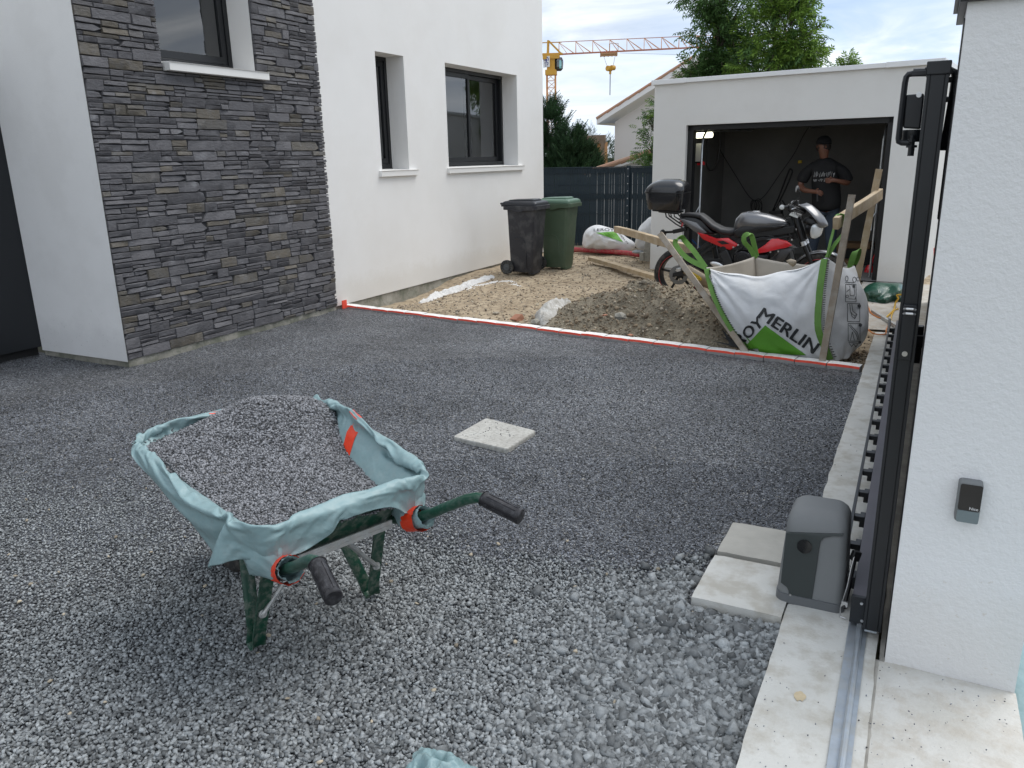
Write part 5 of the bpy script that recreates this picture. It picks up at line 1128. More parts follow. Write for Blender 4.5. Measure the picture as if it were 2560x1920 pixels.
mb = MB(); mb.box((x0-.018, y0-.02, 1.965), (x1+.02, y1+.02, 1.995)); mb.lathe([(.30, 0), (.02, .06)], ((x0+x1)/2, (y0+y1)/2, 1.995), (0, 0, 1), 4); obj('pillar_cap', mb, m_frame, pil, smooth=0, bevel=.002)
mb = MB(); mb.box((x0-.0035, y0+.010, 0.0), (x0-.001, y0+.05, 1.93)); obj('edge_shade', mb, m_blk, pil, bevel=.002)  # thin black strip painting the shade on the pillar's left side
# wall running on behind the pillar
bw = thing('boundary_wall', 'low white wall running back behind the open sliding gate', 'wall', (.2, 6, 0))
mb = MB(); mb.box((.118, 2.96, -.1), (.30, 9.6, 1.04)); obj('wall', mb, m_wall, bw, smooth=0)
mb = MB(); mb.box((.108, 2.96, 1.042), (.31, 9.6, 1.075)); obj('coping', mb, m_coping, bw, smooth=0, bevel=.003)
mb = MB(); mb.tube([(.113, 2.97, .62), (.113, 9.5, .60)], .004, 6); obj('red_line', mb, m_bo, bw)

m_gate = M('gate_aluminium', (.010, .012, .015), .40, var=.12, vs=14, spec=.5); m_gate2 = M('gate_beam_grey', (.115, .108, .125), .45, var=.12, vs=8, spec=.4)
m_screw = M('steel_screw', (.6, .6, .6), .3, .9)
gate = thing('sliding_gate', 'open black sliding gate seen end on with its tall post and toothed rack', 'gate', (0, 2.7, 0))
mb = MB(); px0, px1, py = -.040, .016, 2.628
mb.box((px0, py+.006, .035), (px1, py+.10, 1.80)); mb.box((px0, py, .035), (px0+.009, py+.0055, 1.80)); mb.box((px0+.0105, py+.001, .035), (px1-.0105, py+.0055, 1.80)); mb.box((px1-.009, py, .035), (px1, py+.0055, 1.80))
post = obj('post', mb, m_gate, gate, bevel=.0012, smooth=0)
mb = MB(); mb.box((px0-.003, py-.003, 1.80), (px1+.003, py+.103, 1.836)); obj('post_cap', mb, m_gate, post, bevel=.003)
mb = MB(); mb.box((px0+.006, py+.002, .028), (px1-.012, py+.05, .0345)); obj('foot_trim', mb, m_galv, post, smooth=0)
mb = MB(); cz = 1.06
mb.box((px0+.009, py-.012, .985), (px0+.047, py-.001, 1.155)); lk = obj('lock', mb, m_gate, post, bevel=.003)
mb = MB()
for dz in (0, .014): mb.tube([(px0+.012, py-.014, 1.128+dz), (px0+.019, py-.024, 1.131+dz), (px0+.036, py-.024, 1.131+dz), (px0+.043, py-.014, 1.128+dz)], .0035, 6)
obj('latch', mb, m_screw, lk); mb = MB(); mb.lathe([(.008, 0), (.008, .004)], (px0+.028, py-.012, 1.005), (0, -1, 0), 12); obj('keyhole', mb, m_screw, lk)
GYE = 7.85
mb = MB(); mb.box((-.028+gl(2.75), 2.735, .13), (.012+gl(2.75), 2.80, 1.76))
def leafbeam(mb, xa, xb, z0, z1, ya=2.735, yb=GYE): 
    vs = [(xa+gl(ya), ya, z0), (xb+gl(ya), ya, z0), (xb+gl(yb), yb, z0), (xa+gl(yb), yb, z0), (xa+gl(ya), ya, z1), (xb+gl(ya), ya, z1), (xb+gl(yb), yb, z1), (xa+gl(yb), yb, z1)]
    mb.add(vs, [(0, 3, 2, 1), (4, 5, 6, 7), (0, 1, 5, 4), (1, 2, 6, 5), (2, 3, 7, 6), (3, 0, 4, 7)])
mb = MB(); leafbeam(mb, -.028, .012, 1.68, 1.76); obj('top_rail', mb, m_gate, gate, smooth=0)
for i in range(11):
    mb = MB(); leafbeam(mb, -.018, .004, .135+i*.140, .135+i*.140+.136); obj('board', mb, m_gate, gate, smooth=0)
mb = MB(); leafbeam(mb, -.083, -.026, .030, .118, 2.70); obj('bottom_rail', mb, m_gate2, gate, smooth=0)
mb = MB(); mb.box((-.0865, 2.682, .020), (-.041, 2.699, .121)); ep = obj('end_plate', mb, m_gate, gate, bevel=.001)
for z in (.100, .034):
    mb = MB(); mb.lathe([(.0055, 0), (.005, .003)], (-.053 if z > .05 else -.046, 2.682, z), (0, -1, 0), 10); obj('screw', mb, m_screw, ep)
mb = MB(); yy = 2.78
rz0, rz1 = .085, .108
leafbeam(mb, -.139, -.127, .082, .112, 2.80, 7.75); rk = obj('rack', mb, m_gate, gate, smooth=0)
y = 2.85; i = 0
while y < 7.7:
    mb = MB(); mb.box((-.1265+gl(y), y, .080), (-.084+gl(y), y+.035, .104)); mb.box((-.105+gl(y), y+.012, .05), (-.0845+gl(y), y+.07, .098)); obj('rack_bracket', mb, m_gate, gate, bevel=.002); y += .275
mb = MB(); y = 2.82
while y < 7.7: mb.box((-.137+gl(y), y, .070), (-.129+gl(y), y+.006, .0815)); y += .0125
obj('rack_teeth', mb, m_gate, rk, smooth=0, kind='stuff')
mb = MB(); mb.box((-.15+gl(7.76), 7.755, .03), (-.125+gl(7.76), 7.775, .15)); obj('end_stop', mb, m_screw, gate, bevel=.002)
# guide bracket over the post
YB = 2.735
def b2(x, y, Y=YB): return PY(2060+x*.33756, 140+y*.33756, Y)
gd = thing('gate_guide', 'black guide bracket clamped from the pillar over the gate post top with a roller box', 'bracket', tuple(PY(2300, 240, YB)))
mb = MB(); mb.tube([b2(760, 128), b2(660, 130), b2(625, 136), b2(610, 155), b2(600, 200), b2(576, 400), b2(552, 610), b2(553, 632), b2(575, 642), b2(650, 645)], .0085, 8); obj('arm', mb, m_gate, gd)
mb = MB(); mb.tube([b2(660, 118), b2(800, 112), b2(940, 108), b2(965, 118), b2(970, 150), b2(958, 240), b2(945, 330), b2(905, 560), b2(880, 700)], .0095, 8); obj('arm', mb, m_gate, gd)
mb = MB(); mb.beam(b2(645, 132), b2(960, 114), .022, .014); obj('cross_plate', mb, m_gate, gd, bevel=.002)
mb = MB(); q0 = [b2(608, 287), b2(742, 277), b2(712, 540), b2(584, 532)]; q1 = [v+Vector((0, .07, 0)) for v in q0]; mb.add(q0+q1, [(0, 1, 2, 3), (4, 7, 6, 5), (0, 4, 5, 1), (1, 5, 6, 2), (2, 6, 7, 3), (3, 7, 4, 0)]); bx = obj('roller_box', mb, m_gate, gd, bevel=.004)
mb = MB(); c = b2(703, 290); mb.lathe([(.008, 0), (.007, .004)], c, (0, -1, 0), 10); obj('screw', mb, m_screw, bx)
mb = MB(); c = b2(660, 545)+Vector((0, .035, 0)); mb.lathe([(.030, 0), (.030, -.025), (.026, -.035)], c, (0, 0, 1), 16); obj('roller', mb, m_gate, gd)
mb = MB(); mb.lathe([(.007, 0), (.007, -.012), (.013, -.012), (.013, -.02), (.008, -.02), (.008, -.028), (.015, -.030), (.015, -.036), (.009, -.036), (.009, -.060)], b2(658, 585), (0, 0, 1), 8); obj('bolt', mb, m_gate, gd)
mb = MB(); mb.lathe([(.018, 0), (.018, .008), (.014, .012)], b2(795, 108), (0, 0, 1), 12); obj('bolt', mb, m_gate, gd)
for q in ((948, 175), (935, 320)):
    mb = MB(); mb.lathe([(.008, -.01), (.008, .014)], b2(*q), (-1, 0, 0), 8); obj('bolt', mb, m_gate, gd)
mb = MB(); mb.box((.031, 2.70, 1.40), (.0365, 2.76, 1.80)); obj('wall_plate', mb, m_gate, gd, bevel=.002)
mb = MB(); mb.box((-.0, 4.9, 1.40), (.10, 4.94, 1.44)); 
mb = MB(); mb.box((.020, 4.10, .70), (.117, 4.18, .76)); mb.box((.02, 4.12, .62), (.05, 4.16, .80)); obj('gate_catch', mb, m_gate, label='small black catch bridging the gap between the gate leaf and the white wall', cat='catch', bevel=.004, org=(.06, 4.14, .7), kind='thing')
# motor
m_mg = M('motor_grey_plastic', (.19, .198, .20), .6, var=.05, vs=10, spec=.45); m_md = M('motor_dark_panel', (.036, .044, .043), .55, var=.05, vs=10, spec=.5); m_ml = M('motor_mid_grey', (.125, .132, .138), .45)
mot = thing('gate_motor', 'grey box shaped sliding gate motor standing on the concrete pad beside the rack', 'gate motor', (-.228, 2.86, 0))
def rrect(cx, cy, hx, hy, r, n=5):
    out = []
    for qx, qy, a0 in ((1, -1, -90), (1, 1, 0), (-1, 1, 90), (-1, -1, 180)):
        for i in range(n+1): a = R(a0+90*i/n); out.append((cx+qx*(hx-r)+r*math.cos(a), cy+qy*(hy-r)+r*math.sin(a)))
    return out
mb = MB(); rings = []
for z, hx, hy, cy, r_ in ((.0, .118, .115, 2.870, .035), (.012, .119, .116, 2.870, .035), (.05, .117, .113, 2.870, .034), (.16, .112, .108, 2.872, .033), (.27, .106, .103, 2.874, .032), (.325, .104, .101, 2.876, .032), (.352, .101, .095, 2.881, .034), (.372, .093, .085, 2.889, .036), (.384, .080, .070, 2.899, .036), (.389, .060, .050, 2.908, .03)):
    rings.append([(x, y, z*.905) for x, y in rrect(-.228, cy, hx, hy, r_)])
mb.loft(rings); body = obj('housing', mb, m_mg, mot, smooth=60)
def c6(x, y, Y=2.750): return PY(1700+x*.49425, 1100+y*.49425, Y)
# dark front panel hugging the housing front (front face leans: y grows with height)
def fy(z): return 2.755+.026*max(0, z)/.27*.5-.004+(.010*max(0, (z-.265)/.05)**2 if z > .265 else 0)
def cp(x, y):
    p = c6(x, y, 2.755)
    for _ in range(3): p = c6(x, y, fy(p.z))
    return p
poly_ = [(537, 470), (620, 472), (700, 474), (780, 476), (826, 478), (823, 488), (770, 488), (728, 496), (710, 515), (702, 560), (692, 640), (680, 720), (663, 832), (610, 818), (566, 800), (550, 786), (548, 762), (540, 745), (509, 722), (518, 640), (527, 560)]
ft_ = [cp(*q) for q in poly_]; bk_ = [p+Vector((0, .012, 0)) for p in ft_]; k = len(ft_); mb = MB(); mb.add(ft_+bk_, [tuple(range(k)), tuple(range(2*k-1, k-1, -1))]+[(i, k+i, k+(i+1) % k, (i+1) % k) for i in range(k)])
obj('front_panel', mb, m_md, mot, smooth=0, bevel=.0015)
mb = MB(); c = cp(630, 538); mb.lathe([(.0255, 0), (.0255, .0055), (.021, .006)], c+Vector((0, .001, 0)), (0, -1, .08), 24); obj('keyhole_cap', mb, M('gloss_black', (.008, .008, .009), .15), mot)
mb = MB(); mb.lathe([(.0045, 0), (.004, .003)], cp(558, 782)+Vector((0, -.001, 0)), (0, -1, 0), 10); obj('screw', mb, m_screw, mot)
mb = MB(); mb.loft([[(x, y, z) for x, y in rrect(-.228, 2.868, .1205-e, .1185-e, .036)] for z, e in ((0, 0), (.034, .0004), (.0345, .003))]); obj('base_skirt', mb, m_ml, mot, smooth=50)
mb = MB(); mb.beam((-.108, 2.72, .045), (-.094, 2.80, .20), .012, .030); mb.beam((-.096, 2.795, .20), (-.088, 2.80, .235), .02, .03); lv = obj('release_lever', mb, m_blk, mot, bevel=.003)
mb = MB(); mb.tube([(-.118, 2.72, .01), (-.119, 2.715, .05), (-.114, 2.715, .08), (-.105, 2.73, .13), (-.100, 2.765, .19), (-.094, 2.79, .225)], .0022, 6); mb.box((-.118, 2.712, .055), (-.098, 2.722, .075)); mb.tube([(-.118, 2.72, .01), (-.096, 2.722, .006)], .0025, 6); obj('steel_hook', mb, m_screw, lv)
# cover keypad on the pillar
kp = thing('keypad', 'small grey wall keypad with a black face fixed on the white pillar', 'keypad', (.203, 2.533, .6))
mb = MB(); mb.loft([[(x, y, z) for x, z in rrect(.203, .601, .0315-e, .064-e, .010)] for y, e in ((2.534, 0), (2.505, .0), (2.5015, .003))]); obj('case', mb, m_mg, kp, smooth=50)
mb = MB(); mb.loft([[(x, y, z) for x, z in rrect(.205, .617, .0285, .0405, .006)] for y in (2.5025, 2.4995)]); fc = obj('black_face', mb, M('piano_black', (.006, .006, .007), .08), kp, smooth=50)
mb = MB(); mb.loft([[(x, y, z) for x, z in rrect(.205, .5565, .0285, .0185, .005)] for y in (2.5025, 2.4985)]); obj('lower_plate', mb, M('keypad_grey', (.16, .20, .21), .4), kp, smooth=50)
vs_, fs_ = text_mesh('Nice', .0125, 0); mb = MB(); mb.add([Vector((.2055+v.x, 2.4990, .5800+v.y)) for v in vs_], fs_); obj('lettering', mb, M('white_print', (.8, .8, .8), .5), fc, smooth=0)
# ================= motorcycle =================
def smooth_poly(poly, n=2, closed=True):
    P_ = [Vector((a, b)) for a, b in poly]
    for _ in range(n):
        Q = []
        for i in range(len(P_)): a = P_[i]; b = P_[(i+1) % len(P_)]; Q += [a*.75+b*.25, a*.25+b*.75]
        P_ = Q
    return [(p.x, p.y) for p in P_]
def puff(poly, w, o=(0, 0, 0), ex=(1, 0, 0), ez=(0, 0, 1), edge=.30, n=4, sm=1, power=.55, side=0):
    """solid with the side outline `poly` (x, z): full width w each side, rounded towards its edge"""
    pl = smooth_poly(poly, sm) if sm else list(poly); cx = sum(a for a, b in pl)/len(pl); cz = sum(b for a, b in pl)/len(pl)
    o = Vector(o); ex = Vector(ex); ez = Vector(ez); ey = ez.cross(ex).normalized(); m = MB(); rings = []
    seq = [(-1, t) for t in np.linspace(0, 1, n+1)]+[(1, t) for t in np.linspace(1, 0, n+1)][0:]
    for sg, t in seq:
        sc = 1-edge*(1-t)**(1/power) if t < 1 else 1.0
        y = sg*w*math.cos(t*math.pi/2*.92)
        rings.append([o+ex*(cx+(a-cx)*sc)+ez*(cz+(b-cz)*sc)+ey*y for a, b in pl])
    m.loft(rings); return m
m_tank = M('graphite_paint', (.16, .16, .165), .32, .55, var=.05, vs=5, spec=.5, coat=.6)
m_red = M('red_frame_paint', (.62, .012, .022), .28, coat=.5, spec=.5)
m_bk = M('black_plastic', (.008, .008, .009), .42, var=.2, vs=20); m_gbk = M('gloss_case_black', (.012, .012, .014), .24, coat=.3); m_seat = M('seat_vinyl', (.018, .018, .02), .55, bump=.0006, bs=300)
m_alu = M('polished_aluminium', (.68, .68, .68), .28, .9); m_eng = M('engine_black', (.012, .012, .014), .38, .3, var=.3, vs=20); m_lens = M('headlight_lens', (.72, .75, .76), .12, .3, coat=.8)
m_disc = M('brake_disc', (.22, .22, .22), .35, .8); m_ti = M('titanium_muffler', (.36, .30, .22), .36, .85, var=.2, vs=12); m_yel = M('yellow_label', (.75, .52, .03), .5)
bk = thing('motorcycle', 'grey and red naked motorcycle with a black top case parked before the open garage', 'motorcycle', (-2.425, 8.9, 0))
BKO = Vector((-2.425, 8.9, 0))
def K(x, z, y=0): return BKO+Vector((x, y, z))
def kpuff(name, poly, w, mat, parent=bk, y=0, **k): return obj(name, puff(poly, w, BKO+Vector((0, y, 0)), **k), mat, parent, smooth=50)
def wheel(cx, w_, name):
    R_ = .305; prof = [(.225, -w_*.8), (.255, -w_), (.285, -w_*.78), (.300, -w_*.4), (R_, 0), (.300, w_*.4), (.285, w_*.78), (.255, w_), (.225, w_*.8)]
    m = MB(); m.lathe(prof+[prof[0]], K(cx, .29), (0, -1, 0), 40, caps=False); t = obj(name, m, m_tyre, bk, smooth=50)
    m = MB(); m.lathe([(.215, -w_*.7), (.232, -w_*.85), (.232, w_*.85), (.215, w_*.7), (.215, -w_*.7)], K(cx, .29), (0, -1, 0), 36, caps=False)
    for i in range(5):
        a = 2*math.pi*i/5+.3; m.beam(K(cx+.03*math.cos(a), .29+.03*math.sin(a)), K(cx+.22*math.cos(a+.12), .29+.22*math.sin(a+.12)), .030, .030, up=(0, 1, 0), taper=.7)
    m.lathe([(.035, -.06), (.045, -.03), (.045, .03), (.035, .06)], K(cx, .29), (0, -1, 0), 16); obj('rim', m, m_bk, t)
    m = MB(); 
    m.lathe([(.2335, w_*.87), (.2295, w_*.89), (.2295, w_*.86), (.2335, w_*.84)], K(cx, .29), (0, -1, 0), 40, caps=False); obj('rim_stripe', m, m_red, t)
    return t
wr = wheel(0, .085, 'wheel'); wf = wheel(1.50, .058, 'wheel')
m = MB(); m.lathe([(.062, .0), (.108, .0), (.108, .006), (.062, .006), (.062, 0)], K(.0, .29, -.075), (0, -1, 0), 32, caps=False)
for i in range(5): a = 2*math.pi*i/5; m.beam(K(.04*math.cos(a), .29+.04*math.sin(a), -.078), K(.066*math.cos(a), .29+.066*math.sin(a), -.078), .014, .005, up=(0, 1, 0))
obj('brake_disc', m, m_disc, wr, smooth=40)
m = MB(); m.beam(K(-.02, .345, -.095), K(.035, .355, -.095), .03, .05, up=(0, 0, 1)); obj('brake_caliper', m, m_alu, bk, bevel=.006)
for sy in (-1, 1):
    m = MB(); m.lathe([(.10, 0), (.152, 0), (.152, .006), (.10, .006), (.10, 0)], K(1.50, .29, sy*.065), (0, -1, 0), 32, caps=False); obj('brake_disc', m, m_disc, wf, smooth=40)
# swingarm, shock, chain side
m = MB(); m.loft([[K(x, z+dz, sy*y0_) for sy, dz, y0_ in ((-1, -h, .115), (-1, h, .115), (-1, h, .075), (-1, -h, .075))] for x, z, h in ((-.06, .29, .022), (.10, .33, .035), (.30, .43, .05), (.50, .45, .05), (.60, .42, .035))])
m.loft([[K(x, z+dz, y0_) for dz, y0_ in ((-h, .075), (h, .075), (h, .115), (-h, .115))] for x, z, h in ((-.06, .29, .022), (.10, .33, .03), (.30, .40, .04), (.60, .42, .035))]); obj('swingarm', m, m_bk, bk, smooth=50, bevel=.004)
m = MB(); m.beam(K(.06, .47, -.06), K(.33, .66, -.05), .05, .04); m.beam(K(.16, .46, -.055), K(.42, .66, -.045), .03, .03); m.tube([K(.40, .48), K(.36, .66)], .03, 8); obj('subframe', m, m_bk, bk, bevel=.004)
# engine and covers
m = MB(); m.loft([[K(x, z, y) for x, z in rrect(.80, .46, .20+e, .13+e, .05)] for y, e in ((-.165, -.04), (-.14, -.01), (0, 0), (.14, -.01), (.165, -.04))]); m.loft([[K(x, z, y) for x, z in rrect(.90, .62, .14, .09, .04)] for y in (-.12, .12)]); obj('engine', m, m_eng, bk, smooth=50)
m = MB(); m.lathe([(.092, 0), (.092, .02), (.080, .03), (.078, .026), (.055, .028), (.050, .036), (.0, .037)], K(.72, .50, -.158), (0, -1, 0), 28); 
ec = obj('engine_cover', m, m_eng, bk, smooth=40)
for i in range(7):
    a = 2*math.pi*i/7; m = MB(); m.lathe([(.0075, 0), (.007, .006)], K(.72+.087*math.cos(a), .50+.087*math.sin(a), -.172), (0, -1, 0), 8); obj('bolt', m, m_alu, ec)
for x, z in ((.61, .63), (.66, .655), (.82, .62), (1.0, .59), (1.08, .60), (.56, .44), (1.20, .72), (1.24, .83)):
    m = MB(); m.lathe([(.010, 0), (.009, .008)], K(x, z, -.150 if x < 1.1 else -.10), (0, -1, 0), 8); obj('bolt', m, m_alu, bk)
kpuff('footrest_plate', [(.36, .46), (.42, .475), (.50, .45), (.545, .40), (.52, .375), (.50, .40), (.46, .385), (.40, .42)], .012, m_alu, y=-.175, sm=1)
kpuff('link_plate', [(.545, .385), (.575, .43), (.605, .385), (.60, .355), (.555, .355)], .012, m_alu, y=-.185, sm=1)
m = MB(); m.beam(K(.50, .58, -.13), K(.62, .36, -.15), .10, .06, up=(0, 1, 0)); m.beam(K(.30, .40, -.12), K(.56, .44, -.14), .06, .05); obj('frame_plate', m, m_bk, bk, bevel=.01)
m = MB(); m.lathe([(.035, 0), (.035, .06), (.03, .065)], K(.50, .60, -.09), (0, -1, 0), 14); obj('reservoir', m, m_eng, bk)
# muffler low on the near side with its yellow maker's plate
e0_ = K(.10, .385, -.175); e1_ = K(.34, .255, -.17); dr = (e1_-e0_).normalized()
m = MB(); up__ = Vector((0, 1, 0)).cross(dr).normalized(); rings = []
for s, hw, hh in ((-.02, .028, .035), (0, .05, .055), (.03, .055, .062), (.38, .055, .068), (.42, .03, .04)):
    c = e0_+dr*s; rings.append([c+Vector((0, 1, 0))*hw*math.copysign(abs(math.cos(a))**.7, math.cos(a))+up__*hh*math.copysign(abs(math.sin(a))**.7, math.sin(a)) for a in np.linspace(0, 2*math.pi, 18, endpoint=False)])
m.loft(rings); mf = obj('muffler', m, m_ti, bk, smooth=50)
m = MB(); c = e0_+dr*.03; m.loft([[c+dr*(s)+Vector((0, 1, 0))*.057*math.cos(a)+up__*.065*math.sin(a) for a in np.linspace(0, 2*math.pi, 18, endpoint=False)] for s in (-.035, 0)]); obj('end_cap', m, m_bk, mf, smooth=50)
m = MB(); c = e0_+dr*.15+Vector((0, -.0565, 0))+up__*.004; m.add([c+dr*a+up__*b for a, b in smooth_poly([(-.085, -.022), (.085, -.022), (.085, .022), (-.085, .022)], 2)], [tuple(range(16))]); lbp = obj('label_plate', m, m_yel, mf, smooth=0)
m = MB(); vs_, fs_ = text_mesh('ARROW', .042, .0006); m.add([c+Vector((0, -.0012, 0))+dr*(v.x-.070)+up__*(v.y-.014) for v in vs_], fs_); obj('lettering', m, m_ink, lbp, smooth=0)
m = MB(); m.tube([K(.45, .27, -.12), K(.62, .20, -.10), K(.95, .20, -.05), K(1.10, .32, -.03), K(1.08, .52, -.02)], .025, 8); obj('exhaust_pipe', m, m_ti, bk)
# red beams, black perimeter frame, radiator cover
kpuff('red_panel', [(.205, .775), (.30, .755), (.42, .715), (.545, .725), (.665, .655), (.575, .595), (.475, .625), (.27, .705)], .022, m_red, y=-.125, sm=0, edge=.06)
kpuff('panel_recess', [(.43, .685), (.50, .695), (.565, .665), (.49, .655)], .004, m_bk, y=-.150, sm=0, edge=.02)
kpuff('red_panel', [(.845, .585), (.865, .612), (.94, .665), (1.01, .735), (1.065, .735), (1.16, .712), (1.225, .672), (1.17, .645), (1.08, .625), (.96, .590), (.86, .570)], .028, m_red, y=-.165, sm=0, edge=.06)
kpuff('panel_tip', [(1.20, .690), (1.28, .645), (1.235, .645), (1.17, .655)], .02, m_tank, y=-.165, sm=0, edge=.05)
kpuff('panel_tip', [(.955, .725), (1.02, .74), (1.06, .735), (1.0, .715)], .02, m_tank, y=-.168, sm=0, edge=.05)
kpuff('radiator_cover', [(1.10, .635), (1.24, .650), (1.20, .60), (1.135, .49), (1.06, .505)], .02, M('cover_grey', (.07, .07, .075), .4, .4), y=-.155, sm=0, edge=.05)
m = MB(); m.beam(K(1.17, .60), K(1.20, .42), .30, .05, up=(1, 0, 0)); obj('radiator', m, m_bk, bk, bevel=.005)
m = MB()
m.loft([[K(x, z+dz, y) for dz, y in ((-h, -.13), (h, -.13), (h, -.09), (-h, -.09))] for x, z, h in ((.58, .62, .03), (.70, .72, .035), (.85, .78, .04), (1.05, .80, .04), (1.22, .83, .035))])
m.loft([[K(x, z+dz, y) for dz, y in ((-h, -.14), (h, -.14), (h, -.10), (-h, -.10))] for x, z, h in ((.66, .60, .02), (.75, .68, .02), (.90, .725, .02), (1.00, .72, .02))])
m.beam(K(.95, .76, -.12), K(1.18, .70, -.11), .03, .02); m.beam(K(1.0, .72, -.12), K(1.20, .76, -.11), .02, .02); m.beam(K(.62, .70, .10), K(1.22, .84, .08), .04, .08)
m.beam(K(.55, .70, 0), K(1.15, .80, 0), .16, .10); m.beam(K(1.14, .94), K(1.22, .72), .06, .06)
obj('frame', m, m_bk, bk, bevel=.005)
# tank
tk_sec = [(.585, .815, .06, .045), (.60, .845, .085, .085), (.65, .865, .125, .12), (.72, .868, .145, .135), (.82, .862, .150, .135), (.93, .865, .140, .11), (1.03, .865, .115, .08), (1.13, .868, .07, .045), (1.16, .868, .04, .025)]
m = MB(); rings = []
for x, zc, hw, hh in tk_sec:
    pts_ = []
    for a in np.linspace(0, 2*math.pi, 24, endpoint=False):
        c_, s_ = math.cos(a), math.sin(a); y = hw*math.copysign(abs(c_)**.75, c_); z = hh*math.copysign(abs(s_)**.8, s_)
        if z < 0: y *= 1-.35*(abs(z)/hh)
        pts_.append(K(x, zc+z-.0, y))
    rings.append(pts_)
m.loft(rings); tk = obj('tank', m, m_tank, bk, smooth=60)
kpuff('tank_side', [(.60, .76), (.60, .80), (.68, .85), (.82, .87), (1.0, .855), (1.14, .88), (1.10, .84), (.92, .80), (.74, .775), (.68, .74), (.63, .725)], .03, m_bk, y=-.115, sm=1, edge=.12)
m = MB(); m.lathe([(.042, 0), (.042, .010), (.034, .014)], K(.80, .992), (0, 0, 1), 16); obj('filler_cap', m, m_alu, tk)
vs_, fs_ = refine(*text_mesh('TRIUMPH', .050, .0008), .012); m = MB()
for_ = [Vector((v.x, v.y)) for v in vs_]; pts_ = []
for v in for_:
    x = .70+v.x*1.15; tnrm = .112-.012*abs(x-.82)*3; z = .972-.55*max(0, x-.74)*.34+(v.y-.02)*.62; pts_.append(K(x, z, -.075-(.05-(v.y))*.9-.008))
# lettering follows the shoulder of the tank by dropping each point on its surface
import mathutils.bvhtree as _bv
dgv = [Vector(v) for v in [tuple(p) for r_ in rings for p in r_]]; nk = 24; tf = []
for i in range(len(rings)-1):
    for j in range(nk): tf.append((i*nk+j, i*nk+(j+1) % nk, (i+1)*nk+(j+1) % nk, (i+1)*nk+j))
tree = _bv.BVHTree.FromPolygons(dgv, tf); m = MB(); q_ = []
for v in for_:
    x = .695+v.x*1.1; org = K(x, .985-.11*(x-.70)+v.y*.55+.10, -.40); dirv = Vector((0, .95, -.33)).normalized(); h = tree.ray_cast(org+Vector((0, 0, .02)), dirv)
    q_.append((h[0]-dirv*.004) if h[0] is not None else K(x, .96, -.1))
m.add(q_, fs_); obj('lettering', m, m_ink, tk, smooth=0)
# seat and tail
st_sec = [(-.02, .945, .05, .022), (.05, .955, .075, .026), (.15, .955, .09, .026), (.22, .945, .10, .032), (.28, .895, .105, .045), (.36, .835, .115, .040), (.46, .79, .13, .038), (.55, .775, .12, .045), (.61, .785, .09, .045)]
m = MB(); m.loft([[K(x, zc+hh*math.copysign(abs(math.sin(a))**.7, math.sin(a)), hw*math.copysign(abs(math.cos(a))**.7, math.cos(a))) for a in np.linspace(0, 2*math.pi, 20, endpoint=False)] for x, zc, hw, hh in st_sec]); obj('seat', m, m_seat, bk, smooth=60)
kpuff('tail', [(-.03, .945), (.22, .935), (.34, .80), (.42, .745), (.25, .745), (.10, .81), (.0, .89)], .085, m_bk, sm=1, edge=.15)
kpuff('tail_panel', [(-.02, .925), (.08, .905), (.19, .878), (.31, .768), (.21, .755), (.14, .80), (.08, .85), (.0, .905)], .018, m_tank, y=-.088, sm=0, edge=.08)
m = MB(); m.tube([K(-.01, .90, -.04), K(.02, .86, -.05), K(.0, .82, -.05)], .012, 6); obj('tail_light', m, m_red, bk)
# rack, top case
m = MB()
for sy in (-1, 1):
    m.tube([K(-.18, .975, sy*.06), K(-.17, .935, sy*.06), K(-.05, .855, sy*.07), K(.06, .80, sy*.08)], .008, 6); m.tube([K(-.12, .975, sy*.06), K(-.11, .93, sy*.06), K(-.03, .88, sy*.07), K(.02, .88, sy*.08)], .007, 6); m.tube([K(-.05, .98, sy*.06), K(.0, .93, sy*.07), K(.02, .90, sy*.08)], .007, 6)
obj('rack', m, m_bk, bk)
m = MB(); m.beam(K(-.32, 1.010), K(-.02, .985), .22, .022); m.beam(K(-.26, .992), K(-.05, .972), .14, .02); obj('rack_plate', m, m_bk, bk, bevel=.004)
cs = [(.015, 1.03), (-.14, 1.005), (-.30, 1.035), (-.37, 1.08), (-.40, 1.14), (-.400, 1.195)]; 
def casebody(zlo, ztop, dome, grow=0.0):
    rings = []
    for z, k in zip(np.linspace(zlo, ztop, 9), np.linspace(0, 1, 9)):
        if not dome: hx = .185+.030*math.sin(k*1.57)**.8+grow; hy = .19+.035*math.sin(k*1.57)+grow; cx = -.175+.0*k; r_ = .09
        else: f = math.sqrt(max(0, 1-(k*.985)**2.1)); hx = .05+.168*f+grow; hy = .05+.175*f+grow; cx = -.178+.045*k*.8; r_ = min(.10, hx*.8, hy*.8)
        rings.append([K(x, z-.10*(x+.175)*.25, y) for x, y in rrect(cx, 0, hx, hy, r_, 6)])
    return rings
m = MB(); m.loft(casebody(1.015, 1.195, False)); cse = obj('top_case', m, m_gbk, bk, smooth=50)
m = MB(); m.loft(casebody(1.207, 1.345, True, .003)); obj('lid', m, m_gbk, cse, smooth=60)
m = MB(); m.loft([[K(x, z-.10*(x+.175)*.25, y) for x, y in rrect(-.177, 0, .223, .233, .09, 6)] for z in (1.196, 1.206)]); obj('case_seam', m, m_bk, cse, smooth=50)
# number plate arm with indicators
m = MB(); m.beam(K(.05, .80), K(-.10, .765), .05, .045); m.beam(K(-.10, .765), K(-.21, .755), .04, .025); m.tube([K(-.20, .76, -.10), K(-.20, .76, .10)], .008, 6); m.lathe([(.02, -.03), (.03, 0), (.02, .03)], K(-.19, .77, -.11), (0, -1, 0), 10); m.beam(K(-.20, .75), K(-.26, .60), .16, .01, up=(1, 0, 0)); obj('plate_holder', m, m_bk, bk, bevel=.003)
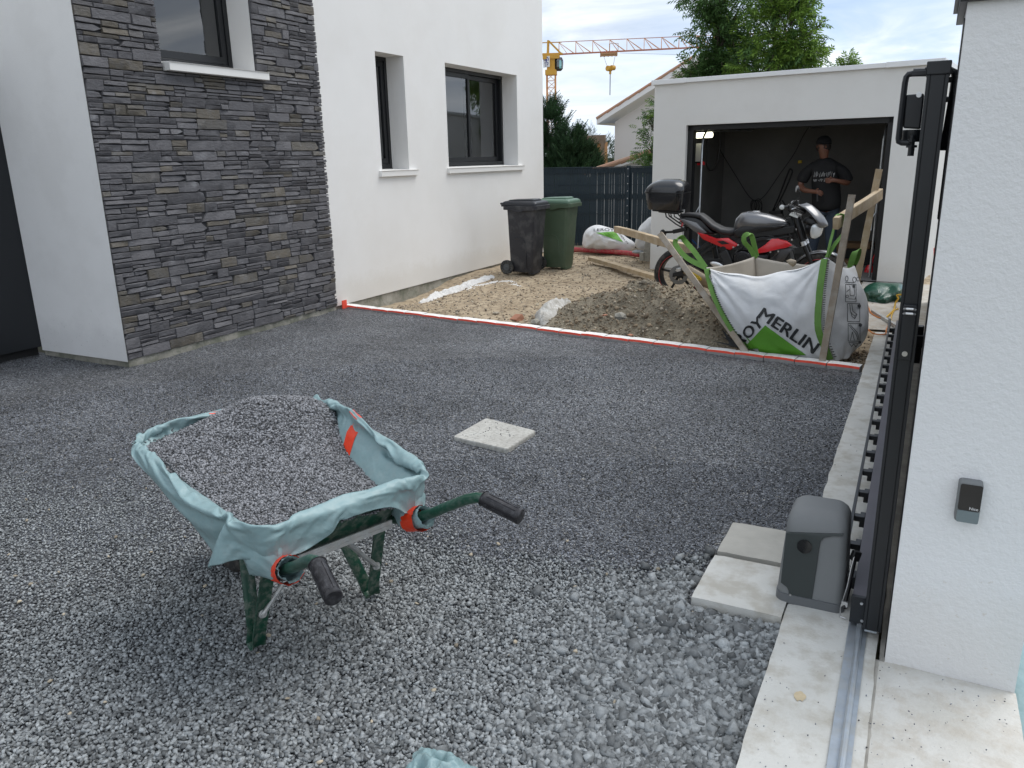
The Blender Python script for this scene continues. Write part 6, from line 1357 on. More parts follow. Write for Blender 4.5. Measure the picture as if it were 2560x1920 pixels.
# fork, yokes, bars
m = MB()
for sy in (-1, 1):
    m.tube([K(1.215, .955, sy*.095), K(1.325, .665, sy*.095)], .026, 14); m.tube([K(1.325, .665, sy*.095), K(1.50, .29, sy*.095)], .0215, 12); m.lathe([(.034, 0), (.034, .05)], K(1.318, .665, sy*.095), (K(1.21, .955)-K(1.325, .665)).normalized(), 14)
obj('fork', m, m_bk, bk)
m = MB()
for sy in (-1, 1): m.lathe([(.0345, 0), (.0345, .045), (.029, .05)], K(1.321, .66, sy*.095), (K(1.21, .955)-K(1.325, .665)).normalized(), 14); obj('fork_clamp', m, m_alu, bk); m = MB()
m.beam(K(1.205, .97, -.13), K(1.205, .97, .13), .09, .022, up=(.35, 0, 1)); m.lathe([(.03, 0), (.03, .03)], K(1.20, .975, -.095), (0, 0, 1), 12); obj('top_yoke', m, m_alu, bk)
m = MB(); m.tube([K(1.09, 1.045, .37), K(1.12, 1.05, .22), K(1.18, 1.02, .10), K(1.19, 1.01, 0), K(1.18, 1.02, -.10), K(1.15, 1.06, -.20), K(1.12, 1.07, -.38)], .013, 10); obj('handlebar', m, m_bk, bk)
for sy in (-1, 1):
    m = MB(); m.tube([K(1.145, 1.06, sy*.22), K(1.12, 1.07, sy*.365)], .019, 10); obj('grip', m, m_bk, bk)
    m = MB(); m.lathe([(.024, 0), (.026, .01), (.024, .03), (.006, .031)], K(1.12, 1.07, sy*.365), (0, sy, 0), 16); obj('bar_end', m, m_alu, bk)
    m = MB(); m.tube([K(1.20, 1.06, sy*.18), K(1.235, 1.055, sy*.26), K(1.21, 1.05, sy*.36)], .007, 6); obj('lever', m, m_alu, bk)
m = MB(); m.beam(K(1.15, 1.05, -.17), K(1.19, 1.06, -.22), .05, .05); m.lathe([(.03, 0), (.03, .045)], K(1.22, 1.08, -.14), (0, 0, 1), 12); m.beam(K(1.19, 1.05, -.10), K(1.30, 1.0, -.02), .04, .04); obj('switchgear', m, m_bk, bk, bevel=.006)
for pts_, c, ax in (([(1.19, 1.09, -.20), (1.26, 1.15, -.26), (1.265, 1.22, -.27)], K(1.235, 1.245, -.275), (-.95, -.3, .1)), ([(1.16, 1.05, .22), (1.10, 1.04, .32)], K(1.065, 1.03, .36), (-.9, .1, .5))):
    m = MB(); m.tube([K(a, b, y) for a, b, y in pts_], .006, 6); ax = Vector(ax).normalized(); u = Vector((0, 0, 1)); v_ = ax.cross(u).normalized(); u = v_.cross(ax)
    m.loft([[c+ax*s+v_*.055*k*math.cos(a)+u*.037*k*math.sin(a) for a in np.linspace(0, 2*math.pi, 18, endpoint=False)] for s, k in ((-.02, .5), (-.008, .95), (.004, 1))]); mr_ = obj('mirror', m, m_bk, bk, smooth=50)
    m = MB(); m.loft([[c+ax*s+v_*.048*math.cos(a)+u*.031*math.sin(a) for a in np.linspace(0, 2*math.pi, 18, endpoint=False)] for s in (.0045, .006)]); obj('mirror_glass', m, m_alu, mr_, smooth=50)
# headlights, fly screen, nose
for y, dx in ((-.085, 0), (.095, .02)):
    ax = Vector((.72, -.62 if y < 0 else .1, -.12)).normalized(); v_ = ax.cross(Vector((0, 0, 1))).normalized(); u = v_.cross(ax); c = K(1.425+dx, .815, y); out_ = [(-.065, .070), (0, .088), (.065, .062), (.076, 0), (.052, -.075), (-.01, -.090), (-.065, -.052), (-.078, .01)]
    m = MB(); m.loft([[c+ax*s+(v_*a+u*b)*k for a, b in smooth_poly(out_, 1)] for s, k in ((-.13, .35), (-.08, .8), (-.01, 1.03), (.0, 1.03))]); hl = obj('headlight', m, m_bk, bk, smooth=50)
    m = MB(); m.loft([[c+ax*s+(v_*a+u*b)*k for a, b in smooth_poly(out_, 1)] for s, k in ((.0005, .95), (.015, .9), (.028, .6), (.032, .2))]); obj('lens', m, m_lens, hl, smooth=30)
m = MB(); rows = []
for q, (xa, za, hw) in enumerate(((1.30, 1.090, .035), (1.36, 1.065, .075), (1.43, 1.01, .105), (1.49, .945, .115), (1.525, .885, .095), (1.528, .865, .06))):
    rows.append([K(xa-.065*abs(t)**2.0, za-.02*abs(t), hw*t*1.25) for t in np.linspace(-1, 1, 11)])
m.loft(rows, caps=False, ring_closed=False); fs2 = obj('fly_screen', m, m_tank, bk, smooth=80); md = fs2.modifiers.new('thickness', 'SOLIDIFY'); md.thickness = .006
kpuff('nose', [(1.28, .93), (1.36, .965), (1.47, .905), (1.50, .875), (1.40, .875), (1.30, .88)], .10, m_bk, sm=1, edge=.4)
m = MB(); rows = []
for a in np.linspace(-.15, 1.5, 9):
    rows.append([K(1.50-.325*math.sin(a-.35), .29+.325*math.cos(a-.35), .06*t) +Vector((0, 0, -.025*t*t)) for t in np.linspace(-1, 1, 7)])
m.loft(rows, caps=False, ring_closed=False); fd = obj('front_fender', m, m_tank, bk, smooth=80); md = fd.modifiers.new('thickness', 'SOLIDIFY'); md.thickness = .005
m = MB(); rows = []
for a in np.linspace(.05, .55, 6): rows.append([K(.0-.335*math.sin(-a), .29+.335*math.cos(a), .085*t)+Vector((0, 0, -.03*t*t)) for t in np.linspace(-1, 1, 7)])
m.loft(rows, caps=False, ring_closed=False); fd = obj('rear_hugger', m, m_bk, bk, smooth=80); md = fd.modifiers.new('thickness', 'SOLIDIFY'); md.thickness = .005
m = MB()
for pts_ in ([(1.16, 1.0, -.1), (1.10, .93, -.09), (1.16, .88, -.06)], [(1.2, 1.05, -.15), (1.30, 1.0, -.1), (1.27, .90, -.07), (1.22, .84, -.05)], [(1.22, .62, -.12), (1.25, .52, -.11), (1.30, .44, -.09)], [(.22, .57, -.1), (.10, .64, -.08), (.06, .72, -.05)]): m.tube([K(a, b, y) for a, b, y in pts_], .005, 6)
obj('cable', m, m_bk, bk)
m = MB(); m.beam(K(.45, .40, .12), K(.38, .01, .26), .02, .02); obj('side_stand', m, m_bk, bk)

# ================= big bag on the gravel edge =================
m_bag = M('woven_white_polypropylene', (.82, .83, .84), .55, var=.04, vs=3, bump=.004, bs=16, bdet=5, spec=.4, transl=.12, dirt=(.55, .52, .46), dscale=2.5, damt=.25)
m_bagin = M('bag_inner_beige', (.50, .46, .40), .7, var=.15, vs=5, bump=.003, bs=14); m_web = M('green_webbing', (.14, .30, .055), .65, var=.15, vs=40, bump=.0008, bs=220); m_webd = M('dark_stitching', (.012, .02, .012), .8)
m_gtri = M('bag_green_print', (.12, .36, .03), .6, var=.06, vs=8); m_btext = M('bag_black_print', (.025, .027, .028), .6); m_gprint = M('bag_line_print', (.06, .065, .07), .6)
def c4(x, y): return 1560+x*.40997, 280+y*.40997
def C2(x, y): return 1600+x*.19894, 430+y*.19894
def C3(x, y): return 1830+x*.18079, 440+y*.18079
def spl(pts, t):
    """Catmull-Rom through evenly spaced points"""
    n = len(pts)-1; f = min(max(t, 0), 1)*n; i = min(int(f), n-1); u = f-i; P_ = [Vector(pts[max(i-1, 0)]), Vector(pts[i]), Vector(pts[i+1]), Vector(pts[min(i+2, n)])]
    return ((P_[1]*2)+(P_[2]-P_[0])*u+(P_[0]*2-P_[1]*5+P_[2]*4-P_[3])*u*u+(P_[1]*3-P_[0]-P_[2]*3+P_[3])*u**3)*.5
LB = [PY(*c4(*p), Y) for p, Y in (((752, 1445), 6.72), ((640, 1300), 6.70), ((560, 1150), 6.73), ((516, 1030), 6.78), ((500, 948), 6.82))]
RB = [PY(*c4(*p), Y) for p, Y in (((1288, 1518), 6.69), ((1213, 1340), 6.66), ((1208, 1180), 6.70), ((1222, 1010), 6.76), ((1238, 885), 6.82))]
SB = [PY(*c4(*p), Y) for p, Y in (((1375, 1490), 6.92), ((1470, 1370), 7.10), ((1492, 1215), 7.30), ((1450, 1070), 7.45), ((1402, 938), 7.55))]
def bagF(u, v):
    a = spl(LB, v); b = spl(RB, v); p = a.lerp(b, u); sag = -(.105*4*u*(1-u)+.010*math.sin(u*17)*math.sin(math.pi*min(1, max(0, u))))*max(0, v)**2.2; p += Vector((0, 0, sag)); p.z += -.012*4*u*(1-u)*(1-v)
    bulge = .085*math.sin(math.pi*min(1, max(0, u)))**.8*math.sin(math.pi*min(1, max(0, .08+v*.86)))
    # folds fan from the strap corners down across the face
    dl = math.hypot(u*1.0, (1-v)*.9); al = math.atan2((1-v)*.9, u+.001); fl = tri(al*5+.6*math.sin(al*5))*.015*max(0, 1-dl/.85)*min(1, dl*5)
    dr_ = math.hypot((1-u), (1-v)*.9); ar = math.atan2((1-v)*.9, 1-u+.001); fr = tri(ar*4.5+.5+.5*math.sin(ar*6))*.013*max(0, 1-dr_/.7)*min(1, dr_*5)
    g = .012*vnoise(u*3, v*3, 1, 3)+.004*vnoise(u*9, v*9, 1, 5)+.006*tri(2.2*vn1(u*3.5+v*2, v*2.2-u, 9)+u*2+v*3)
    return p+Vector((0, -(bulge+fl+fr+g), 0))
def bagS(u, v):
    a = spl(RB, v); b = spl(SB, v); p = a.lerp(b, u); uc = min(1, max(0, u)); vc = min(1, max(0, v)); p += Vector((.13, -.05, 0))*math.sin(math.pi*uc)**.8*math.sin(math.pi*(.06+.88*vc))*.75+Vector((0, 0, -.05*4*uc*(1-uc)*vc**2))
    f = .010*math.sin(v*16+u*5+2*math.sin(u*6))*(1-v*.6)+.010*vnoise(u*4, v*5, 1, 8); return p+Vector((.8, -.6, 0))*f
bag = thing('big_bag', 'big white builder bag with green straps and black lettering slung between wooden stakes', 'builder bag', (-1.0, 7.1, 0))
RL = PY(1892, 641, 7.72); RR = Vector(SB[-1])
mb = MB(); mb.grid(bagF, 60, 50); mb.grid(bagS, 34, 50)
def bagL(u, v):
    a = spl(LB, v); b = Vector((RL.x-.02+.10*(1-v), RL.y, -.05+(RL.z+.05)*v)); return a.lerp(b, u)+Vector((-.06*math.sin(math.pi*u)*math.sin(math.pi*v), 0, -.02*4*u*(1-u)*v))
def bagB(u, v):
    a = Vector((RL.x-.02+.10*(1-v), RL.y, -.05+(RL.z+.05)*v)); b = spl(SB, v); return a.lerp(b, u)+Vector((0, .10*math.sin(math.pi*u), -.045*4*u*(1-u)*v**2+.01*vnoise(u*6, v*6, 1, 2)))
nF = len(mb.f); mb.grid(bagL, 20, 24, 1); mb.grid(bagB, 30, 24, 1)
bb = obj('sack', mb, [m_bag, m_bagin], bag, smooth=60); md = bb.modifiers.new('thickness', 'SOLIDIFY'); md.thickness = .002; md.offset = 1
def proj_(p): d = p-CAM; z_ = d.dot(FWD); return Vector((1280+FOC*d.dot(RGT)/z_, 960-FOC*d.dot(UPV)/z_))
def inv(fn, px, py, u=.5, v=.5):
    for _ in range(9):
        p = proj_(fn(u, v)); e = Vector((px, py))-p; h = .004; du = (proj_(fn(u+h, v))-p)/h; dv = (proj_(fn(u, v+h))-p)/h; det = du.x*dv.y-du.y*dv.x
        if abs(det) < 1e-6: break
        u += max(-.2, min(.2, (e.x*dv.y-e.y*dv.x)/det)); v += max(-.2, min(.2, (du.x*e.y-du.y*e.x)/det))
    return u, v
def onto(fn, pts, off):
    out = []; u, v = .5, .4
    for q in pts:
        u, v = inv(fn, q[0], q[1], u if 0 < u < 1 else .5, v if 0 < v < 1 else .4); p = fn(u, v); h = .01; n_ = (fn(u+h, v)-p).cross(fn(u, v+h)-p).normalized()
        if n_.dot(CAM-p) < 0: n_ = -n_
        out.append(p+n_*off)
    return out
def fill(poly, fn, off, n=9):
    """triangulated print patch laid on the cloth"""
    from mathutils.geometry import tessellate_polygon
    m = MB(); tris = tessellate_polygon([[Vector((a, b, 0)) for a, b in poly]])
    def rec(a, b, c, d):
        if d == 0: k = len(m.v); m.v.extend([tuple(a), tuple(b), tuple(c)]); m.f.append((k, k+1, k+2)); m.m.append(0); return
        ab = (a[0]+b[0])/2, (a[1]+b[1])/2; bc = (b[0]+c[0])/2, (b[1]+c[1])/2; ca = (a[0]+c[0])/2, (a[1]+c[1])/2
        for t_ in ((a, ab, ca), (ab, b, bc), (ca, bc, c), (ab, bc, ca)): rec(*t_, d-1)
    for t_ in tris: rec(poly[t_[0]], poly[t_[1]], poly[t_[2]], 3)
    P_ = onto(fn, m.v, off); m.v = [tuple(p) for p in P_]; return m
gtri = [c4(*p) for p in ((862, 1300), (745, 1422), (768, 1458), (940, 1472), (1112, 1482))]
obj('green_print', fill(gtri, bagF, .007), m_gtri, bag, smooth=60)
def letters(text, b0, along, hvec, cap, fn, off, bold, mat, parent, name='lettering', xs=1.0):
    vs_, fs_ = refine(*text_mesh(text, 1.0, 0, 3), .14); w_ = max(v.x for v in vs_); P_ = [(b0[0]+along[0]*(v.x/w_)+hvec[0]*(v.y/cap), b0[1]+along[1]*(v.x/w_)+hvec[1]*(v.y/cap)) for v in vs_]
    m = MB()
    for i, (sx_, sy_) in enumerate(((0, 0), (bold, 0), (-bold, 0), (bold*.6, bold*.6), (-bold*.6, -bold*.6)) if bold else ((0, 0),)):
        ax_, ay_ = along[0]*sx_/w_+hvec[0]*sy_/cap, along[1]*sx_/w_+hvec[1]*sy_/cap; m.add(onto(fn, [(a+ax_, b+ay_) for a, b in P_], off+.0006*i), fs_)
    return obj(name, m, mat, parent, smooth=60)
k = .40997
letters('MERLIN', c4(808, 1245), (345*k, 225*k), (42*k, -58*k), .70, bagF, .010, .026, m_btext, bag)
letters('EROY', c4(672, 1462), (183*k, -168*k), (-38*k, -52*k), .70, bagF, .010, .026, m_btext, bag)
# pictograms down the side face
def strokes(lines, w_, fn, off):
    m = MB()
    for ln in lines:
        for a, b in zip(ln[:-1], ln[1:]):
            d = Vector((b[0]-a[0], b[1]-a[1])); 
            if d.length < 1e-6: continue
            nrm_ = Vector((-d.y, d.x)).normalized()*w_/2; n_ = 3; prev = None
            P_ = []
            for i in range(n_+1): c = Vector(a)+d*i/n_; P_ += [tuple(c+nrm_), tuple(c-nrm_)]
            o = len(m.v); m.v.extend([tuple(p) for p in onto(fn, P_, off)])
            for i in range(n_): m.f.append((o+2*i, o+2*i+1, o+2*i+3, o+2*i+2)); m.m.append(0)
    return m
def rectp(x0, y0, x1, y1, sk=0): return [c4(x0, y0), c4(x1+sk, y0), c4(x1, y1), c4(x0+sk*0, y1), c4(x0, y0)]
def circp(x, y, r, n=9, sy=1.0): return [c4(x+r*math.cos(a), y+r*sy*math.sin(a)) for a in np.linspace(0, 2*math.pi, n)]
L_ = [rectp(1348, 1052, 1412, 1158), rectp(1360, 1168, 1434, 1278), rectp(1364, 1290, 1436, 1396), circp(1355, 1017, 9, sy=1.8), circp(1402, 1024, 11, sy=1.5), circp(1424, 1020, 9, sy=1.4),
      [c4(1345, 1040), c4(1400, 1042)], [c4(1374, 1060), c4(1376, 1120), c4(1400, 1122), c4(1404, 1066)], [c4(1352, 1100), c4(1372, 1082)], circp(1358, 1125, 8), [c4(1366, 1140), c4(1408, 1142), c4(1408, 1128)],
      [c4(1374, 1172), c4(1380, 1225), c4(1404, 1245)], [c4(1386, 1172), c4(1392, 1215), c4(1418, 1235), c4(1404, 1262), c4(1386, 1245), c4(1384, 1222)], [c4(1404, 1262), c4(1406, 1240), c4(1418, 1235)],
      [c4(1368, 1300), c4(1410, 1350), c4(1424, 1390)], [c4(1376, 1298), c4(1420, 1345), c4(1430, 1388)], [c4(1378, 1392), c4(1390, 1340), c4(1402, 1392)], [c4(1366, 1404), c4(1438, 1410)], [c4(1372, 1410), c4(1385, 1430), c4(1398, 1412), c4(1410, 1432), c4(1424, 1414)]]
obj('pictograms', strokes(L_, 1.3, bagS, .005), m_gprint, bag, smooth=0)
m = MB()
for x, y, r in ((1398, 1062, 9), (1430, 1183, 11), (1437, 1300, 11), (1434, 1402, 9)):
    ps = circp(x, y, r, 11)[:-1]; o = len(m.v); m.v.extend([tuple(p) for p in onto(bagS, ps, .006)]); m.f.append(tuple(range(o, o+10))); m.m.append(0)
obj('pictogram_dots', m, m_gprint, bag, smooth=0)
def ribbon(pts, w_, wdir=None, th=.0025):
    m = MB(); rings = []; P_ = [Vector(p) for p in pts]; n = len(P_)
    for i, p in enumerate(P_):
        d = (P_[min(i+1, n-1)]-P_[max(i-1, 0)]).normalized(); wd = Vector(wdir[i] if isinstance(wdir, list) else wdir); wd = (wd-d*wd.dot(d)).normalized(); nn = d.cross(wd)
        rings.append([p+wd*w_/2+nn*th, p-wd*w_/2+nn*th, p-wd*w_/2-nn*th, p+wd*w_/2-nn*th])
    m.loft(rings); return m
def curve(pts, n=24): return [spl(pts, i/n) for i in range(n+1)]
# front right strap: down the corner, with a loop over the cross board
vv_ = [(.985-.03*(1-v), v) for v in np.linspace(.98, .02, 16)]
cor = [bagF(min(1, u), v)+Vector((0, -.010, 0)) for u, v in vv_]
obj('strap', ribbon(cor, .052, (1, 0, 0)), m_web, bag, smooth=40)
m = MB()
for i in range(46):
    t = .03+.93*i/45; v = .98-t*.96; p = bagF(.985, v)+Vector((.020, -.016, 0)); m.beam(p, p+Vector((.018, 0, .003)), .0035, .006)
obj('stitching', m, m_webd, bag, smooth=0, kind='stuff')
vv_ = [(.012, v) for v in np.linspace(.985, .02, 16)]; obj('strap', ribbon([bagF(u, v)+Vector((0, -.010, 0)) for u, v in vv_], .05, (1, .2, 0)), m_web, bag, smooth=40)
m = MB()
for i in range(40):
    t = .03+.93*i/39; v = .98-t*.96; p = bagF(.02, v)+Vector((.008, -.016, 0)); m.beam(p, p+Vector((.016, 0, -.004)), .0035, .006)
obj('stitching', m, m_webd, bag, smooth=0, kind='stuff')
tR = Vector(RB[-1])+Vector((0, -.01, .0)); cbA = PY(2089, 559, 6.85); cbB = PY(2200, 485, 7.9)
tp = cbA+(cbB-cbA).normalized()*.085
obj('strap', ribbon(curve([tR, tR.lerp(tp, .35)+Vector((-.01, -.02, 0)), tp+Vector((-.035, -.02, -.06)), tp+Vector((-.03, -.01, .035)), tp+Vector((-.0, 0, .055))]), .046, (.4, -.9, 0)), m_web, bag, smooth=40)
obj('strap', ribbon(curve([tR, tR.lerp(tp, .4)+Vector((.03, 0, 0)), tp+Vector((.045, 0, -.08)), tp+Vector((.03, 0, .03)), tp+Vector((-.0, 0, .055))]), .046, (.7, -.7, 0)), m_web, bag, smooth=40)
tL = Vector(LB[-1])+Vector((0, -.01, 0)); pe = PY(*C2(475, 880), 7.05)
obj('strap', ribbon(curve([tL, tL.lerp(pe, .5)+Vector((-.03, -.02, -.03)), pe+Vector((0, -.06, -.02)), pe+Vector((.0, -.045, .03)), pe+Vector((.01, 0, .035))]), .044, (.6, .2, .7)), m_web, bag, smooth=40)
obj('strap', ribbon(curve([tL, tL.lerp(pe, .5)+Vector((.02, .0, .03)), pe+Vector((.06, .04, .0)), pe+Vector((.03, .03, .04)), pe+Vector((.01, 0, .038))]), .044, (.6, .2, .7)), m_web, bag, smooth=40)
obj('strap', ribbon(curve([RL+Vector((-.01, 0, -.02)), PY(*C2(1380, 960), 7.70), PY(*C2(1310, 880), 7.68), PY(*C2(1315, 800), 7.68), PY(*C2(1390, 785), 7.70), PY(*C2(1430, 900), 7.72), PY(*C2(1465, 1060), 7.74)]), .045, (.95, .1, -.3)), m_web, bag, smooth=40)
obj('strap', ribbon(curve([RR+Vector((-.03, 0, -.02)), PY(*C3(1660, 1160), 7.56), PY(*C3(1700, 1060), 7.58), PY(*C3(1750, 1030), 7.62), PY(*C3(1740, 1110), 7.66), PY(*C3(1690, 1220), 7.66)]), .05, (.75, .3, .5)), m_web, bag, smooth=40)
# what the bag holds
mb = MB(); n_ = 16
def fillz(u, v):
    a = bagF(u, .80); b = bagB(u, .80); p = a.lerp(b, v); return (p.x, p.y, .40+.10*math.sin(math.pi*u)*math.sin(math.pi*v)+.02*vnoise(u*7, v*7, 1, 2))
mb.grid(fillz, 24, 24); obj('bag_rubble', mb, m_heap, smooth=60, kind='stuff', label='earth and rubble filling the big white bag', cat='rubble', org=(-1.0, 7.2, .4))
c = PY(*C3(830, 1190), 7.45); v, f = stones(np.array([tuple(c-Vector((0, 0, .01)))]), np.array([.055])); npmesh('stone', v, f, m_peb, smooth=True, label='single tan lump of rubble poking over the rim of the big bag', cat='stone', org=tuple(c))

# ================= timber =================
m_wood = M('weathered_timber', (.40, .33, .25), .85, col2=(.27, .22, .17), vs=6, stretch=None, dirt=(.50, .47, .42), dscale=9, damt=.5, bump=.002, bs=45); m_wood2 = M('fresh_batten', (.50, .39, .25), .8, col2=(.38, .28, .17), vs=8, dirt=(.60, .52, .40), dscale=10, damt=.4, bump=.0015, bs=50)
def timber(name, label, a, b, w_, h, mat, cat='timber', up=(0, 0, 1), group='timber props round the big bag'):
    a = Vector(a); b = Vector(b); m = MB(); n = 8; d = (b-a).normalized(); upv = Vector(up); s = d.cross(upv).normalized(); u = s.cross(d); rings = []
    for i in range(n+1):
        c = a.lerp(b, i/n)+u*.003*math.sin(i*.8); rings.append([c+s*w_/2*x+u*h/2*y+s*random.uniform(-.0012, .0012) for x, y in ((-1, -.9), (-.9, -1), (.9, -1), (1, -.9), (1, .9), (.9, 1), (-.9, 1), (-1, .9))])
    m.loft(rings); return obj(name, m, mat, smooth=0, label=label, cat=cat, org=tuple(a), group=group)
timber('timber_stake', 'grey weathered stake leaning left across the front left corner of the big bag', (-1.19, 6.645, -.05), PY(1651, 585, 7.0), .05, .062, m_wood, up=(0, -1, .3))
timber('timber_batten', 'thick pale timber resting on the leaning stake and pointing at the fence', PY(1541, 573, 9.3), PY(1722, 622, 7.08), .062, .075, m_wood2)
timber('timber_stake', 'upright timber stake standing in front of the right corner of the big bag', (-.612, 6.555, -.02), PY(2130, 487, 6.73), .052, .045, m_wood, up=(0, -1, 0))
timber('timber_batten', 'sloping light timber cross piece carrying the right hand green strap', cbA, cbB, .045, .095, m_wood2)
timber('timber_stake', 'rearmost and tallest timber stake holding the cross piece against the garage', (-.535, 7.70, -.03), PY(2198, 423, 7.86), .055, .04, m_wood2, up=(0, -1, 0))
timber('timber_plank', 'long plank lying on the bare earth behind the spoil heap', (-4.56, 11.55, .075), (-3.0, 10.02, .06), .115, .06, m_wood2, cat='plank', group=None)
m = MB(); m.beam(PY(*C2(590, 930), 7.04)+Vector((0, -.012, 0)), PY(*C2(590, 930), 7.04)+Vector((0.0, -.013, 0)), .05, .04); 
c = PY(1717, 614, 7.04)
# ================= heap debris =================
def rock(name, label, px, py, r, mat, flat=.7, zz=.0, cat='stone', group=None, box=None):
    p = PZ(px, py, .0); 
    for _ in range(4): p = PZ(px, py, float(yh(np.array(p.x), np.array(p.y)))+r*.3)
    rr_ = random.Random(int(px*7+py)); 
    if box:
        m = MB(); a = rr_.uniform(0, 3); e = Vector((math.cos(a), math.sin(a), rr_.uniform(-.2, .2))); m.beam(p-e*box[0]/2, p+e*box[0]/2, box[1], box[2], up=(rr_.uniform(-.3, .3), -.45, 1)); return obj(name, m, mat, smooth=0, bevel=.003, label=label, cat=cat, org=tuple(p), group=group)
    v = ICO_V*np.array([[1, rr_.uniform(.7, .95), flat]]); m = MB(); m.add([tuple(Vector(q)*r*(1+rr_.uniform(-.16, .16))+p) for q in v], [tuple(q) for q in ICO_F]); return obj(name, m, mat, smooth=0, label=label, cat=cat, org=tuple(p), group=group)
m_terra = M('terracotta', (.45, .21, .13), .9, var=.3, vs=20); m_lime2 = M('lime_crust', (.62, .61, .58), .95, col2=(.40, .38, .34), vs=14, bump=.02, bs=30, bdet=8); m_conk = M('broken_concrete', (.36, .34, .29), .95, var=.3, vs=14, bump=.01, bs=30)
rock('concrete_lump', 'rounded grey tan stone on the lower left of the spoil heap', 1551, 790, .065, m_conk, .6)
rock('tile_shard', 'largest pink terracotta shard on the front of the spoil heap', 1651, 823, .06, m_terra, box=(.09, .07, .018), cat='tile shard')
rock('tile_shard', 'small orange terracotta bit left of the heap stone', 1512, 788, .02, m_terra, box=(.04, .025, .012), cat='tile shard')
rock('tile_shard', 'red terracotta bit just above the brick line', 1576, 838, .02, m_terra, box=(.045, .03, .012), cat='tile shard')
rock('tile_shard', 'dark red terracotta bit between the two larger shards', 1593, 831, .02, m_terra, box=(.035, .03, .012), cat='tile shard')
rock('broken_post', 'broken concrete stub leaning on the right flank of the spoil heap', 1748, 775, .05, m_conk, box=(.26, .05, .045), cat='rubble')
rock('concrete_lump', 'pale stone on the crest of the heap below the motorcycle', 1738, 742, .05, m_peb, .7)
rock('hollow_brick', 'broken hollow brick lying near the brick line', 1292, 797, .05, m_terra, box=(.12, .10, .055), cat='brick')
rock('concrete_lump', 'dusty stone beside the broken hollow brick', 1338, 806, .055, m_conk, .7)
rock('concrete_lump', 'flat pale stone on the open earth', 1240, 782, .05, m_peb, .25)
# crusts of lime: a ridge along the house and a blob by the heap
def crust(name, label, line, w_, h, seed, mat=m_lime2, cat='lime crust'):
    P_ = [Vector(p) for p in line]; m = MB(); rows = []; n = len(P_)*14
    for i in range(n+1):
        c = spl(P_, i/n); d = (spl(P_, min(1, i/n+.02))-spl(P_, max(0, i/n-.02))); d.normalize(); s = Vector((-d.y, d.x, 0)); e = math.sin(math.pi*min(1, max(0, i/n)))**.35
        rows.append([c+s*w_*t*(e*(1+.35*vnoise(i*.13, t, 1, seed)))+Vector((0, 0, float(yh(np.array(c.x), np.array(c.y)))-.012+e*h*max(0, 1-t*t)*(1+.5*vnoise(i*.22, t*2.2, 1, seed+4))+.012*vnoise(i*.7, t*7, 1, seed)))  for t in np.linspace(-1, 1, 15)])
    m.loft(rows, caps=False, ring_closed=False); return obj(name, m, mat, smooth=40, label=label, cat=cat, org=tuple(P_[0]), kind=None)
m_salt = M('white_lime', (.74, .73, .71), .95, var=.18, vs=18, bump=.012, bs=45, bdet=7)
def Gp(x, y): p = PZ(x, y, .03); return (p.x, p.y, 0)
crust('lime_ridge', 'lumpy white lime ridge running along the foot of the house wall', [Gp(1050, 748), Gp(1085, 725), Gp(1130, 712), Gp(1185, 694), Gp(1235, 682)], .10, .085, 3, m_salt)
crust('lime_spill', 'thin white lime dust trailing towards the bins', [Gp(1170, 712), Gp(1215, 700), Gp(1262, 693), Gp(1290, 705)], .16, .012, 6, m_salt)
crust('mortar_crust', 'grey white mortar crust beside the spoil heap', [Gp(1352, 800), Gp(1385, 772), Gp(1420, 748)], .13, .12, 9)

